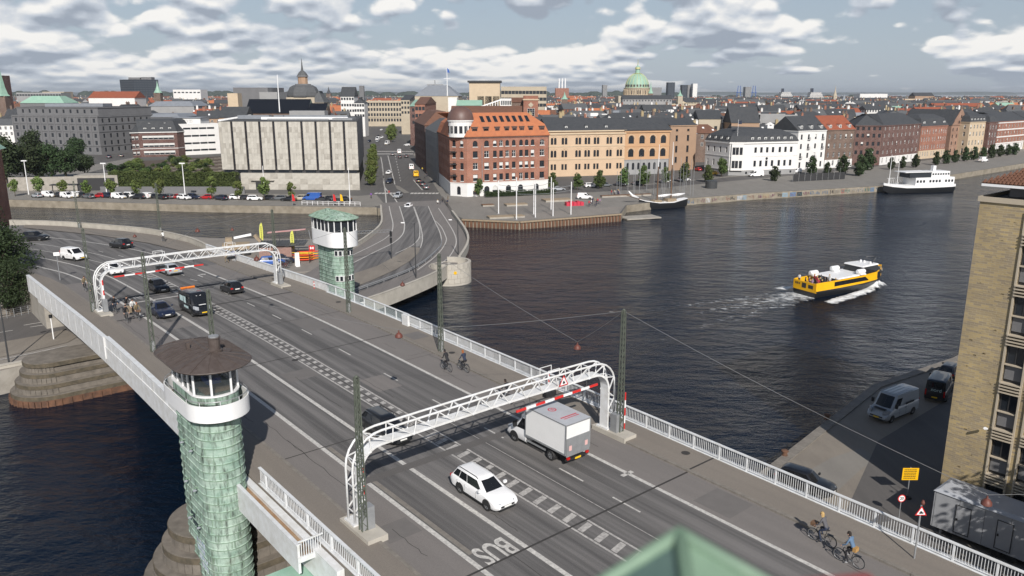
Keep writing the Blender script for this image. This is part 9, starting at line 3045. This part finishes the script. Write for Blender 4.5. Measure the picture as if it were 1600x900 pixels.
for x in cx_:
 q=a+d*(x-.6)+inw*.3
 bay=empty('window_bay',(q.x,q.y,0),ang);bay.parent=bk.root
 m=MB();m.box(0,.0,.6,1.2,.15,22.8);m.build('bay_back','frame_dark',bay)
 for xx in(-.12,1.2):m=MB();m.box(xx,-.40,.5,xx+.12,0,22.85);m.build('reveal','stone_beige',bay)
 for lev in range(6):
  z=.9+lev*3.45
  m=MB();m.box(.05,-.1,z,1.15,-.02,z+1.1);m.build('spandrel','stone_dark',bay)
  link('window',win_mesh(1.1,1.35,'two','frame_dark'),bay,(.05,-.12,z+1.12))
  m=MB();m.box(.01,-.34,z+1.05,1.19,-.0,z+1.13);m.build('sill','stone_beige',bay)
  for k in range(4):
   m=MB();m.box(-.05,-.5,z+2.5+k*.22,1.25,-.05,z+2.58+k*.22);m.build('louvre','stone_beige',bay)
bk.band(bk.h-.1,.35,.12,'stone_beige','cornice');bk.roof('flat','roof_felt')
bm_=MB();bm_.box(-.105,-.012,-.03,.105,.02,.03);brick_me=bm_.mesh('brick','brick_yellow')
for k in range(240):
 x=random.uniform(.15,2.7);z=random.randrange(0,168)*.13+.4
 q=a+d*x;link('brick',brick_me,bk.root,(q.x-inw.x*.0,q.y-inw.y*.0,z),ang)
at_p=inset(bk.p,1.3)
m=MB();m.prism([(p.x,p.y)for p in at_p],bk.h+.25,bk.h+.95);m.build('attic_wall','stone_dark',bk.root)
ov=inset(bk.p,-.05);rt=inset(bk.p,6.6)
m=MB();m.loft([[V((p.x,p.y,bk.h+.95))for p in ov],[V((p.x,p.y,bk.h+1.12))for p in ov]],0,True,True,True);m.build('eave_board','sign_white',bk.root)
m=MB();m.loft([[V((p.x,p.y,bk.h+1.13))for p in ov],[V((p.x,p.y,bk.h+4.2))for p in rt]],0,True,False,True);rf=m.build('roof','tiles_brown',bk.root)
A0,A1=V((ov[0].x,ov[0].y,bk.h+1.15)),V((ov[1].x,ov[1].y,bk.h+1.15));B0,B1=V((rt[0].x,rt[0].y,bk.h+4.22)),V((rt[1].x,rt[1].y,bk.h+4.22))
tm=MB();tm.tube([(0,0,0),(0,.42,0)],[.1,.085],6);tile_me=tm.mesh('tile','tiles_brown')
slope=(B0-A0);sl_n=int(slope.length/.4)
up_=((B0+B1)/2-(A0+A1)/2).normalized();tilt=math.asin(up_.z)
cnt=0
for r_ in range(14):
 f=r_/sl_n*1.0
 q0,q1=A0.lerp(B0,f),A1.lerp(B1,f);L=(q1-q0).length
 for k in range(21):
  p=q0+(q1-q0).normalized()*(.1+k*.24)
  o=link('tile',tile_me,rf,p);o.rotation_euler=(tilt,0,ang)
cr_=MB();cr_.lathe([(.1,0),(.1,.35)],8);o=cr_.build('security_camera','sign_white',bk.root,tuple((a+d*2.6-inw*.35))+(7.5,));o.rotation_euler=(1.2,0,ang)
cb=at(1453,823,1.9)
sc=empty('site_cabin',(cb.x,cb.y,1.5),ang,'long white site cabin trailer with three doors at the lower right','cabin')
LC,DC,HC=13.0,2.9,2.7
mat('cabin_panel',(.36,.37,.385),.5,.5,.8,c2=(.27,.28,.29))
m=MB();m.box(0,0,.55,LC,DC,.55+HC);m.build('body','cabin_panel',sc)
m=MB();m.loft([[V((-.08,-.08,.55+HC)),V((LC+.08,-.08,.55+HC)),V((LC+.08,DC+.08,.55+HC)),V((-.08,DC+.08,.55+HC))],[V((.2,.3,.7+HC)),V((LC-.2,.3,.7+HC)),V((LC-.2,DC-.3,.7+HC)),V((.2,DC-.3,.7+HC))]],0,True,True,True);m.build('roof','box_roof',sc)
for x in(1.5,4.1,6.8,10.0):
 dr=empty('door',(x,-.02,.72));dr.parent=sc
 m=MB()
 for b_ in((0,0,.05,2.1),(.95,0,1.0,2.1),(.05,2.05,.95,2.1),(.05,0,.95,.05)):m.box(b_[0],-.03,b_[1],b_[2],.0,b_[3])
 m.build('door_frame','dark_metal',dr);m=MB();m.box(.055,-.015,.055,.945,.0,2.045);m.build('door_leaf','cabin_panel',dr)
 m=MB();m.box(.1,-.08,.95,.2,-.03,1.1);m.build('handle','black_paint',dr)
for k in range(9):m=MB();m.box(k*1.6+.1,-.012,.6,k*1.6+.115,.0,.5+HC);m.build('panel_seam','dark_metal',sc)
for x in(4.2,5.1):
 m=MB();m.lathe([(.36,-.12),(.36,.12)],16);m.v=[(v[0],v[2],v[1])for v in m.v];m.build('wheel','black_rubber',sc,(x,.25,.36));m=MB();m.lathe([(.36,-.12),(.36,.12)],16);m.v=[(v[0],v[2],v[1])for v in m.v];m.build('wheel','black_rubber',sc,(x,DC-.25,.36))
m=MB();m.box(.3,.3,.3,LC-.3,DC-.3,.55);m.build('chassis','plastic_black',sc)
for x in(.6,LC-.6):m=MB();m.box(x-.08,.3,0,x+.08,.5,.5);m.build('support_leg','grey_metal',sc)
qd=V((-.67,-.74,0));qa_=atan2(qd.y,qd.x)
GQ='vehicles on the near quay'
v1=vehicle('delivery_van','van','paint_car_silver','silver-white high-roof van parked on the near quay facing the bridge','van',at(1394,648,1.52),qa_-.22,GQ)
v1.scale=(1.06,1.06,1.06)
m=MB();m.box(2.05,-.55,1.13,2.45,.55,1.16);o=m.build('bonnet_lettering','frame_dark',v1,(0,0,.03));
for k in range(5):m=MB();m.box(-1.6,-.8+k*.4,2.3,1.0,-.76+k*.4,2.38);m.build('roof_rib','paint_car_silver',v1)
m=MB();m.box(-1.6,1.03,1.3,-.2,1.04,1.5);m.build('side_lettering','frame_dark',v1)
v2=vehicle('delivery_van','van','paint_car_black','black van with green and white lettering on its rear, beside the brick office','van',at(1466,617,1.52),qa_+pi+.1,GQ)
cu=bpy.data.curves.new('rear_lettering','FONT');cu.body='nord';cu.size=.5;cu.align_x='CENTER'
tmp=bpy.data.objects.new('tmp',cu);col.objects.link(tmp);me=bpy.data.meshes.new_from_object(tmp.evaluated_get(bpy.context.evaluated_depsgraph_get()));bpy.data.objects.remove(tmp)
me.materials.clear();me.materials.append(MAT['sticker']);o=link('rear_lettering',me,v2,(-2.82,-.1,1.25));o.rotation_euler=(pi/2,0,-pi/2)
vehicle('parked_car','suv','paint_car_black','black car far along the near quay behind the black van','car',at(1484,588,1.52),qa_+pi,GQ)
vehicle('parked_car','suv','paint_car_black','dark car parked behind the bridge railing on the near quay','car',at(1258,764,1.52),qa_+1.6,GQ)
p=at(1417,778,1.5);r=empty('notice_sign',p,0,'yellow notice board on a pole on the near quay','sign')
m=MB();m.tube([(0,0,0),(0,0,2.6)],.04,6);m.build('pole','grey_metal',r);m=MB();m.box(-.62,-.06,1.55,.62,-.03,2.55);m.build('board','paint_car_yellow',r)
m=MB()
for k in range(6):
 x=-.5
 while x<.42:
  w=random.uniform(.04,.14);m.box(x,-.072,2.38-k*.14,x+w,-.062,2.44-k*.14);x+=w+.03
m.build('small_print','black_paint',r);m=MB();m.lathe([(.35,0),(.3,.12),(.05,.2)],12);m.build('foot','black_rubber',r)
p=at(1404,812,1.5);r=empty('speed_sign',p,.1,'round red-rimmed 20 sign on the near quay','sign')
m=MB();m.tube([(0,0,0),(0,0,2.0)],.035,6);m.build('pole','grey_metal',r)
for rr,mt,y in((.3,'sign_red',-.04),(.23,'sign_white',-.05)):
 m=MB();m.lathe([(rr,0),(rr,.012)],24);o=m.build('sign_disc',mt,r,(0,y,1.75));o.rotation_euler=(pi/2,0,0)
cu=bpy.data.curves.new('sign_number','FONT');cu.body='20';cu.size=.3;cu.align_x='CENTER';cu.align_y='CENTER';cu.offset=.006
tmp=bpy.data.objects.new('tmp',cu);col.objects.link(tmp);me=bpy.data.meshes.new_from_object(tmp.evaluated_get(bpy.context.evaluated_depsgraph_get()));bpy.data.objects.remove(tmp)
me.materials.clear();me.materials.append(MAT['black_paint']);o=link('sign_number',me,r,(0,-.07,1.75));o.rotation_euler=(pi/2,0,0)
for i,(u,v)in enumerate(((1226,712),(1292,655))):
 m=MB();m.lathe([(.28,0),(.22,.15),(.2,.35),(.32,.42),(.3,.5),(.0,.55)],12,cap=False);tag(m.build('bollard','pier_rust',None,at(u,v,1.55)),'rusty iron mooring bollard on the near quay edge, %s'%('nearer','farther')[i],'bollard')
m=MB();m.box(-.5,-.35,0,.5,.35,.02);m.box(-.42,-.27,.02,.42,.27,.03,1);tag(m.build('manhole_cover',['kerb_stone','joint_dark'],None,at(1296,757,1.515),.5),'rectangular drain cover on the near quay','drain cover')
tree('near','leafy tree just beyond the lower right corner, shading the site cabin',(36.5,37.5,1.5),1.0,None,0)
tree('near','leafy tree standing on the near quay below the frame',(29,34,1.5),.55,None,1)
for i,(s_,t_,h_)in enumerate(((63.5,28.0,.008),(56.3,39.9,.133),(30.2,40.5,.133),(95.5,40.0,.133),(78.5,40.2,.133),(84.5,28.9,.014))):
 m=MB();m.lathe([(.3,0),(.3,.006)],16);tag(m.build('manhole_cover','joint_dark',None,B(s_,t_,h_)),'round dark manhole cover on the bridge, %s'%('by the hatched strip','on the right footway by the post','on the right footway near the joint','by the far gantry leg','in front of the far tower','in the hatched strip near the black van')[i],'manhole cover')
 # copper pinnacle right in front of the lens
def near_pt(u,v,dist):
 x,y=(u-800)/FPX,(450-v)/FPX
 r=V((x,_c+y*_s,-_s+y*_c)).normalized()
 return V((0,0,CZ))+r*dist
ap=near_pt(1062,834,1.25)
pr_=empty('copper_pinnacle',ap,0,'blurred green copper roof peak close below the camera','roof')
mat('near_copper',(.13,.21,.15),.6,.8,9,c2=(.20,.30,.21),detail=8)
mat('near_copper_shaded',(.055,.10,.09),.55,.8,9,c2=(.10,.155,.135),detail=8)  # darker copper for the left slopes, their shade painted into the colour
A=V((0,0,0))
c1,c2,c3,c4=V((-.36,.05,-.30)),V((.0,-.34,-.24)),V((.36,.0,-.22)),V((.05,.40,-.30))
for nm,q,mt in(('roof_slope',(A,c1,c2),'near_copper_shaded'),('roof_slope',(A,c2,c3),'near_copper'),('roof_slope',(A,c3,c4),'near_copper'),('roof_slope',(A,c4,c1),'near_copper_shaded')):
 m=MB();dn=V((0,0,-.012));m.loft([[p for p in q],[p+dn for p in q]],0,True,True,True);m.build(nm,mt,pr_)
for q in(c1,c2,c3,c4):m=MB();m.tube([A,q],.011,8);m.build('ridge_roll','near_copper',pr_,smooth=True)
rp_=near_pt(1268,946,1.2)
m=MB();m.tube([(-.09,0,-.03),(-.05,0,.0),(.08,.02,.0),(.12,.02,-.04)],.03,10);tag(m.build('red_handrail','near_red' if 'near_red' in MAT else mat('near_red',(.35,.03,.035),.5),None,rp_,smooth=True),'blurred dark red rail at the bottom edge close to the camera','rail')
# light haze in the air
hb_=MB();hb_.box(-9500,-60,-1.2,14500,24800,110)
hz_o=hb_.build('haze',[])if False else None
hm_=bpy.data.materials.new('haze');hm_.use_nodes=True;tn=hm_.node_tree;tn.nodes.clear()
ou=tn.nodes.new('ShaderNodeOutputMaterial');pv_=tn.nodes.new('ShaderNodeVolumePrincipled')
pv_.inputs['Color'].default_value=(.82,.88,.95,1);pv_.inputs['Density'].default_value=.00006;pv_.inputs['Anisotropy'].default_value=.2
tn.links.new(pv_.outputs[0],ou.inputs['Volume'])
o=hb_.build('haze',hm_);stuff(o);o['label']='thin pale haze in the air over the harbour and city';o['category']='haze'
